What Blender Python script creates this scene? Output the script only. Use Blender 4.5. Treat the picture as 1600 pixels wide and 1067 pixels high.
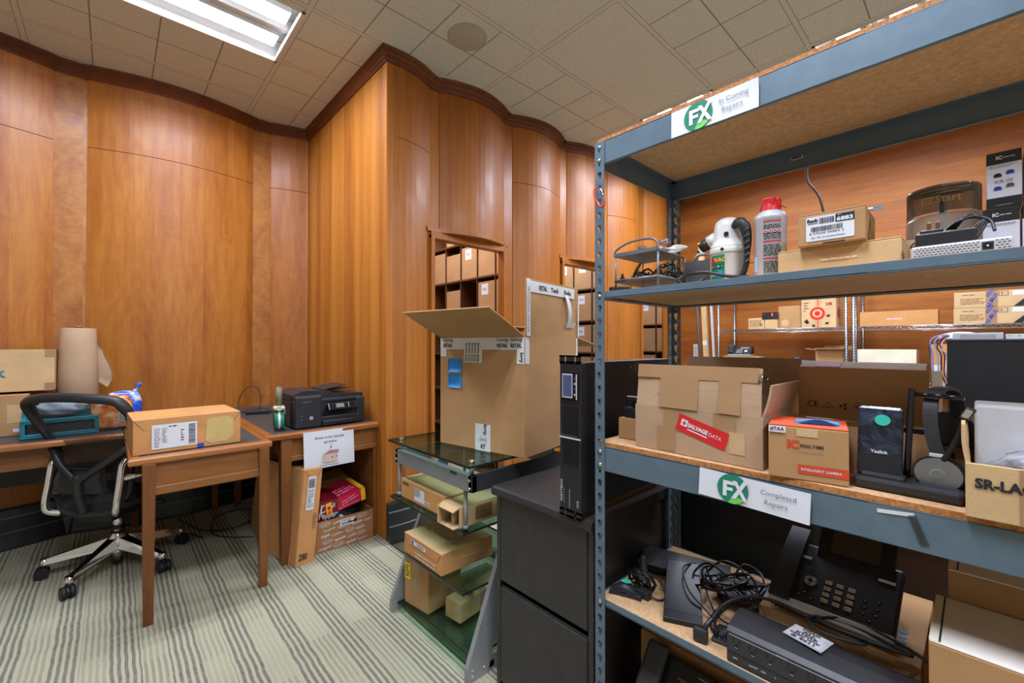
import bpy, bmesh, math, random
from mathutils import Vector, Matrix

for _o in list(bpy.data.objects):
    bpy.data.objects.remove(_o, do_unlink=True)
SC = bpy.context.scene
COL = SC.collection
random.seed(7)
PI = math.pi

# ------------------------------------------------------------------ camera
cam_data = bpy.data.cameras.new('camera')
cam = bpy.data.objects.new('camera', cam_data)
COL.objects.link(cam)
cam_data.sensor_width = 36.0
cam_data.lens = 675.0 / 1600.0 * 36.0
cam_data.clip_start = 0.02
_fw = Vector((0.6794, 0.7338, 0.0)).normalized()
_pitch = math.atan(5.0 / 675.0)
_dir = _fw * math.cos(_pitch) + Vector((0, 0, 1)) * math.sin(_pitch)
cam.location = (0.0, 0.0, 1.25)
cam.rotation_euler = _dir.to_track_quat('-Z', 'Y').to_euler()
SC.camera = cam

# ------------------------------------------------------------------ light and exposure
SC.view_settings.view_transform = 'Standard'
SC.view_settings.look = 'None'
SC.view_settings.gamma = 1.0
SC.view_settings.exposure = 1.74
SC.view_settings.use_curve_mapping = False
world = bpy.data.worlds.new('world')
SC.world = world
world.use_nodes = True
world.node_tree.nodes['Background'].inputs[0].default_value = (0.95, 0.97, 1.0, 1)
world.node_tree.nodes['Background'].inputs[1].default_value = 0.28
TROFFER_LIGHT = 23.0

# ------------------------------------------------------------------ materials
def S(r, g=None, b=None):
    if g is None:
        r, g, b = (int(r[i:i + 2], 16) for i in (0, 2, 4))
    def f(c):
        c = c / 255.0
        return c / 12.92 if c <= 0.04045 else ((c + 0.055) / 1.055) ** 2.4
    return (f(r), f(g), f(b), 1.0)

class NT:
    def __init__(s, name):
        s.m = bpy.data.materials.new(name)
        s.m.use_nodes = True
        s.t = s.m.node_tree
        s.b = s.t.nodes['Principled BSDF']
        s.out = s.t.nodes['Material Output']
    def n(s, typ, **kw):
        nd = s.t.nodes.new(typ)
        for k, v in kw.items():
            setattr(nd, k, v)
        return nd
    def l(s, a, b):
        s.t.links.new(a, b)
    def val(s, sock, v):
        if hasattr(v, 'is_output'):
            s.l(v, sock)
        else:
            sock.default_value = v
    def math(s, op, a, b=0.0, c=None):
        nd = s.n('ShaderNodeMath', operation=op)
        s.val(nd.inputs[0], a); s.val(nd.inputs[1], b)
        if c is not None:
            s.val(nd.inputs[2], c)
        return nd.outputs[0]
    def mix(s, f, a, b):
        nd = s.n('ShaderNodeMix', data_type='RGBA')
        s.val(nd.inputs[0], f); s.val(nd.inputs[6], a); s.val(nd.inputs[7], b)
        return nd.outputs[2]
    def coord(s):
        return s.n('ShaderNodeTexCoord').outputs['Object']
    def mapping(s, v, scale, loc=(0, 0, 0)):
        nd = s.n('ShaderNodeMapping')
        s.l(v, nd.inputs[0])
        nd.inputs['Scale'].default_value = scale
        nd.inputs['Location'].default_value = loc
        return nd.outputs[0]
    def noise(s, v, scale=5, detail=3, rough=0.5, dist=0.0):
        nd = s.n('ShaderNodeTexNoise')
        if v is not None:
            s.l(v, nd.inputs['Vector'])
        nd.inputs['Scale'].default_value = scale
        nd.inputs['Detail'].default_value = detail
        nd.inputs['Roughness'].default_value = rough
        nd.inputs['Distortion'].default_value = dist
        return nd.outputs[0]
    def ramp(s, f, stops):
        nd = s.n('ShaderNodeValToRGB')
        cr = nd.color_ramp
        while len(cr.elements) < len(stops):
            cr.elements.new(0.5)
        for e, (p, c) in zip(cr.elements, stops):
            e.position = p; e.color = c if len(c) == 4 else (*c, 1)
        s.l(f, nd.inputs[0])
        return nd.outputs[0]
    def bump(s, h, strength=0.2, dist=0.01):
        nd = s.n('ShaderNodeBump')
        nd.inputs['Strength'].default_value = strength
        nd.inputs['Distance'].default_value = dist
        s.l(h, nd.inputs['Height'])
        s.l(nd.outputs[0], s.b.inputs['Normal'])
    def fin(s, color=None, rough=None, metal=None, spec=None, coat=None):
        if color is not None: s.val(s.b.inputs['Base Color'], color)
        if rough is not None: s.val(s.b.inputs['Roughness'], rough)
        if metal is not None: s.b.inputs['Metallic'].default_value = metal
        if spec is not None: s.b.inputs['Specular IOR Level'].default_value = spec
        if coat is not None:
            s.b.inputs['Coat Weight'].default_value = coat
            s.b.inputs['Coat Roughness'].default_value = 0.15
        return s.m

def plain(name, col, rough=0.5, metal=0.0, spec=0.5, var=0.06, vs=12.0, coat=None, bump=0.0):
    """solid finish with a little procedural unevenness"""
    t = NT(name)
    c = col
    v = t.noise(t.coord(), vs, 4, 0.6)
    lo = tuple(max(0, x * (1 - var * 1.6)) for x in c[:3]) + (1,)
    hi = tuple(min(1, x * (1 + var * 1.6)) for x in c[:3]) + (1,)
    cc = t.ramp(v, [(0.3, lo), (0.7, hi)])
    if bump:
        t.bump(t.noise(t.coord(), 260, 2), bump, 0.002)
    return t.fin(cc, rough, metal, spec, coat)

def cardboard(name, base, speck=0.10, flute=True, axis=2):
    t = NT(name)
    co = t.coord()
    n1 = t.noise(co, 6, 4, 0.6)
    n2 = t.noise(co, 420, 2, 0.6)
    a = tuple(x * 0.86 for x in base[:3]) + (1,)
    b = tuple(min(1, x * 1.10) for x in base[:3]) + (1,)
    c = t.ramp(n1, [(0.3, a), (0.72, b)])
    d = tuple(x * (1 - 2.6 * speck) for x in base[:3]) + (1,)
    f = t.math('MULTIPLY', t.math('GREATER_THAN', n2, 0.56), 0.5)
    c = t.mix(f, c, d)
    sc = [1.5, 1.5, 1.5]; sc[axis] = 160
    t.bump(t.noise(t.mapping(co, tuple(sc)), 1.0, 1), 0.05, 0.002)
    return t.fin(c, 0.82, 0, 0.25)

def veneer(name, c0, c1, c2, scale=(7, 7, 0.55), band=0.19, figure=1.0, rough=0.46, coat=0.06, spec=0.4, bandvar=0.10, k=(1, 1, 1), flame=0.0):
    """book-matched wood veneer: grain along the axis with the small scale, sheets `band` metres wide"""
    c0, c1, c2 = (tuple(a * b for a, b in zip(c[:3], k)) + (1,) for c in (c0, c1, c2))
    t = NT(name)
    co = t.coord()
    sep = t.n('ShaderNodeSeparateXYZ'); t.l(co, sep.inputs[0])
    if scale[2] <= min(scale[0], scale[1]):
        run = t.math('ADD', sep.outputs[0], sep.outputs[1])
    else:
        run = sep.outputs[2]
    idx = t.math('FLOOR', t.math('DIVIDE', run, band))
    wn = t.n('ShaderNodeTexWhiteNoise', noise_dimensions='1D'); t.l(idx, wn.inputs['W'])
    comb = t.n('ShaderNodeCombineXYZ')
    t.l(t.math('MULTIPLY', wn.outputs[0], 7.0), comb.inputs[0])
    t.l(t.math('MULTIPLY', wn.outputs[0], 3.0), comb.inputs[2])
    va = t.n('ShaderNodeVectorMath', operation='ADD'); t.l(co, va.inputs[0]); t.l(comb.outputs[0], va.inputs[1])
    mp = t.mapping(va.outputs[0], scale)
    broad = t.noise(mp, 0.55, 3, 0.55, 1.2 * figure)
    fine = t.noise(t.mapping(va.outputs[0], tuple(x * 5 for x in scale)), 2.2, 4, 0.6, 0.4)
    rip = t.n('ShaderNodeTexWave', wave_type='BANDS', bands_direction='X')
    t.l(t.mapping(va.outputs[0], (scale[0] * 0.35, scale[1] * 0.35, scale[2] * 2.0)), rip.inputs['Vector'])
    rip.inputs['Scale'].default_value = 2.2
    rip.inputs['Distortion'].default_value = 9.0 * figure
    rip.inputs['Detail'].default_value = 2.5
    rip.inputs['Detail Scale'].default_value = 0.8
    f = t.math('ADD', t.math('MULTIPLY', broad, 0.62), t.math('MULTIPLY', fine, 0.33))
    f = t.math('ADD', f, t.math('MULTIPLY', rip.outputs['Fac'], 0.05))
    f = t.math('ADD', f, t.math('MULTIPLY', t.math('SUBTRACT', wn.outputs[0], 0.5), bandvar))
    if flame:      # book-matched cathedral figure: each pair of sheets mirrors about its joint
        pair = t.math('DIVIDE', run, band * 2)
        loc = t.math('ABSOLUTE', t.math('SUBTRACT', t.math('FRACT', pair), 0.5))
        wp = t.n('ShaderNodeTexWhiteNoise', noise_dimensions='1D'); t.l(t.math('FLOOR', pair), wp.inputs['W'])
        fv = t.n('ShaderNodeCombineXYZ')
        t.l(t.math('MULTIPLY', loc, 2.3), fv.inputs[0])
        t.l(t.math('ADD', t.math('MULTIPLY', sep.outputs[2], 1.15), t.math('MULTIPLY', wp.outputs[0], 0.15)), fv.inputs[2])
        fn = t.noise(fv.outputs[0], 1.0, 2, 0.45, 0.6)
        rings = t.math('SINE', t.math('MULTIPLY', fn, 75.0))
        curl = t.noise(t.mapping(va.outputs[0], (9, 9, 34)), 1.0, 3, 0.6, 1.5)
        f = t.math('ADD', f, t.math('MULTIPLY', rings, flame * 0.30))
        f = t.math('ADD', f, t.math('MULTIPLY', t.math('SUBTRACT', fn, 0.5), flame * 2.6))
        f = t.math('ADD', f, t.math('MULTIPLY', t.math('SUBTRACT', curl, 0.5), flame * 1.5))
    c = t.ramp(f, [(0.28, c0), (0.5, c1), (0.70, c2)])
    t.bump(fine, 0.03, 0.002)
    return t.fin(c, rough, 0, spec, coat)

M = {}
M['wall_wood'] = veneer('wall_veneer', S(158, 88, 34), S(188, 116, 52), S(206, 138, 70), (5, 5, 0.5), 0.19, 1.0, k=(0.70, 0.67, 0.42), flame=0.10)
M['front_wood'] = veneer('front_veneer', S(158, 88, 34), S(188, 116, 52), S(206, 138, 70), (8, 8, 0.4), 0.19, 0.3, k=(0.66, 0.62, 0.36), flame=0.03)
M['block_wood'] = veneer('block_veneer', S(154, 84, 32), S(202, 130, 60), S(222, 158, 84), (13, 13, 0.3), 0.24, 0.3, k=(0.74, 0.70, 0.46))
M['plank_wood'] = veneer('plank_veneer', S(138, 74, 30), S(180, 108, 52), S(206, 138, 76), (0.5, 0.5, 6), 0.26, 0.9, k=(0.74, 0.70, 0.36), rough=0.55, coat=0.0)
M['pilaster_wood'] = veneer('pilaster_veneer', S(150, 88, 42), S(186, 120, 62), S(206, 144, 84), (4, 4, 3.5), 0.5, 1.6, k=(0.70, 0.67, 0.46), flame=0.12)
M['crown_wood'] = veneer('crown_wood', S(78, 36, 12), S(102, 52, 20), S(124, 68, 28), (3, 3, 9), 0.6, 0.4, 0.5)
M['frame_wood'] = veneer('frame_wood', S(150, 84, 36), S(188, 116, 54), S(206, 136, 68), (9, 9, 0.5), 0.6, 0.3, 0.4, k=(0.70, 0.67, 0.42))
M['desk_wood'] = veneer('desk_wood', S(92, 50, 22), S(124, 74, 36), S(148, 94, 48), (9, 9, 0.8), 0.5, 0.4, 0.45, k=(0.78, 0.76, 0.62))
M['desk_rail'] = veneer('desk_rail', S(104, 60, 28), S(142, 90, 44), S(162, 108, 58), (1.2, 1.2, 16), 0.9, 0.4, 0.45, k=(0.80, 0.78, 0.66))
M['desk_edge'] = veneer('desk_edge', S(140, 78, 36), S(172, 106, 54), S(190, 126, 70), (1.2, 8, 8), 0.9, 0.2, 0.26, 0.4, k=(0.82, 0.80, 0.68))
M['dark_wood'] = veneer('dark_wood', S(36, 14, 8), S(54, 24, 14), S(72, 34, 20), (1.0, 1.0, 7), 0.6, 0.5)
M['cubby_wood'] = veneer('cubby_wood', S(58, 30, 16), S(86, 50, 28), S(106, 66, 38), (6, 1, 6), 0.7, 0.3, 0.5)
M['laminate'] = plain('desk_laminate', S(62, 64, 64), 0.42, var=0.12, vs=60)
M['rubber_base'] = plain('rubber_base', S(30, 34, 36), 0.38, var=0.1)
M['base_line'] = plain('base_metal_line', S(150, 156, 160), 0.3, 0.8)  # metal lines running along the rubber baseboard

CB = cardboard('cardboard', S(176, 136, 92))
CB_LIGHT = cardboard('cardboard_pale', S(200, 168, 122))
CB_DARK = cardboard('cardboard_dark', S(138, 102, 66))
CB_GREY = cardboard('cardboard_greyish', S(174, 144, 114))
CB_ORANGE = cardboard('cardboard_orange', S(196, 142, 88))
CB_WHITE = cardboard('cardboard_white', S(222, 216, 204), 0.02)
CB_CREAM = cardboard('cardboard_cream', S(222, 216, 190), 0.03)
KRAFT = cardboard('kraft_paper', S(176, 148, 118), 0.05)
TAPE_TAN = plain('tan_tape', S(158, 124, 88), 0.3, var=0.04)
TAPE_CLEAR = plain('clear_tape', S(190, 158, 118), 0.2, var=0.05)
TAPE_WHITE = plain('white_tape', S(206, 208, 208), 0.3, var=0.05)
BLACK = plain('black_plastic', S(26, 27, 29), 0.42, var=0.1)
BLACK2 = plain('black_satin', S(34, 35, 37), 0.5, var=0.1, vs=30)
BLACKM = plain('black_metal', S(28, 29, 31), 0.45, 0.2, var=0.1, bump=0.08)
GLOSS = plain('gloss_black', S(16, 18, 22), 0.14, var=0.3, vs=30)
RUBBER = plain('black_rubber', S(20, 20, 22), 0.55)
CHAR = plain('charcoal', S(58, 60, 62), 0.5)
GREY = plain('grey_plastic', S(140, 142, 142), 0.45)
LGREY = plain('light_grey', S(190, 194, 198), 0.4, var=0.03)
WHITE = plain('white_plastic', S(226, 226, 222), 0.35, var=0.02)
PAPER = plain('white_paper', S(208, 211, 216), 0.7, var=0.015)
INK = plain('black_ink', S(26, 26, 28), 0.7)
INKG = plain('grey_ink', S(96, 96, 98), 0.7)
STEEL = plain('steel_blue_grey', S(90, 110, 122), 0.45, 0.15, var=0.07, vs=22)
CHROME = plain('chrome', S(220, 222, 224), 0.12, 1.0, var=0.02)
ALU = plain('brushed_aluminium', S(150, 153, 155), 0.42, 0.35, var=0.04)
CHROMED = plain('dull_chrome', S(150, 152, 155), 0.32, 0.9)
WIRE = plain('zinc_wire', S(196, 198, 200), 0.25, 0.9)
RED = plain('red', S(206, 30, 34), 0.42, var=0.04)
PINK = plain('raspberry', S(208, 28, 74), 0.4, var=0.06)
ORANGE = plain('orange_red', S(226, 92, 52), 0.5, var=0.04)
ORANGE2 = plain('print_orange', S(196, 66, 32), 0.6, var=0.04)
YELLOW = plain('yellow', S(236, 200, 36), 0.5)
BLUE = plain('note_blue', S(34, 140, 214), 0.6, var=0.03)
DBLUE = plain('deep_blue', S(34, 70, 176), 0.4)
TEAL = plain('teal', S(24, 120, 132), 0.5)
MINT = plain('mint_sticker', S(44, 178, 152), 0.5)
GREEN = plain('logo_green', S(22, 122, 92), 0.5, var=0.05)
LIME = plain('logo_lime', S(104, 196, 84), 0.5)
PBOARD_EDGE = plain('chipboard_edge', S(170, 112, 58), 0.85, var=0.3, vs=160)

def particle_board(name, base):
    t = NT(name)
    co = t.coord()
    n1 = t.noise(co, 90, 3, 0.7)
    n2 = t.noise(co, 7, 3)
    c = t.ramp(n1, [(0.3, tuple(x * 0.72 for x in base[:3]) + (1,)), (0.7, tuple(min(1, x * 1.12) for x in base[:3]) + (1,))])
    c = t.mix(t.math('MULTIPLY', t.math('GREATER_THAN', n2, 0.6), 0.25), c, tuple(x * 0.8 for x in base[:3]) + (1,))
    return t.fin(c, 0.75, 0, 0.3)
PBOARD = particle_board('particle_board', S(196, 158, 116))

def glass(name, tint, gl=0.5):
    t = NT(name)
    tr = t.n('ShaderNodeBsdfTransparent'); tr.inputs[0].default_value = tint
    gs = t.n('ShaderNodeBsdfGlossy'); gs.inputs['Roughness'].default_value = 0.03
    lw = t.n('ShaderNodeLayerWeight'); lw.inputs[0].default_value = 0.22
    mx = t.n('ShaderNodeMixShader')
    t.l(t.math('ADD', t.math('MULTIPLY', lw.outputs['Fresnel'], gl), 0.03), mx.inputs[0])
    t.l(tr.outputs[0], mx.inputs[1]); t.l(gs.outputs[0], mx.inputs[2])
    t.l(mx.outputs[0], t.out.inputs[0])
    return t.m
GLASS = glass('green_glass', (0.70, 0.88, 0.80, 1), 0.7)
GLASS_EDGE = plain('glass_edge', S(18, 44, 42), 0.15)
CLEAR = glass('clear_plastic', (0.86, 0.87, 0.86, 1), 0.9)
FILM = glass('plastic_film', (0.80, 0.82, 0.84, 1), 1.0)
def frosted(name, col, opac, rough=0.35):
    t = NT(name)
    tr = t.n('ShaderNodeBsdfTransparent')
    t.fin(col, rough)
    mx = t.n('ShaderNodeMixShader'); mx.inputs[0].default_value = opac
    t.l(tr.outputs[0], mx.inputs[1]); t.l(t.b.outputs[0], mx.inputs[2])
    t.l(mx.outputs[0], t.out.inputs[0])
    return t.m
FROST = frosted('frosted_plastic', S(214, 210, 200), 0.62)
BANDM = frosted('printed_band', S(92, 92, 66), 0.80)
SMOKE = glass('smoked_plastic', (0.30, 0.34, 0.28, 1), 0.8)

def emit(name, col, strength):
    t = NT(name)
    e = t.n('ShaderNodeEmission')
    e.inputs[0].default_value = col; e.inputs[1].default_value = strength
    t.l(e.outputs[0], t.out.inputs[0])
    return t.m

def mesh_weave():
    """chair mesh: fine woven cords with open gaps"""
    t = NT('mesh_weave')
    co = t.coord()
    sep = t.n('ShaderNodeSeparateXYZ'); t.l(co, sep.inputs[0])
    a = t.math('FRACT', t.math('MULTIPLY', t.math('ADD', sep.outputs[0], t.math('MULTIPLY', sep.outputs[2], 0.35)), 105.0))
    hole = t.math('GREATER_THAN', a, 0.52)
    tr = t.n('ShaderNodeBsdfTransparent')
    mx = t.n('ShaderNodeMixShader')
    t.l(t.math('MULTIPLY', hole, 0.92), mx.inputs[0])
    t.fin(S(24, 24, 26), 0.5)
    t.l(t.b.outputs[0], mx.inputs[1]); t.l(tr.outputs[0], mx.inputs[2])
    t.l(mx.outputs[0], t.out.inputs[0])
    return t.m
WEAVE = mesh_weave()

def carpet():
    t = NT('carpet')
    co = t.coord()
    wob = t.noise(t.mapping(co, (2, 9, 1)), 1.0, 2)
    sep = t.n('ShaderNodeSeparateXYZ'); t.l(co, sep.inputs[0])
    x = t.math('ADD', sep.outputs[0], t.math('MULTIPLY', t.math('SUBTRACT', wob, 0.5), 0.012))
    u = t.math('DIVIDE', x, 0.176)
    fu = t.math('FRACT', u)
    grp = t.math('LESS_THAN', fu, 0.52)
    lines = t.math('SINE', t.math('MULTIPLY', u, 2 * PI * 8.2))
    ln = t.math('MULTIPLY', t.math('GREATER_THAN', lines, -0.05), t.math('ADD', 0.55, t.math('MULTIPLY', t.noise(t.mapping(co, (3, 40, 1)), 1.0, 2), 0.8)))
    dk = t.math('MULTIPLY', grp, ln)
    seg = t.math('FLOOR', t.math('DIVIDE', sep.outputs[1], 0.16))
    cl = t.math('FLOOR', u)
    wn = t.n('ShaderNodeTexWhiteNoise', noise_dimensions='2D')
    cb = t.n('ShaderNodeCombineXYZ'); t.l(seg, cb.inputs[0]); t.l(cl, cb.inputs[1]); t.l(cb.outputs[0], wn.inputs['Vector'])
    faint = t.math('MULTIPLY', t.math('MULTIPLY', t.math('GREATER_THAN', t.math('SINE', t.math('MULTIPLY', u, 2 * PI * 9.0)), 0.0), t.math('SUBTRACT', 1.0, grp)),
                   t.math('ADD', 0.12, t.math('MULTIPLY', wn.outputs[0], 0.42)))
    pile = t.noise(co, 330, 3, 0.7)
    base = t.ramp(pile, [(0.25, S(152, 148, 122)), (0.75, S(200, 196, 168))])
    big = t.noise(co, 1.6, 3)
    base = t.mix(t.math('MULTIPLY', big, 0.3), base, S(158, 164, 138))
    c = t.mix(t.math('MULTIPLY', dk, 0.75), base, S(88, 88, 84))
    c = t.mix(faint, c, S(104, 106, 92))
    t.bump(t.math('ADD', pile, t.math('MULTIPLY', lines, 0.2)), 0.5, 0.004)
    return t.fin(c, 0.95, 0, 0.1)
M['carpet'] = carpet()

def ceiling_mat():
    t = NT('ceiling_tiles')
    co = t.coord()
    sep = t.n('ShaderNodeSeparateXYZ'); t.l(co, sep.inputs[0])
    def near(v, off, per, half):
        a = t.math('FRACT', t.math('ADD', t.math('DIVIDE', t.math('SUBTRACT', v, off), per), 0.5))
        return t.math('LESS_THAN', t.math('ABSOLUTE', t.math('SUBTRACT', a, 0.5)), half / per)
    X_, Y_ = sep.outputs[0], sep.outputs[1]
    smooth_row = t.math('MULTIPLY', t.math('MULTIPLY', t.math('GREATER_THAN', Y_, 1.335), t.math('LESS_THAN', Y_, 1.95)), t.math('LESS_THAN', X_, 3.27))
    score = t.math('MAXIMUM', near(X_, 0.81, 0.305, 0.004), near(Y_, 0.725, 0.305, 0.004))
    score = t.math('MULTIPLY', score, t.math('SUBTRACT', 1.0, smooth_row))
    bar = t.math('MAXIMUM', near(X_, 0.81, 1.22, 0.013), near(Y_, 0.725, 0.61, 0.013))
    wide = t.math('MAXIMUM', near(X_, 0.81, 1.22, 0.017), near(Y_, 0.725, 0.61, 0.017))
    n = t.noise(co, 150, 3, 0.65)
    n2 = t.noise(co, 2.2, 2)
    base = t.ramp(n, [(0.30, S(160, 160, 154)), (0.42, S(203, 206, 200)), (0.7, S(212, 215, 210))])
    base = t.mix(t.math('MULTIPLY', n2, 0.25), base, S(196, 198, 190))
    c = t.mix(t.math('MULTIPLY', t.math('MAXIMUM', score, wide), 0.75), base, S(112, 108, 100))
    c = t.mix(bar, c, S(204, 204, 198))
    t.bump(t.math('MULTIPLY', n, 1.0), 0.35, 0.006)
    return t.fin(c, 0.9, 0, 0.15)
M['ceiling'] = ceiling_mat()

# ------------------------------------------------------------------ mesh builder
_TXT = {}
def text_mesh(txt, bold=0.0, shear=0.0, res=2):
    k = (txt, bold, shear)
    if k not in _TXT:
        c = bpy.data.curves.new('lettering', 'FONT')
        c.body = txt; c.size = 1.0; c.offset = bold; c.shear = shear
        c.resolution_u = res
        c.align_x = 'CENTER'; c.align_y = 'CENTER'
        o = bpy.data.objects.new('lettering', c)
        COL.objects.link(o)
        bpy.context.view_layer.update()
        me = bpy.data.meshes.new_from_object(o.evaluated_get(bpy.context.evaluated_depsgraph_get()))
        vs = [v.co.copy() for v in me.vertices]
        fs = [tuple(p.vertices) for p in me.polygons]
        bpy.data.objects.remove(o, do_unlink=True)
        bpy.data.curves.remove(c); bpy.data.meshes.remove(me)
        xs = [v.x for v in vs] or [0]; ys = [v.y for v in vs] or [0]
        _TXT[k] = (vs, fs, (min(xs), max(xs), min(ys), max(ys)))
    return _TXT[k]

def frame_from(axis):
    a = Vector(axis).normalized()
    h = Vector((0, 0, 1)) if abs(a.z) < 0.95 else Vector((1, 0, 0))
    x = a.cross(h).normalized(); y = a.cross(x).normalized()
    return x, y, a

def smooth_path(pts, n=6, closed=False):
    P = [Vector(p) for p in pts]
    out = []
    N = len(P)
    rng = range(N) if closed else range(N - 1)
    for i in rng:
        if closed:
            p0, p1, p2, p3 = P[i - 1], P[i], P[(i + 1) % N], P[(i + 2) % N]
        else:
            p0, p1, p2, p3 = P[max(i - 1, 0)], P[i], P[i + 1], P[min(i + 2, N - 1)]
        for k in range(n):
            t = k / n
            out.append(0.5 * ((2 * p1) + (-p0 + p2) * t + (2 * p0 - 5 * p1 + 4 * p2 - p3) * t * t + (-p0 + 3 * p1 - 3 * p2 + p3) * t ** 3))
    if not closed:
        out.append(P[-1])
    return out

class MB:
    def __init__(s):
        s.v = []; s.f = []; s.mi = []; s.sm = []; s.mats = []
    def add(s, vs, fs, mat, smooth=False, X=None):
        if mat not in s.mats: s.mats.append(mat)
        k = s.mats.index(mat); b = len(s.v)
        for p in vs:
            p = Vector(p)
            s.v.append(X @ p if X is not None else p)
        for f in fs:
            s.f.append(tuple(b + i for i in f)); s.mi.append(k); s.sm.append(smooth)
        return s
    def box(s, x0, x1, y0, y1, z0, z1, mat, bev=0.0, X=None, seg=2, only_vertical=False, taper=1.0):
        bm = bmesh.new()
        cx, cy = (x0 + x1) / 2, (y0 + y1) / 2
        hx, hy = abs(x1 - x0) / 2, abs(y1 - y0) / 2
        q = [bm.verts.new((cx + sx * hx * (taper if z == z0 else 1), cy + sy * hy * (taper if z == z0 else 1), z)) for z in (z0, z1) for sx, sy in ((-1, -1), (1, -1), (1, 1), (-1, 1))]
        for f in ((3, 2, 1, 0), (4, 5, 6, 7), (0, 1, 5, 4), (1, 2, 6, 5), (2, 3, 7, 6), (3, 0, 4, 7)):
            bm.faces.new([q[i] for i in f])
        if bev > 0:
            ed = [e for e in bm.edges if (not only_vertical) or abs(e.verts[0].co.z - e.verts[1].co.z) > 1e-6]
            bmesh.ops.bevel(bm, geom=ed, offset=bev, segments=seg, affect='EDGES', profile=0.5)
        bm.verts.index_update()
        s.add([v.co.copy() for v in bm.verts], [tuple(v.index for v in f.verts) for f in bm.faces], mat, False, X)
        bm.free()
        return s
    def quad(s, a, b, c, d, mat, X=None):
        return s.add([a, b, c, d], [(0, 1, 2, 3)], mat, False, X)
    def poly(s, pts, mat, X=None):
        return s.add(pts, [tuple(range(len(pts)))], mat, False, X)
    def prism(s, poly, z0, z1, mat, X=None, smooth=False):
        n = len(poly)
        vs = [(p[0], p[1], z0) for p in poly] + [(p[0], p[1], z1) for p in poly]
        s.add(vs, [tuple(reversed(range(n))), tuple(range(n, 2 * n))], mat, False, X)
        return s.add(vs, [(i, (i + 1) % n, n + (i + 1) % n, n + i) for i in range(n)], mat, smooth, X)
    def cyl(s, p0, p1, r0, mat, r1=None, n=16, caps=True, X=None):
        r1 = r0 if r1 is None else r1
        p0, p1 = Vector(p0), Vector(p1)
        x, y, a = frame_from(p1 - p0)
        vs = []
        for p, r in ((p0, r0), (p1, r1)):
            for i in range(n):
                t = 2 * PI * i / n
                vs.append(p + x * (r * math.cos(t)) + y * (r * math.sin(t)))
        s.add(vs, [(i, (i + 1) % n, n + (i + 1) % n, n + i) for i in range(n)], mat, True, X)
        if caps:
            s.add(vs, [tuple(reversed(range(n))), tuple(range(n, 2 * n))], mat, False, X)
        return s
    def tube(s, pts, r, mat, n=8, closed=False, X=None, flat=1.0):
        P = [Vector(p) for p in pts]
        N = len(P)
        rr = r if isinstance(r, (list, tuple)) else [r] * N
        T = []
        for i in range(N):
            a = P[(i + 1) % N] if (closed or i < N - 1) else P[i]
            b = P[i - 1] if (closed or i > 0) else P[i]
            d = a - b
            T.append(d.normalized() if d.length > 1e-9 else Vector((0, 0, 1)))
        x, y, _ = frame_from(T[0])
        vs = []
        for i in range(N):
            t = T[i]
            x = (x - t * x.dot(t))
            x = x.normalized() if x.length > 1e-6 else frame_from(t)[0]
            y = t.cross(x)
            for k in range(n):
                a = 2 * PI * k / n
                vs.append(P[i] + x * (rr[i] * math.cos(a)) + y * (rr[i] * flat * math.sin(a)))
        fs = []
        for i in range(N if closed else N - 1):
            j = (i + 1) % N
            for k in range(n):
                m = (k + 1) % n
                fs.append((i * n + k, i * n + m, j * n + m, j * n + k))
        s.add(vs, fs, mat, True, X)
        if not closed:
            s.add(vs[:n], [tuple(reversed(range(n)))], mat, False, X)
            s.add(vs[-n:], [tuple(range(n))], mat, False, X)
        return s
    def lathe(s, prof, mat, n=28, X=None, c=(0, 0, 0)):
        vs = []
        for r, z in prof:
            for i in range(n):
                t = 2 * PI * i / n
                vs.append((c[0] + r * math.cos(t), c[1] + r * math.sin(t), c[2] + z))
        fs = []
        for j in range(len(prof) - 1):
            for i in range(n):
                k = (i + 1) % n
                fs.append((j * n + i, j * n + k, (j + 1) * n + k, (j + 1) * n + i))
        return s.add(vs, fs, mat, True, X)
    def grid(s, fn, nu, nv, mat, smooth=True, X=None, thick=None):
        vs = [fn(i / nu, j / nv) for j in range(nv + 1) for i in range(nu + 1)]
        w = nu + 1
        fs = [(j * w + i, j * w + i + 1, (j + 1) * w + i + 1, (j + 1) * w + i) for j in range(nv) for i in range(nu)]
        if thick is None:
            return s.add(vs, fs, mat, smooth, X)
        vs = [Vector(v) for v in vs]
        off = [v + Vector(thick) for v in vs]
        s.add(vs, fs, mat, smooth, X)
        s.add(off, [tuple(reversed(f)) for f in fs], mat, smooth, X)
        ring = [i for i in range(w)] + [j * w + nu for j in range(1, nv + 1)] + [nv * w + i for i in range(nu - 1, -1, -1)] + [j * w for j in range(nv - 1, 0, -1)]
        K = len(vs); L = len(ring)
        return s.add(vs + off, [(ring[i], ring[(i + 1) % L], K + ring[(i + 1) % L], K + ring[i]) for i in range(L)], mat, False, X)
    def sweep(s, path, prof, mat, closed_prof=True, smooth=False):
        """carry a profile [(offset, z)] along a 2-D path; offset is to the right of travel"""
        P = [Vector((p[0], p[1])) for p in path]
        N = len(P); vs = []; n = len(prof)
        for i in range(N):
            d0 = (P[i] - P[i - 1]).normalized() if i > 0 else None
            d1 = (P[i + 1] - P[i]).normalized() if i < N - 1 else None
            if d0 is None: d0 = d1
            if d1 is None: d1 = d0
            n0 = Vector((d0.y, -d0.x)); n1 = Vector((d1.y, -d1.x))
            m = (n0 + n1).normalized(); k = 1.0 / max(0.35, m.dot(n0))
            for o, z in prof:
                q = P[i] + m * (o * k)
                vs.append((q.x, q.y, z))
        fs = []
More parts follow.
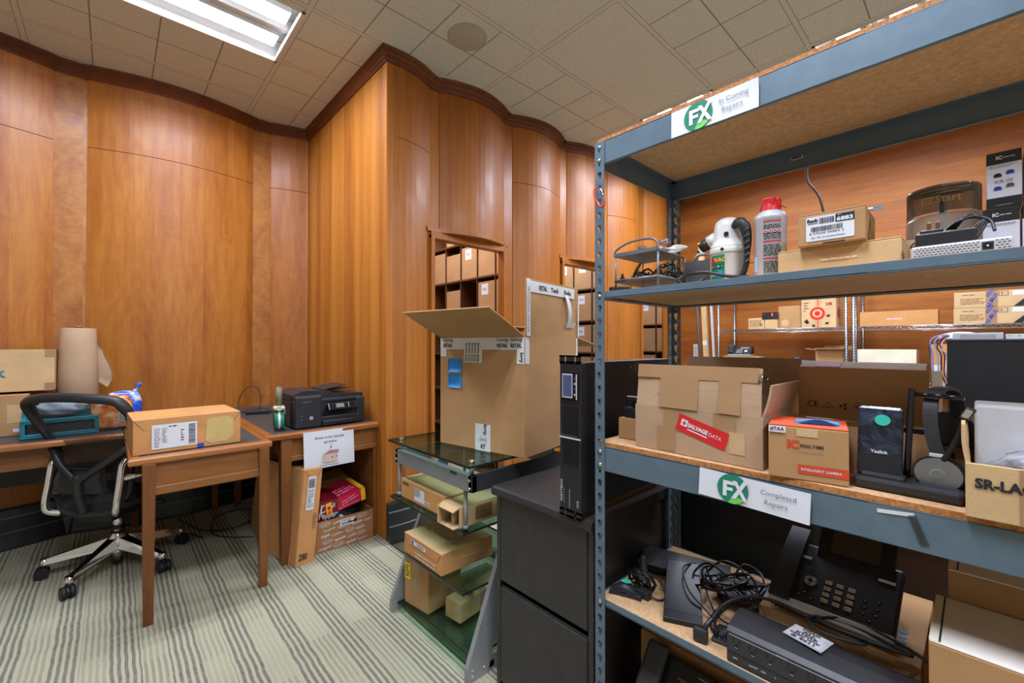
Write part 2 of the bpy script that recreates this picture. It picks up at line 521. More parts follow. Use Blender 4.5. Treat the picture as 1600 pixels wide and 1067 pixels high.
        for i in range(N - 1):
            for k in range(n if closed_prof else n - 1):
                l = (k + 1) % n
                fs.append((i * n + k, i * n + l, (i + 1) * n + l, (i + 1) * n + k))
        s.add(vs, fs, mat, smooth)
        if closed_prof:
            s.add(vs[:n], [tuple(range(n))], mat); s.add(vs[-n:], [tuple(reversed(range(n)))], mat)
        return s
    def text(s, txt, o, size, mat, r=(1, 0, 0), u=(0, 0, 1), bold=0.0, width=None, shear=0.0, X=None, lift=0.0005):
        vs, fs, (a, b, c, d) = text_mesh(txt, bold, shear)
        r = Vector(r).normalized(); u = Vector(u).normalized(); nrm = r.cross(u)
        o = Vector(o)
        sx = size if width is None else width / max(1e-6, b - a)
        mx, my = (a + b) / 2, (c + d) / 2
        return s.add([o + r * ((v.x - mx) * sx) + u * ((v.y - my) * size) + nrm * lift for v in vs], fs, mat, False, X)
    def rect(s, o, w, h, mat, r=(1, 0, 0), u=(0, 0, 1), lift=0.0004, X=None, round_=0.0):
        r = Vector(r).normalized(); u = Vector(u).normalized(); nrm = r.cross(u); o = Vector(o) + nrm * lift
        if round_ <= 0:
            pts = [o - r * w / 2 - u * h / 2, o + r * w / 2 - u * h / 2, o + r * w / 2 + u * h / 2, o - r * w / 2 + u * h / 2]
        else:
            pts = []
            for (sx, sy, a0) in ((1, -1, -90), (1, 1, 0), (-1, 1, 90), (-1, -1, 180)):
                for k in range(5):
                    a = math.radians(a0 + 22.5 * k)
                    pts.append(o + r * (sx * (w / 2 - round_) + round_ * math.cos(a)) + u * (sy * (h / 2 - round_) + round_ * math.sin(a)))
        return s.poly(pts, mat, X)
    def disc(s, o, rad, mat, r=(1, 0, 0), u=(0, 0, 1), lift=0.0004, n=28, X=None, ry=None):
        r = Vector(r).normalized(); u = Vector(u).normalized(); nrm = r.cross(u); o = Vector(o) + nrm * lift
        return s.poly([o + r * (rad * math.cos(2 * PI * k / n)) + u * ((ry or rad) * math.sin(2 * PI * k / n)) for k in range(n)], mat, X)
    def scribble(s, o, w, h, rows, mat, r=(1, 0, 0), u=(0, 0, 1), lift=0.0006, seed=1, X=None, fill=0.8, dens=None):
        """fine print too small to read: short bars in rows"""
        rnd = random.Random(seed)
        r = Vector(r).normalized(); u = Vector(u).normalized(); o = Vector(o)
        rh = h / rows
        for k in range(rows):
            y = h / 2 - rh * (k + 0.5)
            x = -w / 2; end = w / 2 * (1 if rnd.random() < 0.6 else rnd.uniform(0.2, 0.9))
            while x < end - rh * 0.5:
                L = min(rnd.uniform(0.5, 2.6) * rh, end - x)
                s.rect(o + r * (x + L / 2) + u * y, L, rh * 0.42, mat, r, u, lift, X)
                x += L + rh * 0.35
        return s
    def barcode(s, o, w, h, mat, r=(1, 0, 0), u=(0, 0, 1), lift=0.0007, seed=3, X=None, n=22):
        rnd = random.Random(seed)
        r = Vector(r).normalized(); o = Vector(o)
        x = -w / 2; st = w / n
        while x < w / 2 - st * 0.5:
            L = st * rnd.choice((0.35, 0.5, 0.9))
            s.rect(o + r * (x + L / 2), L, h, mat, r, u, lift, X)
            x += L + st * rnd.choice((0.35, 0.6))
        return s
    def build(s, name, parent=None, loc=None, rot=None):
        me = bpy.data.meshes.new(name)
        me.from_pydata([tuple(v) for v in s.v], [], s.f)
        for m in s.mats: me.materials.append(m)
        me.polygons.foreach_set('material_index', s.mi)
        me.polygons.foreach_set('use_smooth', s.sm)
        me.update()
        bm = bmesh.new(); bm.from_mesh(me)
        bmesh.ops.remove_doubles(bm, verts=bm.verts, dist=1e-6)
        bmesh.ops.recalc_face_normals(bm, faces=[f for f in bm.faces]) if False else None
        bm.to_mesh(me); bm.free()
        o = bpy.data.objects.new(name, me)
        COL.objects.link(o)
        if parent is not None: o.parent = parent
        if loc is not None: o.location = loc
        if rot is not None: o.rotation_euler = rot
        return o

def tag(o, label, cat, group=None):
    o['label'] = label; o['category'] = cat
    if group: o['group'] = group
    return o
def thing(name, label, cat, loc=(0, 0, 0), rz=0.0, group=None, rot=None):
    o = bpy.data.objects.new(name, None)
    o.empty_display_size = 0.05
    COL.objects.link(o)
    o.location = loc
    o.rotation_euler = rot if rot is not None else (0, 0, rz)
    return tag(o, label, cat, group)
def struct(name, mb):
    o = mb.build(name); o['kind'] = 'structure'
    return o
def solo(name, mb, label, cat, loc=(0, 0, 0), rz=0.0, group=None, rot=None):
    o = mb.build(name, None, loc, rot if rot is not None else (0, 0, rz))
    return tag(o, label, cat, group)
def lab(o, text):
    o['label'] = text
    return o
def dup(root, loc, rz, label, group=None):
    r = root.copy(); COL.objects.link(r)
    r.location = loc; r.rotation_euler = (0, 0, rz)
    r['label'] = label
    if group: r['group'] = group
    for ch in list(root.children):
        c = ch.copy(); COL.objects.link(c); c.parent = r
        for g in list(ch.children):
            d = g.copy(); COL.objects.link(d); d.parent = c
    return r

R90 = -PI / 2      # turn a local front (-y) to face the room (-X world)
def TR(x, y, z, rz=0.0, rx=0.0, ry=0.0):
    return Matrix.Translation((x, y, z)) @ Matrix.Rotation(rz, 4, 'Z') @ Matrix.Rotation(rx, 4, 'X') @ Matrix.Rotation(ry, 4, 'Y')

# ------------------------------------------------------------------ the room
H = 3.15
X_BLOCK = 1.285        # left face of the projecting block
Y_LEFT = 4.13          # wavy wall of the alcove, flat level
Y_FRONT = 2.605        # wavy front wall, flat level
X_FAR = 5.45           # planked wall behind the wire racks

mb = MB(); mb.box(-3.2, X_FAR + 1.0, -3.2, 4.85, -0.05, 0.0, M['carpet'])
struct('floor', mb)
# ceiling with real openings for the recessed lights
TROFFERS = [(-0.41, 2.605, 'double-lens ceiling light over the desk alcove'),
            (3.265, 1.335, 'narrow sliver of ceiling light seen left of the incoming repairs sign'),
            (3.265, 0.115, 'ceiling light seen over the shelf top right of the incoming repairs sign'),
            (-0.41, 0.115, 'ceiling light above the camera'),
            (-0.41, -1.75, 'ceiling light behind the camera'),
            (1.42, -1.2, 'ceiling light above the right end of the steel shelf'),
            (1.45, 3.2, 'ceiling light in the back room behind the corner opening'),
            (3.0, 3.2, 'ceiling light in the back room behind the middle opening'),
            (4.55, 3.2, 'ceiling light in the back room behind the farthest opening')]
TL, TW = 1.215, 0.60
xs = sorted({-3.2, X_FAR + 1.0} | {a for x, y, l in TROFFERS for a in (x, x + TL)})
ys = sorted({-3.2, 4.85} | {a for x, y, l in TROFFERS for a in (y, y + TW)})
mb = MB()
for x0, x1 in zip(xs[:-1], xs[1:]):
    for y0, y1 in zip(ys[:-1], ys[1:]):
        cx, cy = (x0 + x1) / 2, (y0 + y1) / 2
        if not any(x < cx < x + TL and y < cy < y + TW for x, y, l in TROFFERS):
            mb.box(x0, x1, y0, y1, H, H + 0.02, M['ceiling'])
struct('ceiling', mb)

def bow(x0, x1, y, depth, n=14):
    """a panel bowing toward the room"""
    return [(x0 + (x1 - x0) * k / n, y - depth * math.sin(PI * k / n) ** 0.9) for k in range(n + 1)]

def wall_run(pieces, z0, z1, back):
    """solid wall pieces from (path, material, z0, z1)"""
    mb = MB()
    for path, mat, a, b in pieces:
        poly = list(path) + [(path[-1][0], back), (path[0][0], back)]
        mb.prism(poly, a, b, mat)
    return mb

# --- left wall (alcove)
left = []
segs = [(-1.27, -0.29, 'b'), (-0.29, -0.13, 'p'), (-0.13, 0.862, 'b'), (0.862, 1.0, 'p'), (1.0, 1.98, 'b')]
segs = [(-2.43, -1.43, 'b'), (-1.43, -1.27, 'p')] + segs
segs = [(-3.2, -2.59, 'b'), (-2.59, -2.43, 'p')] + segs
pieces = []; left_path = []
for x0, x1, k in segs:
    if k == 'p':
        path = [(x0, Y_LEFT + 0.02), (x1, Y_LEFT + 0.02)]
        pieces.append((path, M['pilaster_wood'], 0, H))
    else:
        path = bow(x0, x1, Y_LEFT + 0.012, 0.105)
        if x1 > 1.3:
            path = [p for p in path if p[0] < X_BLOCK + 0.03]
        pieces.append((path, M['wall_wood'], 0, 2.602))
        pieces.append((path, M['wall_wood'], 2.606, H))
    left_path += path
struct('wall_left', wall_run(pieces, 0, H, Y_LEFT + 0.35))

# --- block side face and the front wall with its three openings
mb = MB()
mb.box(X_BLOCK, X_BLOCK + 0.09, Y_FRONT - 0.036, Y_LEFT + 0.3, 0.0, H, M['block_wood'])
struct('wall_block', mb)

OPEN = [(1.640, 2.345), (3.045, 3.715), (4.425, 5.07)]
HEAD = 2.03
front = [(1.285, 1.640, 'h'), (1.640, 1.725, 'o'), (1.725, 2.345, 'B'), (2.345, 2.445, 'p'), (2.445, 3.045, 'b'), (3.045, 3.14, 'o'),
         (3.14, 3.715, 'B'), (3.715, 3.80, 'p'), (3.80, 4.425, 'b'), (4.425, 4.51, 'o'), (4.51, 5.07, 'B'), (5.07, X_FAR + 0.1, 'p')]
pieces = []; front_path = []
for x0, x1, k in front:
    if k == 'h':
        path = [(x0 + 0.003 + (x1 - x0 - 0.003) * i / 8, Y_FRONT - 0.012 - 0.03 * math.sin(PI * i / 8) - 0.02 * (1 - i / 8) + 0.035 * (i / 8)) for i in range(9)]
        pieces.append((path, M['front_wood'], 0, 2.602)); pieces.append((path, M['front_wood'], 2.606, H))
    elif k == 'o':
        path = [(x0, Y_FRONT + 0.03), (x1, Y_FRONT + 0.03)]
        pieces.append((path, M['frame_wood'], HEAD + 0.045, H))
    elif k == 'p':
        path = [(x0, Y_FRONT + 0.03), (x1, Y_FRONT + 0.03)]
        pieces.append((path, M['frame_wood'], 0, H))
    else:
        path = bow(x0, x1, Y_FRONT + 0.025, 0.085)
        lo = HEAD + 0.045 if k == 'B' else 0
        if lo == 0:
            pieces.append((path, M['front_wood'], 0, 2.602)); pieces.append((path, M['front_wood'], 2.606, H))
        else:
            pieces.append((path, M['front_wood'], lo, H))
    front_path += path
struct('wall_front', wall_run(pieces, 0, H, Y_FRONT + 0.065))

# frames of the three openings with a bowed ledge on top
for i, (x0, x1) in enumerate(OPEN):
    mb = MB()
    F = M['frame_wood']
    mb.box(x0, x0 + 0.03, Y_FRONT - 0.005, Y_FRONT + 0.07, 0, HEAD, F, 0.004)
    mb.box(x1 - 0.026, x1, Y_FRONT - 0.005, Y_FRONT + 0.07, 0, HEAD, F, 0.004)
    mb.box(x0, x1, Y_FRONT - 0.003, Y_FRONT + 0.07, HEAD - 0.03, HEAD + 0.02, F, 0.004)
    lp = [(x0 - 0.03, Y_FRONT + 0.0)] + [(a, b - 0.022) for a, b in bow(x0 + 0.07, x1, Y_FRONT + 0.025, 0.085)] + [(x1 + 0.03, Y_FRONT + 0.0)]
    mb.prism(lp + [(x1 + 0.03, Y_FRONT + 0.10), (x0 - 0.03, Y_FRONT + 0.10)], HEAD + 0.02, HEAD + 0.05, F)
    struct('door_%d' % (i + 1), mb)

# --- planked far wall
mb = MB()
mb.box(X_FAR, X_FAR + 0.15, -3.2, Y_FRONT + 0.3, 0, 2.20, M['plank_wood'])
mb.box(X_FAR - 0.012, X_FAR + 0.15, -3.2, Y_FRONT + 0.3, 2.204, 2.42, M['plank_wood'])
mb.box(X_FAR, X_FAR + 0.15, -3.2, Y_FRONT + 0.3, 2.424, H, M['plank_wood'])
struct('wall_far', mb)

# --- the sides of the room behind the camera
PAINT = plain('painted_wall', S(206, 196, 178), 0.7, var=0.02)
mb = MB(); mb.box(-3.35, -3.2, -3.2, Y_LEFT + 0.3, 0, H, PAINT)
struct('wall_rear_left', mb)
mb = MB(); mb.box(-3.2, X_FAR + 0.15, -3.35, -3.2, 0, H, PAINT)
struct('wall_rear', mb)

# --- back room behind the openings
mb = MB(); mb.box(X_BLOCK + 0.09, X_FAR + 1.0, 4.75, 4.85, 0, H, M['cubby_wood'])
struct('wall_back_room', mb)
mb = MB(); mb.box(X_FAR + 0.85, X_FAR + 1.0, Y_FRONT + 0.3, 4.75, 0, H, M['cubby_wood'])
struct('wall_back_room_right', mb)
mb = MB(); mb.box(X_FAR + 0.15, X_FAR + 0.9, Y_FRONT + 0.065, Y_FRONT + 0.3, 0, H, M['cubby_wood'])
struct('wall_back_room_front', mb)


# --- crown moulding (three steps) and rubber baseboard with ridges
crown = [(0.0, H - 0.082), (0.009, H - 0.082), (0.012, H - 0.072), (0.020, H - 0.066), (0.023, H - 0.046), (0.033, H - 0.038), (0.036, H - 0.012), (0.046, H), (0.0, H)]
mb = MB()
lp = [p for p in left_path if p[0] < X_BLOCK - 0.001] + [(X_BLOCK, Y_LEFT - 0.09)]
mb.sweep(lp, crown, M['crown_wood'])
struct('trim_1', mb)
mb = MB()
fp = [(X_BLOCK, Y_LEFT + 0.02)] + [(X_BLOCK, Y_FRONT - 0.032)] + front_path[1:]
mb.sweep(fp, crown, M['crown_wood'])
struct('trim_2', mb)
base = [(0.0, 0.0), (0.075, 0.0), (0.075, 0.012), (0.06, 0.10), (0.056, 0.105), (0.048, 0.185), (0.044, 0.19), (0.034, 0.235), (0.0, 0.24)]
ridge = lambda o, z: [(o, z), (o + 0.010, z), (o + 0.010, z + 0.005), (o, z + 0.007)]
def baseboard(name, path):
    mb = MB()
    mb.sweep(path, base, M['rubber_base'])
    for o, z in ((0.052, 0.102), (0.040, 0.187), (0.028, 0.212)):
        mb.sweep(path, ridge(o, z), M['base_line'])
    struct(name, mb)
baseboard('baseboard_left', lp)
baseboard('baseboard_front', [p for p in front_path if 1.285 <= p[0] <= 1.64])
baseboard('baseboard_front_middle', [p for p in front_path if 2.35 <= p[0] <= 3.04])
baseboard('baseboard_front_right', [p for p in front_path if 3.72 <= p[0] <= 4.42])

# ------------------------------------------------------------------ ceiling fittings
DIFF = emit('lamp_diffuser', (0.93, 0.985, 1.17, 1), TROFFER_LIGHT)
TROF = plain('troffer_white', S(205, 205, 202), 0.5, var=0.02)
def troffer(x0, y0, label):
    """recessed housing above the tile plane with two long lenses between sloped white reflectors"""
    t = thing('ceiling_light', label, 'ceiling light', (x0, y0, H), 0, 'recessed ceiling lights')
    L, W, D = TL, TW, 0.085
    m = MB()
    for (a, b, c, d) in ((0, L, 0, 0.018), (0, L, W - 0.018, W), (0, 0.018, 0, W), (L - 0.018, L, 0, W)):
        m.box(a, b, c, d, -0.004, 0.022, TROF, 0.001)
    m.build('frame', t)
    m = MB()
    m.box(0.0, L, 0.0, W, D, D + 0.01, TROF)
    for (a, b, c, d) in ((0, L, -0.004, 0.004), (0, L, W - 0.004, W + 0.004), (-0.004, 0.004, 0, W), (L - 0.004, L + 0.004, 0, W)):
        m.box(a, b, c, d, 0.02, D, TROF)
    Xp = Matrix(((0, 0, 1, 0.0), (1, 0, 0, 0), (0, 1, 0, 0), (0, 0, 0, 1)))
    m.prism([(0.0, 0.022), (0.012, 0.02), (0.105, 0.072), (0.105, D), (0.0, D)], 0.0, L, TROF, Xp)
    m.prism([(W, 0.022), (W - 0.012, 0.02), (W - 0.105, 0.072), (W - 0.105, D), (W, D)], 0.0, L, TROF, Xp)
    m.prism([(W / 2 - 0.014, 0.034), (W / 2 + 0.014, 0.034), (W / 2 + 0.055, 0.074), (W / 2 + 0.055, D), (W / 2 - 0.055, D), (W / 2 - 0.055, 0.074)], 0.0, L, TROF, Xp)
    m.build('reflector', t)
    for yc in (0.172, W - 0.172):
        m = MB()
        m.prism([(yc - 0.070, 0.074), (yc - 0.060, 0.034), (yc - 0.03, 0.033), (yc + 0.03, 0.033), (yc + 0.060, 0.034), (yc + 0.070, 0.074)], 0.03, L - 0.045, TROF, Xp)
        m.quad((0.034, yc - 0.058, 0.0322), (L - 0.049, yc - 0.058, 0.0322), (L - 0.049, yc + 0.058, 0.0322), (0.034, yc + 0.058, 0.0322), DIFF)
        m.build('lamp_lens', t)
    return t
for x, y, l in TROFFERS:
    troffer(x, y, l)

m = MB()
m.lathe([(0.0, -0.004), (0.10, -0.004), (0.105, -0.002), (0.118, -0.006), (0.121, 0.0), (0.12, 0.001)], plain('speaker_grille', S(170, 166, 158), 0.8, var=0.05, vs=300))
solo('ceiling_speaker', m, 'round perforated grey speaker grille set in a ceiling tile', 'speaker', (1.60, 2.135, H))

# ------------------------------------------------------------------ desks
def table_top(mb, x0, x1, y0, y1, z=0.75, edge=0.028, th=0.032, sides='flr'):
    """wood nosing round a laminate field"""
    E_ = M['desk_edge']
    nose = [(0.0, z - th), (0.006, z - th), (0.010, z - th + 0.008), (0.010, z - 0.010), (0.006, z - 0.002), (0.0, z), (-edge, z), (-edge, z - th)]
    path = []
    if 'l' in sides: path += [(x0, y1), (x0, y0)]
    else: path += [(x0, y0)]
    path += [(x1, y0)]
    if 'r' in sides: path += [(x1, y1)]
    if 'l' in sides or 'r' in sides or True:
        mb.sweep(path, [(-o, zz) for o, zz in nose][::-1] if False else nose, E_)
    mb.box(x0 + edge * ('l' in sides), x1 - edge * ('r' in sides), y0 + edge, y1, z - 0.02, z - 0.0012, M['laminate'])
    return mb

def leg_post(x, y, z, s=0.048, s2=0.036):
    m = MB(); m.box(x, x + s, y, y + s, 0.0, z, M['desk_wood'], 0.003, taper=s2 / s)
    return m

# near desk with the long parcel
t = thing('desk', 'wooden desk with dark top and tapered legs under the long parcel with barcodes', 'desk', (0, 0, 0))
m = MB(); table_top(m, 0.062, 0.606, 2.515, 4.02); m.build('desktop', t)
m = MB()
m.box(0.135, 0.575, 2.530, 2.548, 0.595, 0.718, M['desk_rail'])
m.box(0.135, 0.575, 2.520, 2.550, 0.570, 0.612, M['desk_rail'], 0.006)
m.box(0.128, 0.14, 2.56, 3.95, 0.665, 0.718, M['desk_wood'])
m.box(0.562, 0.576, 2.56, 3.95, 0.62, 0.718, M['desk_wood'])
m.build('apron', t)
for x, y in ((0.100, 2.505), (0.556, 2.505), (0.10, 3.93), (0.556, 3.93)):
    leg_post(x, y, 0.718).build('leg', t)

# corner desk with the printer
t = thing('desk', 'wooden corner desk with dark top carrying the black printer', 'desk', (0, 0, 0))
m = MB(); table_top(m, 0.628, 1.272, 2.662, 4.02, 0.748, sides='fl'); m.build('desktop', t)
m = MB()
m.box(0.74, 1.26, 2.695, 2.712, 0.60, 0.716, M['desk_rail'])
m.box(0.74, 1.28, 2.682, 2.714, 0.578, 0.612, M['desk_rail'], 0.006)
m.box(0.70, 0.715, 2.72, 3.95, 0.62, 0.716, M['desk_wood'])
m.build('apron', t)
for x, y in ((0.700, 2.668), (0.70, 3.93)):
    leg_post(x, y, 0.716, 0.058, 0.044).build('leg', t)
m = MB(); m.box(1.258, 1.280, 2.69, 3.98, 0.0, 0.716, M['desk_wood'], 0.002); m.build('side_panel', t)

# wall desk behind the office chair
t = thing('desk', 'wooden wall desk behind the office chair holding stacked cartons', 'desk', (0, 0, 0))
m = MB(); table_top(m, -2.3, 0.050, 3.285, 4.02, 0.75, sides='f'); m.build('desktop', t)
m = MB()
m.box(-2.3, 0.045, 3.375, 3.393, 0.60, 0.718, M['desk_rail'])
m.build('apron', t)
for x, y in ((-2.28, 3.31), (-1.0, 3.32), (-2.28, 3.93), (-0.005, 3.93)):
    leg_post(x, y, 0.718).build('leg', t)
m = MB(); m.box(-2.3, 0.05, 3.93, 3.945, 0.40, 0.718, plain('dark_panel_black', S(24, 24, 26), 0.5)); m.build('dark_panel', t)  # plain dark upright sheet across the back of the space under the desktop

# ------------------------------------------------------------------ office chair
t = thing('office_chair', 'black mesh-back office chair with chrome arms and star base at the wall desk', 'office chair', (0.03, 3.31, 0), -PI / 4)
ZB = [(0.365, 0.10, -0.185), (0.38, 0.144, -0.18), (0.42, 0.178, -0.172), (0.477, 0.20, -0.164), (0.56, 0.2, -0.156), (0.64, 0.20, -0.155), (0.72, 0.215, -0.17), (0.78, 0.235, -0.194), (0.88, 0.262, -0.235), (0.94, 0.252, -0.268), (0.968, 0.215, -0.282)]
def back_at(z):
    for (a, b) in zip(ZB[:-1], ZB[1:]):
        if a[0] <= z <= b[0]:
            k = (z - a[0]) / (b[0] - a[0])
            return a[1] + (b[1] - a[1]) * k, a[2] + (b[2] - a[2]) * k
    return ZB[-1][1], ZB[-1][2]
right = [(w, y + 0.03 * (w / 0.25), z) for z, w, y in ZB]
loop = [(0.0, -0.192, 0.362)] + right + [(0.11, -0.29, 0.982), (0, -0.292, 0.986), (-0.11, -0.29, 0.982)] + [(-p[0], p[1], p[2]) for p in reversed(right)]
loopS = smooth_path(loop, 4, True)
m = MB()
rad = [0.017 + 0.012 * max(0.0, min(1.0, (p.z - 0.74) / 0.2)) for p in loopS]
m.tube(loopS, rad, BLACK2, 10, True, flat=0.8)
m.build('backrest_frame', t)
m = MB()
def wv(u, v):
    z = 0.37 + (0.972 - 0.37) * v
    w, y = back_at(z)
    x = (2 * u - 1) * (w - 0.006)
    return (x, y + 0.03 * (abs(x) / 0.25) ** 2 * (w / 0.25) - 0.004, z)
m.grid(wv, 16, 26, WEAVE)
m.build('backrest_mesh', t)
m = MB()
for sx in (-1, 1):
    m.tube(smooth_path([(sx * 0.208, -0.165, 0.705), (sx * 0.12, -0.205, 0.63), (sx * 0.03, -0.225, 0.565), (0, -0.225, 0.53)], 5), 0.013, BLACK2, 8, flat=1.3)
m.tube(smooth_path([(0, -0.225, 0.575), (0, -0.222, 0.50), (0, -0.205, 0.43), (0, -0.19, 0.372)], 5), [0.017] * 16, BLACK2, 8, flat=1.2)
m.build('spine_bracket', t)
m = MB()
m.grid(lambda u, v: ((2 * u - 1) * 0.15 * (1 - 0.2 * v), -0.205 - 0.012 * math.sin(PI * v), 0.475 + 0.13 * v), 8, 6, BLACK2, thick=(0, 0.012, 0))
m.build('lumbar_pad', t)
m = MB()
def seat(u, v):
    x = (2 * u - 1) * (0.245 - 0.03 * (1 - v)); y = -0.17 + 0.46 * v
    return (x, y, 0.425 - 0.018 * (1 - abs(2 * u - 1) ** 2) - 0.05 * max(0, (v - 0.75) / 0.25) ** 2)
m.grid(seat, 10, 12, BLACK2, thick=(0, 0, -0.03))
m.build('seat', t)
m = MB()
m.box(-0.10, 0.10, -0.14, 0.12, 0.30, 0.385, BLACKM, 0.02)
m.cyl((0.10, 0.03, 0.36), (0.24, 0.03, 0.36), 0.01, BLACKM)
m.build('tilt_mechanism', t)
for sx in (-1, 1):
    a = MB()
    a.tube(smooth_path([(sx * 0.15, -0.165, 0.362), (sx * 0.185, -0.20, 0.385), (sx * 0.193, -0.205, 0.43), (sx * 0.193, -0.19, 0.52), (sx * 0.193, -0.175, 0.615), (sx * 0.20, -0.155, 0.645)], 5), 0.018, CHROME, 10)
    arm = a.build('arm_upright', t)
    a = MB()
    a.tube(smooth_path([(sx * 0.198, -0.17, 0.55), (sx * 0.245, -0.13, 0.56), (sx * 0.268, -0.05, 0.575), (sx * 0.268, 0.02, 0.61)], 5), 0.017, CHROME, 10)
    a.build('arm_bracket', t)
    a = MB()
    a.box(sx * 0.268 - 0.045, sx * 0.268 + 0.045, -0.10, 0.18, 0.615, 0.65, BLACK2, 0.016)
    a.build('armrest', t)
m = MB()
m.cyl((0, 0, 0.025), (0, 0, 0.06), 0.022, RUBBER)
m.cyl((0, 0, 0.06), (0, 0, 0.11), 0.024, CHROME)
m.lathe([(0.0, 0.205), (0.03, 0.205), (0.034, 0.19), (0.05, 0.165), (0.054, 0.13), (0.045, 0.105), (0.0, 0.10)], CHROME, 20)
m.cyl((0, 0, 0.2), (0, 0, 0.31), 0.024, CHROME)
m.cyl((0, 0, 0.215), (0, 0, 0.235), 0.027, BLACK)
m.build('gas_lift', t)
for k in range(5):
    ang = math.radians(45 + 90 + 72 * k)     # first arm points at the wall
    ca, sa = math.cos(ang), math.sin(ang)
    l = MB()
    Mx = TR(0, 0, 0, ang)
    l.add([Mx @ Vector(p) for p in [(0.03, -0.032, 0.115), (0.03, 0.032, 0.115), (0.03, 0.024, 0.175), (0.03, -0.024, 0.175),
                                    (0.305, -0.017, 0.075), (0.305, 0.017, 0.075), (0.305, 0.011, 0.103), (0.305, -0.011, 0.103)]],
          [(0, 1, 2, 3), (4, 7, 6, 5), (0, 4, 5, 1), (1, 5, 6, 2), (2, 6, 7, 3), (3, 7, 4, 0)], CHROME)
    l.cyl(Mx @ Vector((0.305, 0, 0.062)), Mx @ Vector((0.305, 0, 0.106)), 0.017, CHROME)
    leg = l.build('base_leg', t)
    c = MB()
    sw = ang + 0.6 * ((k % 3) - 1) + 0.3
    d = Vector((math.cos(sw + PI / 2), math.sin(sw + PI / 2), 0)); o = Mx @ Vector((0.315, 0, 0.031))
    for s_ in (-1, 1):
        c.cyl(o + d * (s_ * 0.006), o + d * (s_ * 0.026), 0.030, RUBBER, n=20)
    c.cyl(o - d * 0.012, o + d * 0.012, 0.024, BLACK, n=16)
    c.cyl(o, o + Vector((0, 0, 0.04)), 0.006, BLACK)
    c.build('caster', leg)

# ------------------------------------------------------------------ glass equipment stand
t = thing('glass_stand', 'four-tier glass and aluminium equipment stand carrying the tall open carton', 'stand', (0, 0, 0))
def pane(name, x0, x1, y0, y1, z, th=0.009):
    m = MB()
    m.box(x0, x1, y0, y1, z - th, z, GLASS)
    e = MB()
    w = 0.0012
    for (a, b, c, d) in ((x0 - w, x0, y0, y1), (x1, x1 + w, y0, y1), (x0, x1, y0 - w, y0), (x0, x1, y1, y1 + w)):
        e.box(a, b, c, d, z - th, z, GLASS_EDGE)
    p = m.build(name, t); e.build('edge', p)
pane('glass_shelf', 0.955, 1.56, 1.262, 1.888, 0.806)
pane('glass_shelf', 0.968, 1.40, 1.318, 1.888, 0.541)
pane('glass_shelf', 0.968, 1.43, 1.318, 1.888, 0.316)
pane('glass_shelf', 0.985, 1.52, 1.325, 1.850, 0.050)
m = MB()
BEAM = plain('grey_beam', S(124, 127, 130), 0.45, 0.1, var=0.04)
m.box(0.978, 1.002, 1.275, 1.862, 0.700, 0.762, BEAM, 0.001)
m.box(1.478, 1.502, 1.275, 1.862, 0.700, 0.762, BEAM, 0.001)
m.box(0.978, 1.502, 1.275, 1.297, 0.700, 0.762, plain('dark_beam', S(70, 72, 75), 0.4, 0.5), 0.001)
m.box(0.978, 1.502, 1.84, 1.862, 0.700, 0.762, BEAM, 0.001)
fr = m.build('frame', t)
m = MB()
m.rect((0.978, 1.392, 0.752), 0.045, 0.012, plain('badge', S(96, 99, 102), 0.3, 0.8), (0, -1, 0))
m.build('badge', fr)
for yy in (1.274, 1.838):
    for zz in (0.715, 0.745):
        m = MB(); m.cyl((0.973, yy + 0.012, zz), (0.979, yy + 0.012, zz), 0.006, CHROME)
        m.build('bolt', fr)
for x, y in ((0.998, 1.302), (0.998, 1.84), (1.46, 1.31), (1.46, 1.84)):
    m = MB()
    m.cyl((x, y, 0.762), (x, y, 0.797), 0.009, ALU); m.cyl((x, y, 0.806), (x, y, 0.815), 0.012, CHROME)
    m.build('glass_support', t)
for x, y in ((1.002, 1.345), (1.002, 1.862), (1.38, 1.345), (1.38, 1.862)):
    m = MB()
    m.cyl((x, y, 0.541), (x, y, 0.70), 0.008, ALU); m.cyl((x, y, 0.545), (x, y, 0.556), 0.013, ALU); m.cyl((x, y, 0.522), (x, y, 0.532), 0.012, GLASS_EDGE)
    m.build('hanger_rod', t)
for y in (1.288, 1.875):
    m = MB()
    m.prism([(0.962, 0.0), (1.06, 0.0), (1.075, 0.06), (1.30, 0.70), (1.235, 0.70), (0.962, 0.055)], y - 0.010, y + 0.010, ALU,
            Matrix(((1, 0, 0, 0), (0, 0, 1, 0), (0, 1, 0, 0), (0, 0, 0, 1))))
    m.prism([(1.06, 0.0), (1.40, 0.0), (1.40, 0.035), (1.075, 0.06)], y - 0.008, y + 0.008, ALU,
            Matrix(((1, 0, 0, 0), (0, 0, 1, 0), (0, 1, 0, 0), (0, 0, 0, 1))))
    for (bx, bz) in ((0.985, 0.022), (0.985, 0.045), (1.04, 0.03)):
        for s_ in (-1, 1):
            m.cyl((bx, y, bz), (bx, y + s_ * 0.0125, bz), 0.005, CHROME, n=10)
    m.build('side_leg', t)
for (a, b, c, d) in ((1.30, 1.32, 0.262, 0.300), (1.385, 1.40, 0.005, 0.035), (1.05, 1.09, 0.012, 0.036)):
    m = MB(); m.box(a, b, 1.28, 1.88, c, d, ALU); m.build('cross_rail', t)

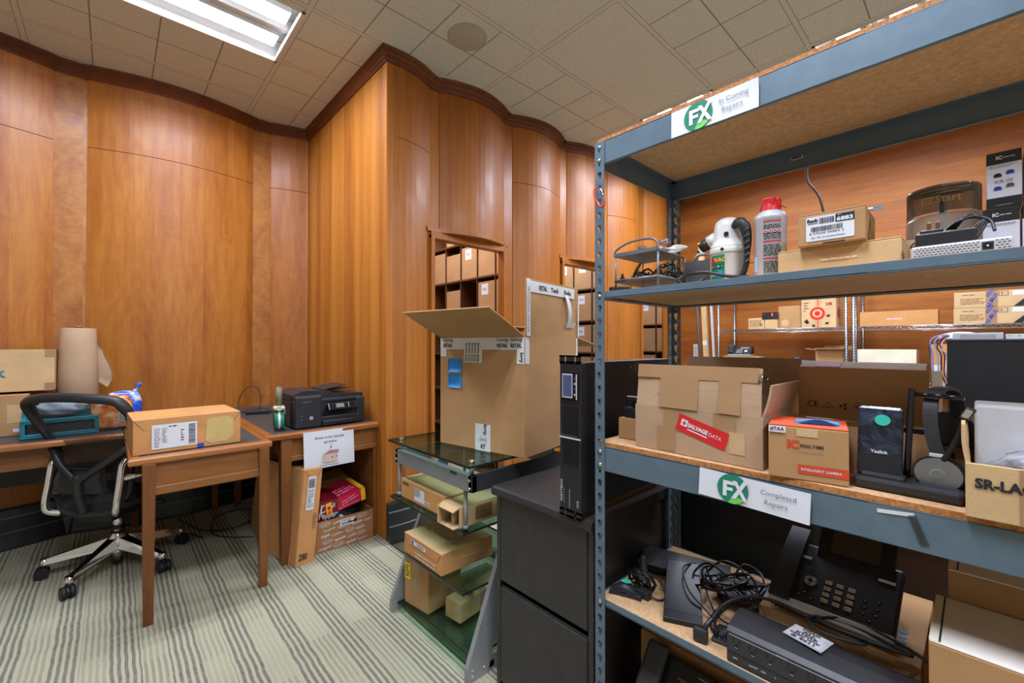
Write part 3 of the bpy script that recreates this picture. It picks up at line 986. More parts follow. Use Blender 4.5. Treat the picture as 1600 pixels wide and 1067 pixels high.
# ------------------------------------------------------------------ black file cabinet and the unit standing on it
BLACKW = plain('black_woodgrain', S(42, 40, 40), 0.40, var=0.16, vs=18)
t = thing('file_cabinet', 'black two-drawer file cabinet between the glass stand and the steel shelf', 'cabinet', (1.04, 0.772, 0))
m = MB()
m.box(0.0, 0.56, 0.0, 0.018, 0, 0.705, BLACKW); m.box(0.0, 0.56, 0.414, 0.432, 0, 0.705, BLACKW)
m.box(0.54, 0.56, 0.0, 0.432, 0, 0.705, BLACKW); m.box(0.02, 0.54, 0.01, 0.42, 0.0, 0.03, BLACKW)
m.box(0.03, 0.54, 0.018, 0.414, 0.37, 0.39, BLACKW)
m.build('body', t)
m = MB()
n_ = [(-0.022, 0.720), (-0.022, 0.712), (-0.016, 0.703), (0.58, 0.703), (0.58, 0.735), (-0.008, 0.735), (-0.018, 0.730)]
m.prism(n_, -0.008, 0.440, BLACKW, Matrix(((1, 0, 0, 0), (0, 0, 1, 0), (0, 1, 0, 0), (0, 0, 0, 1))))
m.build('top', t)
for z0, z1 in ((0.398, 0.697), (0.035, 0.372)):
    m = MB()
    m.box(-0.002, 0.016, 0.021, 0.411, z0, z1, BLACKW, 0.003)
    m.box(0.004, 0.014, 0.021, 0.411, z1 - 0.002, z1 + 0.006, BLACKW, 0.003)
    m.build('drawer', t)

t = thing('power_unit', 'tall slim black rack power unit with small display standing on the file cabinet', 'power unit', (1.006, 0.790, 0.7352), 0)
m = MB()
m.box(0.020, 0.545, 0.002, 0.079, 0.022, 0.462, BLACKM, 0.002)
m.box(0.0, 0.022, 0.0, 0.081, 0.020, 0.460, BLACK, 0.002)
for k in range(3):
    m.rect((0.1 + 0.17 * k, 0.002, 0.44), 0.006, 0.006, GREY)
m.build('body', t)
for z0, z1 in ((0.0, 0.021), (0.459, 0.483)):
    m = MB()
    ear = [(-0.001, 0.079, z0), (-0.001, 0.0, z0), (-0.001, 0.0, z1), (-0.001, 0.079, z1)]
    for a, b in ((0.0, 0.017), (0.024, 0.055), (0.062, 0.081)):
        m.box(-0.002, 0.001, a, b, z0, z1, BLACKM)
    m.box(-0.002, 0.001, 0.0, 0.081, z0, z0 + 0.006, BLACKM); m.box(-0.002, 0.001, 0.0, 0.081, z1 - 0.005, z1, BLACKM)
    m.build('rack_ear', t)
m = MB()
L_, U_ = (0, -1, 0), (0, 0, 1)
m.box(-0.004, 0.0, 0.008, 0.072, 0.345, 0.435, GLOSS, 0.002)
d = m.build('display_panel', t)
m = MB()
m.rect((-0.004, 0.048, 0.392), 0.040, 0.072, LGREY, L_, U_, 0.0005)
m.rect((-0.004, 0.048, 0.392), 0.034, 0.064, plain('lcd_blue', S(78, 84, 120), 0.2), L_, U_, 0.001)
m.build('screen', d)
m = MB()
for k in range(4):
    m.rect((-0.004, 0.020, 0.367 + 0.016 * k), 0.004, 0.007, DBLUE if k % 2 else LGREY, L_, U_, 0.0006)
m.rect((-0.004, 0.0135, 0.39), 0.004, 0.075, LGREY, L_, U_, 0.0006)
m.build('button_row', d)
m = MB()
for (a, b) in ((0.245, 0.33), (0.155, 0.228)):
    for k in range(14):
        m.box(-0.0025, 0.0, 0.012 + 0.0042 * k, 0.0142 + 0.0042 * k, a, b, plain('grille_bar', S(16, 16, 18), 0.5) if k == 0 else BLACK)
m.box(-0.003, 0.0, 0.001, 0.080, 0.234, 0.2375, LGREY)
m.scribble((0, 0.040, 0.243), 0.07, 0.003, 1, GREY, L_, U_, 0.0006, 5)
m.build('vent_grille', t)
m = MB()
m.text('WATTBOX', (0, 0.074, 0.075), 0.011, LGREY, (0, 0, 1), (0, 1, 0), 0.02, lift=0.0008, shear=0.2, width=0.068)
m.scribble((0, 0.064, 0.062), 0.048, 0.003, 1, GREY, (0, 0, 1), (0, 1, 0), 0.0008, 8)
m.rect((0, 0.043, 0.055), 0.0025, 0.055, GREY, L_, U_, 0.0008)
m.text('OVS', (0, 0.012, 0.045), 0.011, LGREY, (0, 0, 1), (0, 1, 0), 0.01, lift=0.0008)
m.build('lettering', t)

# ------------------------------------------------------------------ boltless steel shelf (front faces the room)
SHX, SHY, SHW, SHD = 1.02, 0.75, 1.22, 0.46
STEEL_IN = STEEL
t = thing('steel_shelf', 'blue-grey boltless steel shelf unit with chipboard decks and keyhole posts', 'shelving unit', (SHX, SHY, 0), R90)

def keyhole_r(a):
    dx, dy = math.cos(a), math.sin(a)
    r = 0.0
    while True:
        r += 0.0004
        x, y = r * dx, r * dy
        if not ((x * x + (y - 0.0035) ** 2 < 0.0074 ** 2) or (abs(x) < 0.0042 and -0.0095 < y < 0.003) or (x * x + (y + 0.0095) ** 2 < 0.0042 ** 2)):
            return r - 0.0002
W_, P_ = 0.032, 0.0381
_ang = sorted([2 * PI * k / 12 + 0.01 for k in range(12)] + [math.atan2(sy * P_ / 2, sx * W_ / 2) % (2 * PI) for sx in (-1, 1) for sy in (-1, 1)])
_inn = [(keyhole_r(a) * math.cos(a), keyhole_r(a) * math.sin(a)) for a in _ang]
_out = []
for a in _ang:
    c, s_ = math.cos(a), math.sin(a)
    k = min((W_ / 2) / abs(c) if abs(c) > 1e-9 else 1e9, (P_ / 2) / abs(s_) if abs(s_) > 1e-9 else 1e9)
    _out.append((k * c, k * s_))
def flange(m, X, ztop, n):
    """one punched flange in local (x across, z up), sheet in the plane y=0 with 2 mm thickness"""
    for j in range(n):
        zc = ztop - P_ * (j + 0.5)
        K = len(_ang); th = 0.002
        vs = []
        for (ring, y) in ((_out, 0), (_inn, 0), (_inn, th), (_out, th)):
            vs += [(p[0] + W_ / 2, y, p[1] + zc) for p in ring]
        fs = []
        for i in range(K):
            l = (i + 1) % K
            fs += [(i, l, K + l, K + i), (K + i, K + l, 2 * K + l, 2 * K + i), (2 * K + i, 2 * K + l, 3 * K + l, 3 * K + i)]
        m.add(vs, fs, STEEL, False, X)
ZT = 1.8288
for (px, py, a, b) in ((0, 0, 0, 1), (SHW, 0, 1, 1), (0, SHD, 0, -1), (SHW, SHD, 1, -1)):
    m = MB()
    sx = -1 if a else 1
    # flange along x and flange along y meeting at the corner
    Xf = Matrix.Translation((px, py, 0)) @ Matrix.Diagonal((sx, b, 1, 1))
    flange(m, Xf, ZT, 48)
    Xs = Matrix.Translation((px, py, 0)) @ Matrix(((0, sx, 0, 0), (b, 0, 0, 0), (0, 0, 1, 0), (0, 0, 0, 1)))
    flange(m, Xs, ZT, 48)
    m.build('post', t)
def rivet(m, x, z, y=-0.001):
    m.lathe([(0, 0.0022), (0.0042, 0.0016), (0.0052, 0.0)], CHROME, 12, Matrix.Translation((x, y, z)) @ Matrix.Rotation(PI / 2, 4, 'X'))
for name, ztop, h, double, board in (('top', 1.829, 0.0655, True, 0.0105), ('upper', 1.4005, 0.0205, False, 0.0), ('middle', 0.962, 0.069, True, 0.0125), ('lower', 0.5335, 0.020, False, 0.0), ('bottom', 0.115, 0.020, False, 0.0)):
    for y0, s_ in ((0.0025, 1), (SHD - 0.0025, -1)):
        m = MB()
        ya, yb = sorted((y0, y0 + s_ * 0.002))
        m.box(0.003, SHW - 0.003, ya, yb, ztop - h, ztop, STEEL, 0.0006)
        ya, yb = sorted((y0, y0 + s_ * 0.022))
        zl = ztop - (0.0 if board else 0.016)
        m.box(0.003, SHW - 0.003, ya, yb, zl - 0.003, zl, STEEL, 0.0006)
        if h > 0.05:
            ya, yb = sorted((y0, y0 + s_ * 0.010))
            m.box(0.003, SHW - 0.003, ya, yb, ztop - h, ztop - h + 0.002, STEEL, 0.0006)
        if s_ > 0:
            for x in (0.016, SHW - 0.016):
                for z in ((ztop - 0.0145, ztop - 0.0525) if double else (ztop - 0.012,)):
                    rivet(m, x, z)
        m.build('beam', t)
    for x0, s_ in ((0.0025, 1), (SHW - 0.0025, -1)):
        m = MB()
        xa, xb = sorted((x0, x0 + s_ * 0.002))
        m.box(xa, xb, 0.004, SHD - 0.004, ztop - h, ztop, STEEL, 0.0006)
        xa, xb = sorted((x0, x0 + s_ * 0.022))
        zl = ztop - (0.0 if board else 0.016)
        m.box(xa, xb, 0.004, SHD - 0.004, zl - 0.003, zl, STEEL)
        m.build('side_beam', t)
    m = MB()
    zt = ztop + board if board else ztop - 0.0015
    m.box(0.006, SHW - 0.006, 0.006, SHD - 0.006, zt - 0.0125, zt, PBOARD)
    if board:
        m.box(0.006, SHW - 0.006, 0.0045, 0.0062, zt - 0.0122, zt - 0.0003, PBOARD_EDGE)
    m.build('deck', t)
SH_U, SH_M, SH_L, SH_B = 1.3992, 0.9747, 0.5322, 0.1137      # deck heights

# ------------------------------------------------------------------ chrome wire racks by the planked wall
def wire_rack(y0, y1, label):
    t = thing('wire_rack', label, 'wire rack', (4.90, y0, 0), R90)
    W, D = abs(y1 - y0), 0.46
    for x in (0.0, W):
        for y in (0.0, D):
            m = MB()
            m.cyl((x, y, 0.0), (x, y, 1.88), 0.0125, CHROMED, n=12)
            for k in range(73):
                z = 0.04 + 0.025 * k
                m.lathe([(0.0126, -0.0025), (0.0132, -0.0015), (0.0132, 0.0015), (0.0126, 0.0025)], CHAR, 12, c=(x, y, z))
            m.build('post', t)
    for z in (1.408, 0.93, 0.45, 0.10, 1.86):
        m = MB()
        for zz in (z, z - 0.03):
            m.tube([(0, 0, zz), (W, 0, zz), (W, D, zz), (0, D, zz)], 0.0038, WIRE, 6, True)
        n = int(W / 0.05)
        zig = []
        for k in range(n * 2 + 1):
            zig.append((W * k / (2 * n), 0.0, z - 0.03 * (k % 2)))
        m.tube(zig, 0.0022, WIRE, 5)
        for k in range(1, int(W / 0.027)):
            x = 0.027 * k
            m.tube([(x, 0, z + 0.002), (x, D, z + 0.002)], 0.0016, WIRE, 4)
        for y in (0.12, 0.34):
            m.tube([(0, y, z - 0.002), (W, y, z - 0.002)], 0.003, WIRE, 5)
        m.build('wire_shelf', t)
    return t
wire_rack(1.946, 0.818, 'chrome wire rack against the planked wall holding the red-target carton')
wire_rack(0.763, -0.41, 'chrome wire rack against the planked wall holding two stacked printed cartons')

# ------------------------------------------------------------------ pigeon-hole units in the back room and their cartons
def cubby(cx, label):
    t = thing('storage_cubby', label, 'storage shelf', (cx, 4.478, 0), R90)
    ncol, cw, D = 6, 0.275, 0.36
    W = ncol * cw
    for x in (0.0, W):
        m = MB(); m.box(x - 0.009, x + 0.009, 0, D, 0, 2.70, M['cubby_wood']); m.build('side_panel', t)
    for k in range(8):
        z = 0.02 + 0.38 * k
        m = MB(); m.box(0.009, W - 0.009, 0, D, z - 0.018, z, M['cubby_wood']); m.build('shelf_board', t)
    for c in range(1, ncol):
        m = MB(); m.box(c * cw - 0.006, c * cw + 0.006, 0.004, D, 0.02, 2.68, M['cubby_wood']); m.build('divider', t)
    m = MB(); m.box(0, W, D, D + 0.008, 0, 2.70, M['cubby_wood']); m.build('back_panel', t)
    return t
cubby(2.65, 'dark wooden pigeon-hole shelf seen through the opening nearest the corner')
cubby(4.15, 'dark wooden pigeon-hole shelf seen through the middle opening')
cubby(5.64, 'dark wooden pigeon-hole shelf seen through the farthest opening')

def bin_box(name, label, x, y, z, w, h, mat, labelled=0, group=None, seed=0):
    """tall open storage carton standing in a pigeon hole"""
    m = MB(); d = 0.30; k = 0.004
    m.box(0, w, 0, k, 0, h, mat); m.box(0, w, d - k, d, 0, h, mat)
    m.box(0, k, k, d - k, 0, h, mat); m.box(w - k, w, k, d - k, 0, h, mat); m.box(k, w - k, k, d - k, 0, k, mat)
    if not labelled:
        return solo(name, m, label, 'box', (x, y, z), R90, group)
    t = thing(name, label, 'box', (x, y, z), R90, group)
    m.build('body', t)
    rnd = random.Random(seed)
    if labelled:
        m = MB(); lx = w * rnd.uniform(0.3, 0.6)
        m.rect((lx, 0, h - 0.075 if labelled == 1 else h - 0.03), 0.10 * w / 0.25, 0.105 if labelled == 1 else 0.05, PAPER)
        m.scribble((lx, 0, h - 0.075 if labelled == 1 else h - 0.03), 0.06, 0.03, 2, INKG, seed=seed, lift=0.0012)
        m.build('paper_label', t)
    return t
def row(cx, cells, grp, seed, where):
    k = seed
    for col, rw, frac, lb, txt in cells:
        k += 1
        if txt in (L2, L3):
            txt = '%s carton in the %s row, %s, behind the %s opening' % ('white-labelled' if lb else 'plain', {5: 'uppermost visible', 4: 'second', 3: 'third', 2: 'fourth'}[rw],
                  {5: 'nearest column', 4: 'next column back', 3: 'third column back'}[col], 'middle' if txt is L2 else 'farthest')
        y = 4.478 - 0.275 * col - 0.012
        bin_box('storage_carton', txt, cx + 0.012, y, 0.02 + 0.38 * rw + 0.0005, 0.25, 0.325 * frac if frac < 1 else 0.325, CB, lb, grp, k)
b1, b2, b3 = 'cartons in the pigeon holes nearest the corner', 'cartons in the pigeon holes of the middle opening', 'cartons in the pigeon holes of the farthest opening'
L1 = 'brown carton in a dark pigeon hole behind the opening nearest the corner'
L2 = 'brown carton in a dark pigeon hole behind the middle opening'
L3 = 'brown carton in a dark pigeon hole behind the farthest opening'
row(2.65, [(2, 5, .86, 0, 'unlabelled carton under a dark bag, upper row behind the corner opening'), (3, 5, 1, 1, 'carton with a square white label, upper row behind the corner opening'),
           (4, 5, 1, 2, 'carton with a small white sticker at its rim, upper row behind the corner opening'), (5, 5, 1, 0, 'plain carton rightmost in the upper row behind the corner opening'),
           (2, 4, .86, 0, 'carton topped by a dark bag, lower row behind the corner opening'), (4, 4, 1, 1, 'carton with white label and handwriting, lower row behind the corner opening'),
           (5, 4, 1, 0, 'carton with handwriting beside the white-labelled one, lower row behind the corner opening'),
           (2, 6, 1, 1, 'carton with a hanging white tag at the top of the corner opening'), (1, 5, 1, 0, 'plain carton at the left edge of the upper row behind the corner opening'), (3, 6, 1, 0, 'plain carton on the topmost row behind the corner opening')], b1, 10, '')
row(4.15, [(3, 5, 1, 1, L2), (4, 5, 1, 1, L2), (5, 5, 1, 0, L2), (4, 4, 1, 1, L2), (5, 4, 1, 0, L2), (3, 4, 1, 0, L2), (4, 3, 1, 1, L2), (5, 3, 1, 0, L2), (3, 3, 1, 0, L2), (4, 2, 1, 0, L2), (5, 2, 1, 1, L2)], b2, 40, '')
row(5.64, [(4, 5, 1, 0, L3), (5, 5, 1, 0, L3), (4, 4, 1, 1, L3), (5, 4, 1, 1, L3), (4, 3, 1, 0, L3), (5, 3, 1, 0, L3), (4, 2, 1, 0, L3)], b3, 70, '')
# dark bags lying in the tops of two cartons
def bag(name, label, loc, w, d, h, mat, seed, group=None):
    rnd = random.Random(seed)
    ph = [rnd.uniform(0, 6) for _ in range(6)]
    m = MB()
    def fn(u, v):
        a = 2 * PI * u; b = PI * v
        s_ = 1 + 0.16 * math.sin(3 * a + ph[0]) * math.sin(b) + 0.12 * math.sin(5 * a + 4 * b + ph[1]) + 0.08 * math.sin(9 * b + ph[2] + 2 * a)
        return (w / 2 * math.cos(a) * math.sin(b) * s_, d / 2 * math.sin(a) * math.sin(b) * s_, h / 2 - h / 2 * math.cos(b) * (0.9 + 0.1 * s_))
    m.grid(fn, 28, 16, mat)
    return solo(name, m, label, 'bag', loc, R90, group)
BAGM = plain('dark_bag', S(30, 32, 40), 0.25, var=0.3)
bag('plastic_bag', 'dark plastic bag in the top of a carton, upper row behind the corner opening', (2.80, 3.791, 2.13), 0.20, 0.22, 0.13, BAGM, 3)
bag('plastic_bag', 'dark plastic bag in the top of a carton, lower row behind the corner opening', (2.80, 3.791, 1.75), 0.20, 0.22, 0.13, BAGM, 5)

# ------------------------------------------------------------------ carton builders
FR = dict(r=(1, 0, 0), u=(0, 0, 1)); RT = dict(r=(0, 1, 0), u=(0, 0, 1)); LF = dict(r=(0, -1, 0), u=(0, 0, 1)); TP = dict(r=(1, 0, 0), u=(0, 1, 0))
def closed_carton(name, label, loc, rz, w, d, h, mat=None, tape=None, style='rsc', cat='box', group=None, rot=None, lidmat=None, seam=True):
    """closed carton; origin at the front-left-bottom corner, front faces local -y"""
    mat = mat or CB
    t = thing(name, label, cat, loc, rz, group, rot)
    m = MB(); m.box(0, w, 0, d, 0, h - 0.003, mat, 0.0025)
    m.build('body', t)
    if style == 'rsc':          # two long flaps meeting along the width
        for a, b in ((0.0008, d / 2 - 0.0008), (d / 2 + 0.0008, d - 0.0008)):
            m = MB(); m.box(0.0008, w - 0.0008, a, b, h - 0.003, h, lidmat or mat, 0.0008); m.build('flap', t)
        if tape:
            m = MB()
            e = 0.0007
            for a, b in (((-e, h - 0.06), (-e, h + e)), ((-e, h + e), (w + e, h + e)), ((w + e, h + e), (w + e, h - 0.06))):
                m.quad((a[0], d / 2 - 0.025, a[1]), (b[0], d / 2 - 0.025, b[1]), (b[0], d / 2 + 0.025, b[1]), (a[0], d / 2 + 0.025, a[1]), tape)
            m.build('tape', t)
    elif style == 'lid':        # tuck-top mailer
        m = MB(); m.box(0.0005, w - 0.0005, 0.0005, d - 0.0005, h - 0.003, h, lidmat or mat, 0.001)
        lid = m.build('lid', t)
        if not seam:
            return t
        m = MB()
        k = min(h * 0.45, 0.05)
        m.poly([(0.004, -0.0012, h - 0.002), (0.004 + k * 0.7, -0.0012, h - k), (w - 0.004 - k * 0.7, -0.0012, h - k), (w - 0.004, -0.0012, h - 0.002)], mat)
        for p, q in (((0.002, h - 0.003), (0.002 + k * 0.7, h - k)), ((w - 0.002, h - 0.003), (w - 0.002 - k * 0.7, h - k))):
            m.quad((p[0], -0.0015, p[1]), (p[0] + 0.003, -0.0015, p[1]), (q[0] + 0.003, -0.0015, q[1]), (q[0], -0.0015, q[1]), CB_DARK)
        m.build('tuck_flap', t)
    t['w'] = w; t['d'] = d; t['h'] = h
    return t
class Pieces(MB):
    """collects each shape as a piece of its own"""
    def __init__(s):
        MB.__init__(s); s.cut = []
    def add(s, vs, fs, mat, smooth=False, X=None):
        s.cut.append((len(s.f), len(s.v))); return MB.add(s, vs, fs, mat, smooth, X)
    def pieces(s):
        ends = s.cut[1:] + [(len(s.f), len(s.v))]
        for (f0, v0), (f1, v1) in zip(s.cut, ends):
            m = MB(); m.v = s.v[v0:v1]; m.f = [tuple(i - v0 for i in f) for f in s.f[f0:f1]]; m.mats = s.mats; m.mi = s.mi[f0:f1]; m.sm = s.sm[f0:f1]
            yield m
def part(t, name, fn, label=None, split=False):
    if 'tape' in name or split:
        m = Pieces(); fn(m)
        for q in m.pieces():
            o = q.build(name, t)
            if label: o['label'] = label
        return o
    m = MB(); fn(m); o = m.build(name, t)
    if label: o['label'] = label
    return o
def open_carton(name, label, loc, rz, w, d, h, flaps, mat=None, inner=None, th=0.005, cat='box', group=None, rot=None, lens=None):
    """open carton with walls of real thickness and hinged flaps {'f','b','l','r': angle from upright, outward positive}"""
    mat = mat or CB; inner = inner or mat
    t = thing(name, label, cat, loc, rz, group, rot)
    m = MB()
    m.box(0, w, 0, th, 0, h, mat, 0.0012); m.box(0, w, d - th, d, 0, h, mat, 0.0012)
    m.box(0, th, th, d - th, 0, h, mat); m.box(w - th, w, th, d - th, 0, h, mat)
    m.box(th, w - th, th, d - th, 0, th, inner)
    m.build('body', t)
    for side, ang in flaps.items():
        a = math.radians(ang)
        L = (lens or {}).get(side, (min(w, d) / 2))
        n = {'f': Vector((0, -1, 0)), 'b': Vector((0, 1, 0)), 'l': Vector((-1, 0, 0)), 'r': Vector((1, 0, 0))}[side]
        along = {'f': Vector((1, 0, 0)), 'b': Vector((-1, 0, 0)), 'l': Vector((0, -1, 0)), 'r': Vector((0, 1, 0))}[side]
        o = {'f': Vector((0, 0, h)), 'b': Vector((w, d, h)), 'l': Vector((0, d, h)), 'r': Vector((w, 0, h))}[side]
        run = w if side in 'fb' else d
        dr = n * math.sin(a) + Vector((0, 0, 1)) * math.cos(a)
        nt = (n * math.cos(a) - Vector((0, 0, 1)) * math.sin(a)) * (th * 0.8)
        m = MB()
        e = 0.004
        def fn(u, v):
            return o + along * (e + (run - 2 * e) * u) + dr * (L * v) + nt * (0.6 * math.sin(PI * v) * math.sin(3 * u + ang))
        m.grid(fn, 6, 4, mat, False, thick=tuple(-nt))
        m.build('flap', t)
    return t

# ------------------------------------------------------------------ things on and under the desks
# long parcel
t = closed_carton('parcel_box', 'long brown parcel with white barcode label and faded square patch on the near desk', (0.070, 2.570, 0.7505), math.radians(2.2), 0.418, 0.35, 0.158, CB_ORANGE, style='lid')
PATCH = plain('faded_patch', S(190, 166, 104), 0.85, var=0.05)
part(t, 'faded_patch', lambda m: m.poly([(0.268, -0.0022, 0.03), (0.275, -0.0022, 0.13), (0.29, -0.0022, 0.138), (0.36, -0.0022, 0.142), (0.385, -0.0022, 0.125), (0.388, -0.0022, 0.045), (0.36, -0.0022, 0.016), (0.29, -0.0022, 0.014)], PATCH), 'pale yellowish patch where a label was torn off')
def f(m):
    m.rect((0.150, 0, 0.074), 0.170, 0.112, PAPER, lift=0.003, **FR)
    m.scribble((0.085, 0, 0.070), 0.022, 0.09, 12, INKG, lift=0.0036, seed=2, **FR)
    m.scribble((0.112, 0, 0.078), 0.02, 0.07, 10, INKG, lift=0.0036, seed=12, **FR)
    m.scribble((0.142, 0, 0.118), 0.03, 0.012, 1, INK, lift=0.0036, seed=4, **FR)
    m.scribble((0.178, 0, 0.072), 0.012, 0.06, 5, INK, lift=0.0036, seed=6, **FR)
    m.barcode((0, 0, 0), 0.095, 0.026, INK, r=(0, 0, 1), u=(-1, 0, 0), lift=0.0036, X=Matrix.Translation((0.215, 0, 0.074)), n=20)
part(t, 'shipping_label', f)
part(t, 'torn_label', lambda m: m.rect((0.250, 0, 0.012), 0.026, 0.018, DBLUE, lift=0.0028, **FR))
part(t, 'yellow_tab', lambda m: m.rect((0.145, 0.10, 0.158), 0.13, 0.02, YELLOW, lift=0.0008, **TP))

# stacked cartons on the wall desk
t = closed_carton('carton', 'large brown carton with tape corners, upper of the two at the left edge', (-0.80, 3.66, 0.986), 0.02, 0.555, 0.34, 0.235, CB_LIGHT, TAPE_TAN)
def f(m):
    for (x, z) in ((0.535, 0.215), (0.535, 0.022)):
        m.rect((x, 0, z), 0.04, 0.044, TAPE_TAN, lift=0.0008, **FR)
    m.rect((0.535, 0.02, 0.235), 0.04, 0.04, TAPE_TAN, lift=0.0008, **TP)
part(t, 'corner_tape', f)
part(t, 'lettering', lambda m: m.text('K', (0.352, 0, 0.10), 0.05, TEAL, bold=0.05, lift=0.001))
t = closed_carton('carton', 'crumpled carton under the larger one at the left edge', (-0.90, 3.58, 0.7508), 0.02, 0.560, 0.40, 0.222, CB, TAPE_CLEAR)
part(t, 'wrinkled_tape', lambda m: (m.rect((0.52, 0, 0.12), 0.075, 0.10, TAPE_CLEAR, lift=0.001, **FR), m.rect((0.53, 0, 0.03), 0.05, 0.02, PAPER, lift=0.0014, **FR)))
t = closed_carton('wooden_tray', 'low reddish wood box behind the stacked cartons', (-0.33, 3.80, 0.7508), 0.0, 0.10, 0.12, 0.20, M['crown_wood'], style='lid')

# roll of brown paper
m = MB()
m.lathe([(0.0, 0.615), (0.018, 0.615), (0.020, 0.60), (0.079, 0.602), (0.082, 0.598), (0.0925, 0.30), (0.103, 0.003), (0.098, 0.0), (0.0, 0.0)], KRAFT, 40)
m.cyl((0, 0, 0.60), (0, 0, 0.618), 0.02, CB_DARK, n=20)
t = thing('paper_roll', 'tall roll of brown kraft paper standing on the wall desk', 'paper roll', (-0.155, 3.85, 0.7508))
m.build('roll', t)
m = MB()
m.grid(lambda u, v: (0.075 + 0.085 * u * (0.7 + 0.3 * math.sin(5 * v)), 0.06 + 0.02 * u, 0.27 + 0.26 * v - 0.05 * u), 6, 6, KRAFT, thick=(0, 0.0015, 0))
m.build('loose_edge', t)

# teal crate with grey insert
t = thing('plastic_bin', 'teal bin with dark windows behind the chair back on the wall desk', 'bin', (-0.352, 3.40, 0.7505), 0.05)
m = MB(); m.box(0, 0.30, 0, 0.16, 0, 0.012, TEAL, 0.004)
for (a, b) in ((0, 0.02), (0.28, 0.30)):
    m.box(a, b, 0, 0.16, 0.01, 0.10, TEAL, 0.006)
m.box(0, 0.30, 0.145, 0.16, 0.01, 0.135, TEAL, 0.005); m.box(0, 0.30, 0, 0.015, 0.01, 0.022, TEAL, 0.004); m.box(0, 0.30, 0, 0.015, 0.075, 0.10, TEAL, 0.005)
m.build('body', t)
m = MB(); m.box(0.022, 0.278, 0.018, 0.14, 0.014, 0.09, CHAR, 0.006); m.build('insert', t)
m = MB()
m.text('DIS', (0.055, 0.017, 0.045), 0.035, INK, bold=0.02)
m.build('lettering', t)
bag('plastic_bag', 'clear crinkled bag lying on the teal bin', (-0.21, 3.49, 0.852), 0.10, 0.20, 0.09, plain('pale_film', S(170, 190, 200), 0.2, var=0.2), 8)

# bread bags
def bread(name, label, loc, w, d, h, crust, seed, cat='bread'):
    t = thing(name, label, cat, loc, 0.1)
    m = MB()
    rnd = random.Random(seed)
    def fn(u, v):
        a = 2 * PI * u
        prof = math.sin(PI * min(max(v, 0.0), 1.0)) ** 0.16
        cx = (abs(math.cos(a)) ** 0.35) * (1 if math.cos(a) >= 0 else -1); cy = (abs(math.sin(a)) ** 0.35) * (1 if math.sin(a) >= 0 else -1)
        wob = 1 + 0.022 * math.sin(9 * a + 6 * v * PI + seed)
        return (w / 2 * cx * prof * wob, d / 2 * cy * prof * wob, h * v)
    m.grid(fn, 32, 16, crust)
    m.build('loaf', t)
    return t
CRUST = NT('bread_bag_print')
_n = CRUST.noise(CRUST.coord(), 22, 4, 0.6)
CRUST = CRUST.fin(CRUST.ramp(_n, [(0.32, S(150, 62, 28)), (0.48, S(222, 128, 62)), (0.6, S(240, 178, 116)), (0.72, S(236, 220, 200))]), 0.22)
t = bread('bread_bag', 'orange-printed bag of sliced bread on the wall desk behind the chair', (0.0, 3.50, 0.7508), 0.185, 0.12, 0.205, CRUST, 2)
part(t, 'nutrition_label', lambda m: (m.rect((0.045, -0.062, 0.075), 0.045, 0.055, PAPER), m.scribble((0.045, -0.062, 0.075), 0.036, 0.046, 6, INK, lift=0.001, seed=4)))
part(t, 'wrapper_print', lambda m: m.grid(lambda u, v: (-0.07 + 0.14 * u, -0.0625 - 0.001 * math.sin(7 * u), 0.14 + 0.018 * math.sin(3 * u) + 0.012 * v), 8, 2, PAPER))
BLUEB = NT('blue_bag_print')
_n = BLUEB.noise(BLUEB.coord(), 14, 3, 0.5)
BLUEB = BLUEB.fin(BLUEB.ramp(_n, [(0.40, S(36, 78, 196)), (0.52, S(90, 130, 220)), (0.58, S(214, 218, 226))]), 0.2)
t = bread('bread_bag', 'blue and white bag of bread behind the orange one', (0.055, 3.63, 0.7508), 0.17, 0.11, 0.215, BLUEB, 5)
part(t, 'bag_neck', lambda m: m.tube(smooth_path([(0.05, -0.01, 0.205), (0.062, -0.01, 0.222), (0.068, -0.01, 0.240), (0.076, -0.012, 0.256)], 4), [0.016, 0.014, 0.012, 0.010, 0.008, 0.007, 0.008, 0.010, 0.012, 0.013, 0.014, 0.014, 0.014], BLUEB, 10))

# black power adapter, its lead and the lead across the desk
t = thing('power_adapter', 'flat black adapter with a looped lead at the wall end of the corner desk', 'adapter', (0.70, 3.56, 0.749), -0.25)
part(t, 'brick', lambda m: m.box(0, 0.15, 0, 0.09, 0, 0.028, BLACK, 0.006))
part(t, 'lead', lambda m: m.tube(smooth_path([(0.0, 0.05, 0.02), (-0.03, 0.10, 0.012), (-0.05, 0.14, 0.08), (-0.01, 0.16, 0.17), (0.06, 0.16, 0.185), (0.09, 0.13, 0.11), (0.085, 0.09, 0.028)], 6), 0.0035, BLACK, 6))
m = MB()
m.tube(smooth_path([(0.85, 3.58, 0.755), (0.95, 3.62, 0.754), (1.05, 3.66, 0.772), (1.12, 3.72, 0.755), (1.20, 3.85, 0.754)], 6), 0.004, BLACK, 6)
solo('printer_cable', m, 'black power cord lying between the flat adapter and the printer', 'cord')
m = MB()
m.tube(smooth_path([(0.82, 3.55, 0.755), (0.90, 3.45, 0.754), (0.92, 3.30, 0.754), (0.86, 3.22, 0.754)], 6), 0.004, BLACK, 6)
solo('charger_cable', m, 'short black cord on the corner desk in front of the flat adapter', 'cord')

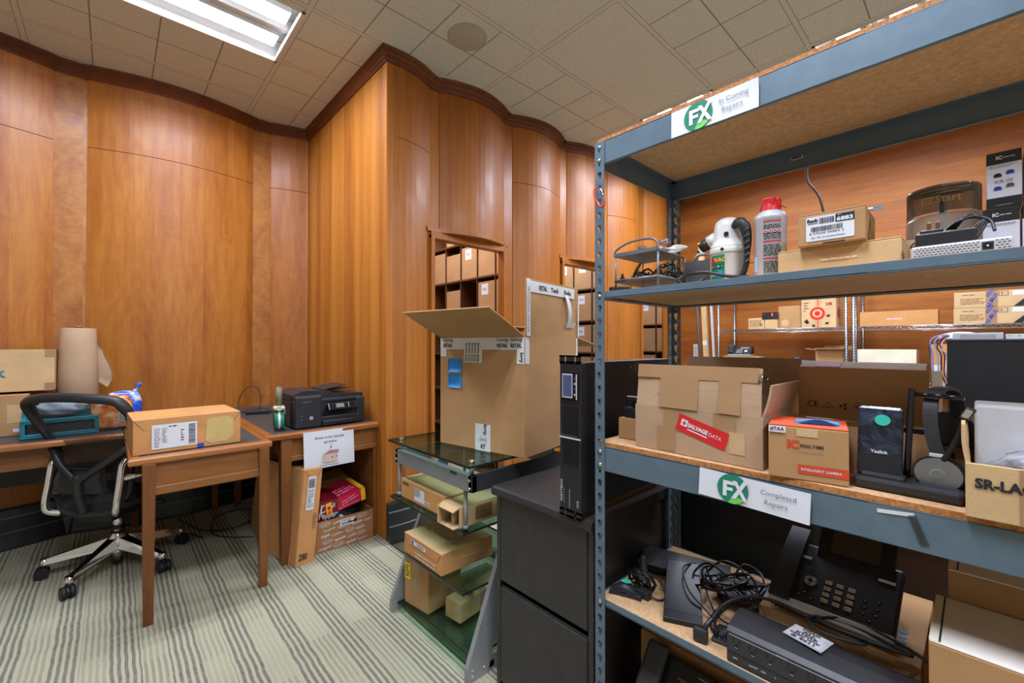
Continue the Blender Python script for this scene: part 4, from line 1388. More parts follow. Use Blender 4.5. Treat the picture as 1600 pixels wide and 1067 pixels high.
# tape gun standing on its nose
t = thing('tape_dispenser', 'hand packing-tape dispenser with green tape beside the printer', 'tape dispenser', (0.722, 2.80, 0.7487), -1.75)
def f(m):
    Xr = Matrix.Translation((0, 0, 0.058)) @ Matrix.Rotation(PI / 2, 4, 'X')
    m.lathe([(0.036, -0.025), (0.054, -0.025), (0.054, 0.025), (0.036, 0.025), (0.036, -0.025)], GREEN, 30, Xr)
    m.lathe([(0.0545, -0.006), (0.0545, 0.006)], PAPER, 30, Xr)
part(t, 'tape_roll', f, 'green and white roll of packing tape')
OLIVE = plain('olive_handle', S(112, 112, 84), 0.5); CREAM = plain('cream_metal', S(196, 190, 160), 0.35)
def f(m):
    m.box(-0.012, 0.012, 0.028, 0.032, 0.045, 0.135, CREAM, 0.001)
    m.box(-0.036, 0.036, -0.030, 0.032, 0.118, 0.142, CREAM, 0.010)
    m.cyl((-0.04, 0, 0.13), (0.04, 0, 0.13), 0.014, CREAM, n=14)
    m.cyl((0, -0.028, 0.058), (0, 0.032, 0.058), 0.036, BLACK, n=20)
part(t, 'bracket', f)
part(t, 'handle', lambda m: (m.cyl((0, 0, 0.145), (0, 0, 0.25), 0.0165, OLIVE, n=18), m.cyl((0, 0, 0.25), (0, 0, 0.254), 0.014, OLIVE, n=18)))

# printer
PRN = plain('printer_black', S(38, 39, 42), 0.42, var=0.08)
t = thing('printer', 'black all-in-one inkjet printer on the corner desk', 'printer', (0.792, 2.725, 0.7487), 0.045)
YZ = lambda: Matrix(((0, 0, 1, 0), (1, 0, 0, 0), (0, 1, 0, 0), (0, 0, 0, 1)))
W, D = 0.435, 0.33
def f(m):
    m.box(0, W, 0.03, D, 0.0, 0.165, PRN, 0.012, seg=3)
    m.box(0, 0.155, 0.0, 0.10, 0.0, 0.195, PRN, 0.012, seg=3)
    m.box(W - 0.055, W, 0.01, 0.10, 0.0, 0.165, PRN, 0.010)
    m.box(0.14, W - 0.04, 0.008, 0.06, 0.0, 0.055, PRN, 0.006)
    m.box(0.12, W - 0.02, 0.02, 0.08, 0.146, 0.168, PRN, 0.006)
part(t, 'body', f)
def f(m):    # document feeder hump on the left, sloping to the right
    m.prism([(0.0, 0.165), (W, 0.165), (W, 0.185), (0.25, 0.194), (0.205, 0.214), (0.06, 0.222), (0.0, 0.200)], 0.04, D - 0.01, PRN,
            Matrix(((1, 0, 0, 0), (0, 0, 1, 0), (0, 1, 0, 0), (0, 0, 0, 1))))
    m.box(0.19, 0.34, 0.07, 0.27, 0.0, 0.004, PRN, 0.001, X=Matrix.Translation((0.0, 0, 0.186)) @ Matrix.Rotation(-0.16, 4, 'Y'))
    m.box(0.17, 0.36, 0.09, 0.30, 0.0, 0.006, BLACK, 0.002, X=Matrix.Translation((0.0, 0, 0.180)) @ Matrix.Rotation(-0.10, 4, 'Y'))
part(t, 'feeder_lid', f)
part(t, 'output_bay', lambda m: (m.poly([(0.155, 0.018, 0.05), (0.20, 0.018, 0.14), (0.385, 0.018, 0.145), (0.40, 0.018, 0.10), (0.37, 0.018, 0.055)], GLOSS), m.box(0.15, 0.39, 0.0, 0.05, 0.052, 0.058, CHAR, 0.002)))
def f(m):
    Xp = Matrix.Translation((0.195, -0.008, 0.096)) @ Matrix.Rotation(-0.45, 4, 'X')
    m.box(0, 0.19, 0, 0.008, 0, 0.048, GLOSS, 0.003, X=Xp)
    m.rect((0.072, 0, 0.026), 0.052, 0.026, plain('lcd_grey', S(120, 116, 104), 0.25), lift=0.001, X=Xp)
    m.rect((0.112, 0, 0.04), 0.007, 0.006, DBLUE, lift=0.001, X=Xp); m.rect((0.128, 0, 0.028), 0.003, 0.032, LGREY, lift=0.001, X=Xp)
part(t, 'control_panel', f)
def f(m):
    m.box(0.155, 0.375, -0.012, 0.05, 0.004, 0.036, BLACK, 0.006)
    m.box(0.235, 0.315, -0.014, 0.0, 0.006, 0.018, GLOSS, 0.003)
part(t, 'paper_tray', f)
def f(m):
    m.scribble((0.065, 0.0, 0.158), 0.055, 0.006, 1, GREY, seed=9)
    m.rect((0.090, 0, 0.060), 0.018, 0.018, LGREY); m.disc((0.090, 0, 0.060), 0.005, INKG, lift=0.0008)
    m.rect((0.035, 0, 0.054), 0.010, 0.009, DBLUE)
    m.rect((0.035, 0, 0.075), 0.006, 0.004, GREY)
part(t, 'markings', f)

# sheet of paper hanging from the corner desk
t = thing('paper_sign', 'white paper notice with a drawn box taped to the corner desk front', 'sign', (0.812, 2.646, 0.515))
m = MB()
wv = lambda u, v: (0.296 * u + 0.006 * (1 - v) , 0.004 + 0.005 * math.sin(PI * u) * (1 - v) - 0.003 * math.sin(5 * u) * v, 0.226 * v + 0.018 * u * (1 - v) * 0.3)
m.grid(wv, 12, 10, PAPER)
m.build('sheet', t)
def f(m):
    y = 0.003
    m.text('Boxes to be recycled', (0.150, y, 0.182), 0.020, INKG, lift=0.002, bold=0.01)
    m.text('go below', (0.155, y, 0.155), 0.020, INKG, lift=0.002, bold=0.01)
    m.rect((0.158, y, 0.132), 0.002, 0.022, INKG, lift=0.002)
    m.poly([(0.151, y - 0.002, 0.124), (0.158, y - 0.002, 0.114), (0.165, y - 0.002, 0.124)], INKG)
    BX = plain('drawn_box', S(196, 170, 160), 0.8); BX2 = plain('drawn_box_shade', S(150, 118, 112), 0.8)
    m.rect((0.155, y, 0.058), 0.085, 0.048, BX, lift=0.002)
    m.poly([(0.1125, y - 0.0025, 0.082), (0.150, y - 0.0025, 0.103), (0.205, y - 0.0025, 0.100), (0.1975, y - 0.0025, 0.082)], BX2)
    m.disc((0.165, y, 0.060), 0.004, INK, lift=0.003); m.disc((0.188, y, 0.062), 0.004, INK, lift=0.003)
    m.rect((0.15, y, 0.018), 0.11, 0.003, INKG, lift=0.002)
part(t, 'print', f)

# flat mailers leaning under the corner desk
t = closed_carton('flat_carton', 'narrow tall carton with a long white label leaning by the corner desk leg', (0.756, 2.60, 0.002), 0, 0.112, 0.42, 0.535, CB_ORANGE, style='lid', rot=(0, 0.10, 0.22))
def f(m):
    m.rect((0.052, 0, 0.40), 0.048, 0.19, PAPER, lift=0.003, **FR); m.barcode((0.052, 0, 0.455), 0.038, 0.05, INK, lift=0.0036, **FR); m.scribble((0.052, 0, 0.37), 0.036, 0.10, 9, INKG, lift=0.0036, seed=3, **FR)
part(t, 'shipping_label', f)
part(t, 'print', lambda m: (m.rect((0.092, 0, 0.24), 0.022, 0.085, INKG, lift=0.003, **FR), m.rect((0.092, 0, 0.24), 0.019, 0.08, CB_ORANGE, lift=0.0034, **FR), m.scribble((0.092, 0, 0.24), 0.016, 0.075, 8, INK, lift=0.0038, seed=2, **FR),
                            m.text('280', (0.04, 0, 0.05), 0.05, INK, bold=0.02, lift=0.003, width=0.05)))
m = MB(); m.box(0, 0.012, 0, 0.60, 0, 0.50, CB, 0.002)
solo('cardboard_sheet', m, 'plain cardboard sheet leaning under the corner desk behind the leg', 'cardboard', (0.712, 2.79, 0.002), rot=(0, 0.10, 0.02))

# patterned snack carton with its contents
PAT = cardboard('printed_snack_carton', S(160, 112, 70))
t = open_carton('snack_carton', 'brown snack carton printed with white lettering on the floor under the corner desk', (0.876, 2.685, 0.0005), -0.02, 0.375, 0.36, 0.185, {'b': 20}, PAT, lens={'b': 0.10})
def f(m):
    rnd = random.Random(21)
    words = ['Original', 'Cookies', 'Sweet', 'Delicious', 'Gourmet', 'Brownies', 'Cookies', 'Original']
    k = 0
    for z in (0.022, 0.058, 0.094, 0.130, 0.163):
        x = 0.03 + rnd.uniform(0, 0.03)
        while x < 0.34:
            wd = rnd.uniform(0.05, 0.085)
            if x + wd > 0.372: break
            kind = k % 3
            r = (math.cos(0.16), 0, math.sin(0.16)); u = (-math.sin(0.16), 0, math.cos(0.16))
            if kind == 1:
                m.disc((x + wd / 2, -0.0004, z), wd / 2, PAPER, ry=0.014, lift=0.0008); m.disc((x + wd / 2, -0.0004, z), wd / 2 - 0.002, PAT, ry=0.012, lift=0.0012)
            m.text(words[k % len(words)], (x + wd / 2, -0.0004, z), 0.024 if kind != 1 else 0.016, PAPER, r, u, bold=0.025 if kind == 2 else 0.01, width=wd * (0.95 if kind != 1 else 0.7), lift=0.0018)
            x += wd + 0.008; k += 1
part(t, 'print', f)
part(t, 'barcode_label', lambda m: (m.rect((0.205, 0, 0.150), 0.085, 0.042, PAPER, lift=0.003), m.barcode((0.205, 0, 0.142), 0.07, 0.012, INK, lift=0.0036), m.scribble((0.205, 0, 0.160), 0.072, 0.014, 2, INK, lift=0.0036)))
t = closed_carton('snack_box', 'raspberry red snack box with yellow end panels on top of the snack carton', (0.972, 2.73, 0.190), 0, 0.27, 0.20, 0.085, PINK, style='rsc', rot=(0.12, -0.16, 0.10))
def f(m):
    m.rect((0.022, 0, 0.042), 0.036, 0.084, YELLOW, lift=0.001, **FR); m.rect((0.252, 0, 0.042), 0.03, 0.084, YELLOW, lift=0.001, **FR); m.rect((0.252, 0.1, 0.085), 0.03, 0.19, YELLOW, lift=0.001, **TP)
    m.rect((0.022, 0, 0.05), 0.02, 0.022, RED, lift=0.0016, **FR); m.rect((0.022, 0, 0.02), 0.02, 0.022, ORANGE, lift=0.0016, **FR)
    PK = plain('print_pink', S(232, 150, 170), 0.5); PK2 = plain('print_wine', S(150, 16, 50), 0.5)
    m.scribble((0.165, 0, 0.052), 0.12, 0.036, 2, PK, r=(math.cos(.2), 0, math.sin(.2)), u=(-math.sin(.2), 0, math.cos(.2)), lift=0.002, seed=5)
    m.scribble((0.13, 0.07, 0.085), 0.17, 0.09, 3, PK, lift=0.002, seed=6, r=(math.cos(.2), math.sin(.2), 0), u=(-math.sin(.2), math.cos(.2), 0))
    m.disc((0.09, 0.14, 0.085), 0.03, PK2, lift=0.0016, **TP)
    m.scribble((0.14, 0, 0.016), 0.16, 0.008, 1, PAPER, lift=0.002)
    m.disc((0.064, 0, 0.06), 0.016, PAPER, lift=0.002); 
part(t, 'print', f)
t = closed_carton('soda_carton', 'dark red soda carton with big white lettering leaning in the snack carton', (0.918, 2.745, 0.125), 0, 0.125, 0.20, 0.17, plain('soda_red', S(122, 18, 30), 0.4), style='lid', rot=(0.10, 0.02, -0.05))
part(t, 'print', lambda m: (m.text('Dr', (0.055, 0, 0.12), 0.07, PAPER, bold=0.02, lift=0.003, shear=0.1, **FR), m.text('Pepper', (0.066, 0, 0.072), 0.055, PAPER, bold=0.02, lift=0.003, shear=0.1, width=0.115, **FR), m.rect((0.0625, 0, 0.035), 0.12, 0.012, LIME, lift=0.003, **FR)))
bag('plastic_bag', 'black plastic bag in the snack carton below the raspberry box', (1.055, 2.79, 0.05), 0.20, 0.30, 0.16, BAGM, 14)
m = MB(); m.box(0, 0.24, 0, 0.16, 0, 0.004, CB_DARK)
solo('cardboard_flap', m, 'loose cardboard piece behind the raspberry snack box', 'cardboard', (0.98, 2.93, 0.27), rot=(0.5, -0.12, 0.1))

# leads on the carpet under the desks
for pts, lb in (([(0.35, 3.9, 0.005), (0.45, 3.55, 0.005), (0.62, 3.45, 0.005), (0.80, 3.55, 0.02), (0.72, 3.75, 0.02), (0.55, 3.7, 0.02), (0.5, 3.4, 0.005), (0.68, 3.2, 0.005)], 'black lead looping on the carpet under the near desk'),
                ([(0.02, 3.80, 0.005), (0.18, 3.62, 0.005), (0.34, 3.60, 0.005), (0.44, 3.40, 0.005)], 'black lead on the carpet beside the chair base')):
    m = MB(); m.tube(smooth_path(pts, 7), 0.004, BLACK, 6)
    solo('floor_cable', m, lb, 'cord')

# ------------------------------------------------------------------ cartons on the glass stand
t = open_carton('tall_carton', 'tall open brown carton with white tape and blue notes on the glass stand', (1.098, 1.666, 0.8065), math.radians(-79.7), 0.470, 0.43, 0.475, {'f': 65, 'r': 1, 'b': 100, 'l': -75}, CB, lens={'f': 0.237, 'r': 0.232, 'b': 0.232, 'l': 0.22}, th=0.006)
def wraptext(m, x0, x1, z, face, size=0.026):
    x = x0; k = 0
    ws = ['RETAIL', 'Technology', 'Solutions', '///']
def f(m):
    lift = 0.0012
    m.rect((0.235, 0, 0.448), 0.466, 0.05, TAPE_WHITE, lift=lift, **FR)
    m.rect((0.20, 0, 0.415), 0.105, 0.095, TAPE_WHITE, lift=lift + 0.0004, **FR)
    m.rect((0.45, 0, 0.42), 0.036, 0.105, TAPE_WHITE, lift=lift + 0.0002, **FR); m.rect((0.022, 0, 0.43), 0.036, 0.08, TAPE_WHITE, lift=lift + 0.0002, **FR)
    m.rect((0.255, 0, 0.055), 0.085, 0.112, TAPE_WHITE, lift=lift, **FR)
    m.rect((0.47, 0.016, 0.42), 0.03, 0.105, TAPE_WHITE, lift=lift, **RT)
    m.rect((0.47, 0.42, 0.42), 0.016, 0.105, TAPE_WHITE, lift=lift, **RT)
part(t, 'tape', f, 'white printed packing tape')
def f(m):
    lift = 0.0024
    rr, uu = (-1, 0, 0), (0, 0, -1)
    for x in (0.05, 0.36, 0.43):
        m.text('RETAIL', (x, 0, 0.458), 0.022, INK, rr, uu, bold=0.03, lift=-lift * 0 + lift if False else lift, width=0.055) if False else m.text('RETAIL', (x, 0, 0.440), 0.022, INK, (1, 0, 0), (0, 0, 1), bold=0.03, lift=lift, width=0.055)
        m.text('Technology', (x, 0, 0.462), 0.020, INK, (1, 0, 0), (0, 0, 1), lift=lift, width=0.062)
    for k in range(5):
        m.text('RETAIL Technology', (0.163 + 0.017 * k, 0, 0.413), 0.015, INK, (0, 0, 1), (-1, 0, 0), bold=0.02, lift=lift + 0.0004, width=0.08)
    m.text('logy', (0.268, 0, 0.088), 0.024, INK, (0, 0, -1), (1, 0, 0), bold=0.03, lift=lift, width=0.045)
    for ry in (0.019, 0.010, 0.002):
        m.disc((0.258, 0, 0.045), 0.019, INKG, lift=lift, ry=ry); m.disc((0.258, 0, 0.045), 0.0175, TAPE_WHITE, lift=lift + 0.0002, ry=max(ry - 0.0015, 0.0006))
    m.text('RT', (0.258, 0, 0.016), 0.022, INK, bold=0.03, lift=lift)
    m.text('logy', (0.455, 0, 0.392), 0.022, INK, (0, 0, -1), (1, 0, 0), bold=0.03, lift=lift, width=0.04)
part(t, 'lettering', f, split=True)
for z in (0.353, 0.284):
    m = MB()
    m.grid(lambda u, v, z=z: (0.052 + 0.082 * u, -0.0012 - 0.004 * (1 - v) ** 2, z - 0.03 + 0.060 * v), 4, 4, BLUE, thick=(0, 0.0004, 0))
    m.scribble((0.093, -0.004, z + 0.004), 0.06, 0.030, 4, plain('faded_ink', S(24, 92, 158), 0.7), lift=0.002, seed=int(z * 1000))
    m.build('sticky_note', t)
# torn tape strip on the raised side flap
def f(m):
    Xf = Matrix.Translation((0.4765, 0, 0.475))
    m.rect((0, 0.016, 0.116), 0.026, 0.225, TAPE_WHITE, lift=0.001, X=Xf, **RT)
    m.rect((0, 0.205, 0.200), 0.36, 0.045, TAPE_WHITE, lift=0.0012, X=Xf, **RT)
    m.grid(lambda u, v: (0.004 + 0.012 * math.sin(PI * v), 0.30 + 0.03 * u - 0.01 * v + 0.02 * (1 - v), 0.06 + 0.13 * v), 4, 8, TAPE_WHITE, X=Xf)
    m.grid(lambda u, v: (0.006 + 0.008 * v, 0.30 + 0.075 * u, 0.045 + 0.022 * v), 4, 3, TAPE_WHITE, X=Xf)
    m.rect((0, 0.424, 0.08), 0.012, 0.15, TAPE_WHITE, lift=0.001, X=Xf, **RT)
part(t, 'torn_tape', f, 'torn white tape hanging from the raised flap')
def f(m):
    Xf = Matrix.Translation((0.478, 0, 0.475))
    for k, y in enumerate((0.12, 0.21, 0.32)):
        m.text(['RETAIL', 'Tech', 'Solu'][k], (0, y, 0.200), 0.026, INK, bold=0.03, lift=0.0012, X=Xf, width=0.06, **RT)
    m.text('RETAIL Technology', (0, 0.016, 0.11), 0.012, INK, (0, 0, 1), (0, -1, 0), lift=0.0012, X=Xf, width=0.18)
part(t, 'lettering', f, split=True)

t = closed_carton('flat_box', 'flat orange-brown box with white label on the second glass tier', (1.0, 1.847, 0.5415), R90, 0.362, 0.26, 0.084, CB_ORANGE, style='rsc', lidmat=CB_LIGHT)
part(t, 'label', lambda m: (m.rect((0.165, 0, 0.040), 0.085, 0.055, PAPER, lift=0.001), m.rect((0.228, 0, 0.022), 0.045, 0.014, PAPER, lift=0.001), m.scribble((0.15, 0, 0.048), 0.05, 0.036, 5, INK, lift=0.0016), m.scribble((0.228, 0, 0.022), 0.034, 0.008, 1, INK, lift=0.0016)))
part(t, 'print', lambda m: m.text('SOPHOS', (0.045, 0, 0.066), 0.018, INK, bold=0.03, lift=0.001, width=0.055))
t = open_carton('sleeve_box', 'narrow carton with its end flaps open lying on the second glass tier', (0.990, 1.470, 0.6215), 0, 0.078, 0.108, 0.42, {'f': 20, 'b': 55}, CB_LIGHT, rot=(-PI / 2, 0, R90), lens={'f': 0.03, 'b': 0.03}) if False else None
m = MB()
t = thing('sleeve_box', 'narrow carton with its end flaps open lying on the second glass tier', 'box', (0.985, 1.473, 0.5415), R90)
w, h, L, k = 0.112, 0.080, 0.42, 0.004
m.box(0, w, 0, L, 0, k, CB_LIGHT); m.box(0, w, 0, L, h - k, h, CB_LIGHT); m.box(0, k, 0, L, k, h - k, CB_LIGHT); m.box(w - k, w, 0, L, k, h - k, CB_LIGHT); m.box(w * 0.52, w * 0.52 + k, 0.0, L, k, h - k, CB_LIGHT)
m.box(k, w - k, 0.22, 0.225, k, h - k, CB_DARK)
m.build('body', t)
part(t, 'flap', lambda m: m.box(0.002, w - 0.002, -0.032, 0, 0, 0.0035, CB_LIGHT, X=Matrix.Translation((0, 0, h - 0.004)) @ Matrix.Rotation(0.35, 4, 'X')))
part(t, 'flap', lambda m: m.box(0.004, w - 0.004, -0.028, 0, 0, 0.0035, CB_LIGHT, X=Matrix.Translation((0, 0, 0.0008))))
part(t, 'flap', lambda m: m.box(0, 0.0035, -0.035, 0, 0.004, h - 0.006, CB_LIGHT, X=Matrix.Translation((0.001, 0, 0)) @ Matrix.Rotation(0.25, 4, 'Z')))
part(t, 'label', lambda m: (m.rect((w, 0.24, 0.04), 0.10, 0.05, GREY, lift=0.001, **RT), m.scribble((w, 0.24, 0.04), 0.08, 0.036, 4, INK, lift=0.0016, **RT), m.rect((w * 0.6, 0.24, h), 0.05, 0.09, LGREY, lift=0.001, **TP)))
part(t, 'patch', lambda m: m.rect((w, 0.12, 0.04), 0.085, 0.055, CB_DARK, lift=0.001, **RT))
t = closed_carton('flat_box', 'brown tuck-lid box with small white label on the third glass tier', (0.975, 1.770, 0.3165), R90, 0.298, 0.27, 0.088, CB_ORANGE, style='lid', lidmat=CB_LIGHT)
part(t, 'label', lambda m: (m.rect((0.125, 0, 0.066), 0.12, 0.018, PAPER, lift=0.003), m.rect((0.078, 0, 0.066), 0.015, 0.014, DBLUE, lift=0.0036), m.scribble((0.145, 0, 0.066), 0.06, 0.012, 2, INK, lift=0.0036)))
def f(m):
    PR = plain('white_print', S(212, 200, 182), 0.8)
    m.scribble((0.18, 0, 0.022), 0.16, 0.03, 2, PR, lift=0.003, seed=7)
    m.scribble((0.298, 0.16, 0.045), 0.11, 0.006, 1, PR, lift=0.001, **RT)
    for k in range(2):
        m.disc((0.15, 0.13, 0.088), 0.10 - 0.006 * k, [PR, CB_LIGHT][k], lift=0.001 + 0.0004 * k, ry=0.055 - 0.006 * k, **TP)
    m.scribble((0.15, 0.13, 0.088), 0.13, 0.03, 3, PR, lift=0.002, **TP)
part(t, 'print', f)
t = closed_carton('carton', 'upright carton with a yellow sticker on the bottom glass tier', (1.012, 1.832, 0.0505), R90 + 0.14, 0.168, 0.20, 0.236, CB, TAPE_CLEAR)
part(t, 'sticker', lambda m: (m.rect((0.022, 0, 0.15), 0.042, 0.075, YELLOW, lift=0.0012), m.scribble((0.022, 0, 0.15), 0.03, 0.055, 5, INK, lift=0.0018)), 'yellow warning sticker')
part(t, 'front_tape', lambda m: (m.rect((0.085, 0, 0.20), 0.05, 0.09, TAPE_TAN, lift=0.0012), m.rect((0.085, 0, 0.11), 0.012, 0.06, GREY, lift=0.0014)))
t = closed_carton('carton', 'long low carton lying behind the upright one on the bottom glass tier', (1.090, 1.612, 0.0505), R90 + 0.13, 0.095, 0.30, 0.080, CB_LIGHT, TAPE_TAN)
part(t, 'print', lambda m: m.scribble((0.05, 0.09, 0.08), 0.05, 0.03, 2, INK, lift=0.002, **TP))

# ------------------------------------------------------------------ signs and clip on the steel shelf
def fx_sign(name, label, loc, w, h, line1, wob, rot=None):
    """paper sign: sheet curling off the beam, round green mark with FX, two lines of print. local x to the right, z up, front -y"""
    t = thing(name, label, 'sign', loc, R90, rot=rot)
    m = MB()
    def sh(u, v):
        return (w * u, -0.0015 - wob(u, v), h * v)
    m.grid(sh, 24, 8, PAPER)
    m.build('sheet', t)
    m = MB()
    def onsheet(x, z, lift):
        p = sh(min(max(x / w, 0), 1), min(max(z / h, 0), 1)); return Vector((x, p[1] - lift, z))
    cx, cz, R = 0.34 * w, 0.5 * h, 0.53 * h
    def patch(poly, mat, lift):
        m.poly([onsheet(x, min(max(z, -0.004), h + 0.004), lift) for x, z in poly], mat)
    circ = [(cx + R * math.cos(2 * PI * k / 40), cz + R * math.sin(2 * PI * k / 40)) for k in range(40)]
    patch(circ, GREEN, 0.0018)
    patch([(cx + R * 0.97 * math.cos(a), cz + R * 0.97 * math.sin(a)) for a in [math.radians(-105 + 6 * k) for k in range(12)]] + [(cx + 0.12 * R, cz - 0.35 * R)], LIME, 0.0022)
    s_ = R
    F_ = [(-0.62, -0.55), (-0.62, 0.50), (0.12, 0.50), (0.12, 0.26), (-0.36, 0.26), (-0.36, 0.08), (0.02, 0.08), (0.02, -0.14), (-0.36, -0.14), (-0.36, -0.55)]
    X1 = [(-0.06, -0.60), (0.22, -0.60), (0.98, 0.72), (0.70, 0.72)]
    X2 = [(0.70, -0.60), (0.98, -0.60), (0.26, 0.60), (0.00, 0.60)]
    for sp, l in (([(-0.62, -0.55), (-0.36, -0.55), (-0.36, 0.50), (-0.62, 0.50)], .0), ([(-0.36, 0.26), (0.12, 0.26), (0.12, 0.50), (-0.36, 0.50)], .0), ([(-0.36, -0.14), (0.02, -0.14), (0.02, 0.08), (-0.36, 0.08)], .0), (X1, .0003), (X2, .0006)):
        patch([(cx + a * s_, cz + b * s_) for a, b in sp], PAPER, 0.0028 + l)
    for txt, zz, xx, sz in ((line1, 0.66, 0.745, 0.235), ('Repairs', 0.34, 0.73, 0.235)):
        p = onsheet(xx * w, zz * h, 0.0)
        m.text(txt, p, sz * h, INKG, lift=0.0034)
    m.build('print', t)
    return t
fx_sign('paper_sign', 'white paper sign reading In Coming Repairs with round green logo on the top beam', (1.0198, 0.516, 1.7615), 0.198, 0.064, 'In Coming',
        lambda u, v: 0.006 * max(0, u - 0.45) * max(0, v - 0.6) * 2 + 0.0015 * (1 - v))
fx_sign('paper_sign', 'white paper sign reading Completed Repairs with round green logo on the middle beam', (1.0198, 0.450, 0.900), 0.222, 0.062, 'Completed',
        lambda u, v: 0.008 * max(0, u - 0.4) * (1 - v) + 0.003 * (1 - v) + 0.004 * v * u, rot=(0.0, 0.03, R90))
m = MB()
m.rect((0, 0, 0), 0.012, 0.05, FILM, r=(0, -1, 0.35), u=(0, 0.35, 1))
m.rect((0.0, 0.03, 0.022), 0.05, 0.007, TAPE_WHITE, r=(0, -1, 0.1), u=(0, 0.1, 1))
solo('tape_scrap', m, 'torn strip of clear tape on the middle beam under the headset', 'tape', (1.0215, 0.072, 0.930))
t = thing('carabiner', 'small red carabiner clip hooked in the shelf corner post', 'carabiner', (1.012, 0.724, 1.6983), R90)
m = MB(); m.tube(smooth_path([(-0.012, 0.004, 0.0), (-0.016, -0.006, -0.005), (-0.014, -0.012, -0.02), (-0.002, -0.010, -0.055), (0.008, -0.008, -0.063), (0.016, -0.006, -0.058), (0.017, -0.004, -0.045)], 5), 0.0026, RED, 8); m.build('body', t)
m = MB(); m.tube([(0.017, -0.004, -0.046), (0.004, -0.002, -0.012), (-0.008, 0.002, 0.002)], 0.002, CHROME, 8); m.build('gate', t)

# ------------------------------------------------------------------ upper deck
Z = SH_U + 0.0005
t = thing('desk_organizer', 'grey metal two-tier desk organizer at the left end of the upper deck', 'organizer', (1.055, 0.706, Z), R90)
DG = plain('grey_painted_metal', S(112, 118, 124), 0.4, 0.4, var=0.05)
w, d, h = 0.134, 0.150, 0.100
m = MB(); m.box(0, w, 0, d, h, h + 0.003, DG, 0.001); m.box(0, w, -0.001, 0.001, h, h + 0.010, DG); m.box(0, 0.002, 0, d, h, h + 0.010, DG); m.build('tray', t)
for x, y in ((0.002, 0.002), (w - 0.002, 0.002), (0.002, d), (w - 0.002, d)):
    m = MB(); m.cyl((x, y, 0), (x, y, h), 0.0028, DG, n=10); m.build('post', t)
m = MB()
for (a, b) in (((0, 0, 0.032), (w, 0, 0.032)), ((w, 0, 0.032), (w, d, 0.032)), ((0, d, 0.032), (w, d, 0.032))):
    m.cyl(a, b, 0.0035, DG, n=10)
m.box(0, w, 0, d, 0.026, 0.028, DG)
m.build('lower_tray', t)
m = MB(); m.tube(smooth_path([(0.0, 0, h), (0.004, 0, h + 0.018), (0.045, 0, h + 0.034), (0.10, 0, h + 0.036), (0.128, 0, h + 0.026), (w, 0, h)], 5), 0.003, DG, 8); m.build('handle', t)
m = MB()
m.box(w - 0.004, w + 0.085, d - 0.002, d, 0.0, 0.085, DG); m.box(w + 0.083, w + 0.085, d, d + 0.10, 0.0, 0.085, DG); m.box(w - 0.004, w - 0.002, d, d + 0.10, 0, 0.085, DG); m.box(w - 0.004, w + 0.085, d, d + 0.10, 0, 0.002, DG)
m.build('side_bin', t)
# cable tangle in the organizer
m = MB()
rnd = random.Random(4)
for k in range(5):
    c = Vector((1.115 + 0.02 * k, 0.65 - 0.012 * k, Z + 0.05))
    m.tube(smooth_path([c + Vector((0.02 * math.cos(a + k), 0.03 * math.sin(a + k), 0.012 * math.sin(2 * a + k))) for a in [2 * PI * j / 8 for j in range(8)]], 4, True), 0.0028, BLACK, 6, True)
solo('cable_coil', m, 'coil of black leads on the lower tier of the desk organizer', 'cable')
m = MB(); m.tube(smooth_path([(1.075, 0.665, Z + 0.034), (1.09, 0.660, Z + 0.06), (1.08, 0.640, Z + 0.075), (1.072, 0.645, Z + 0.05), (1.085, 0.62, Z + 0.036)], 6), 0.003, BLACK, 6)
solo('cable_loop', m, 'stiff black cable loop inside the desk organizer', 'cable')
bag('plastic_bag', 'clear plastic bag of parts inside the desk organizer', (1.15, 0.60, Z + 0.030), 0.07, 0.06, 0.05, FILM, 31)
m = MB()
m.box(0, 0.055, 0, 0.035, 0, 0.014, CLEAR, 0.002); m.box(0.004, 0.051, 0.003, 0.032, 0.001, 0.010, CHAR)
solo('parts_case', m, 'small clear plastic case in front of the desk organizer posts', 'case', (1.035, 0.713, Z), R90)
m = MB(); m.box(0, 0.012, 0, 0.01, 0, 0.012, BLACK, 0.002); m.cyl((0.006, 0.005, 0.012), (0.006, 0.005, 0.022), 0.004, BLACK, n=12)
solo('thumb_stopper', m, 'small black stopper on the organizer rail', 'stopper', (1.062, 0.695, Z + 0.030), R90)
t = thing('network_cable', 'white network cable with clear plugs on the organizer tray', 'cable', (1.10, 0.62, Z + h + 0.0035), R90)
m = MB()
for k in range(4):
    m.tube(smooth_path([(-0.005 + 0.01 * k, 0.0, 0.006 + 0.004 * k), (0.03, 0.012 * k, 0.010), (0.062, 0.02, 0.006 + 0.003 * k), (0.08, 0.05, 0.012), (0.03, 0.06, 0.006 + 0.003 * k), (0.0, 0.03, 0.008)], 5), 0.003, WHITE, 6)
m.build('cable', t)
for (x, y, z, a) in ((-0.022, -0.005, 0.020, 0.15), (0.045, -0.008, 0.024, -0.2)):
    m = MB(); m.box(-0.012, 0.012, -0.006, 0.006, -0.005, 0.005, CLEAR, 0.001, X=TR(x, y, z, 0, 0, a)); m.box(-0.009, 0.009, -0.004, 0.004, -0.003, 0.002, LGREY, X=TR(x, y, z, 0, 0, a)); m.build('plug', t)
m = MB(); m.grid(lambda u, v: (0.05 * u, -0.012 + 0.012 * v, 0.003 + 0.008 * u + 0.004 * v), 4, 3, RED, thick=(0, 0, 0.002))
solo('red_strap', m, 'short red strap on the organizer tray among white cable', 'strap', (1.085, 0.62, Z + h + 0.004), R90)
m = MB()
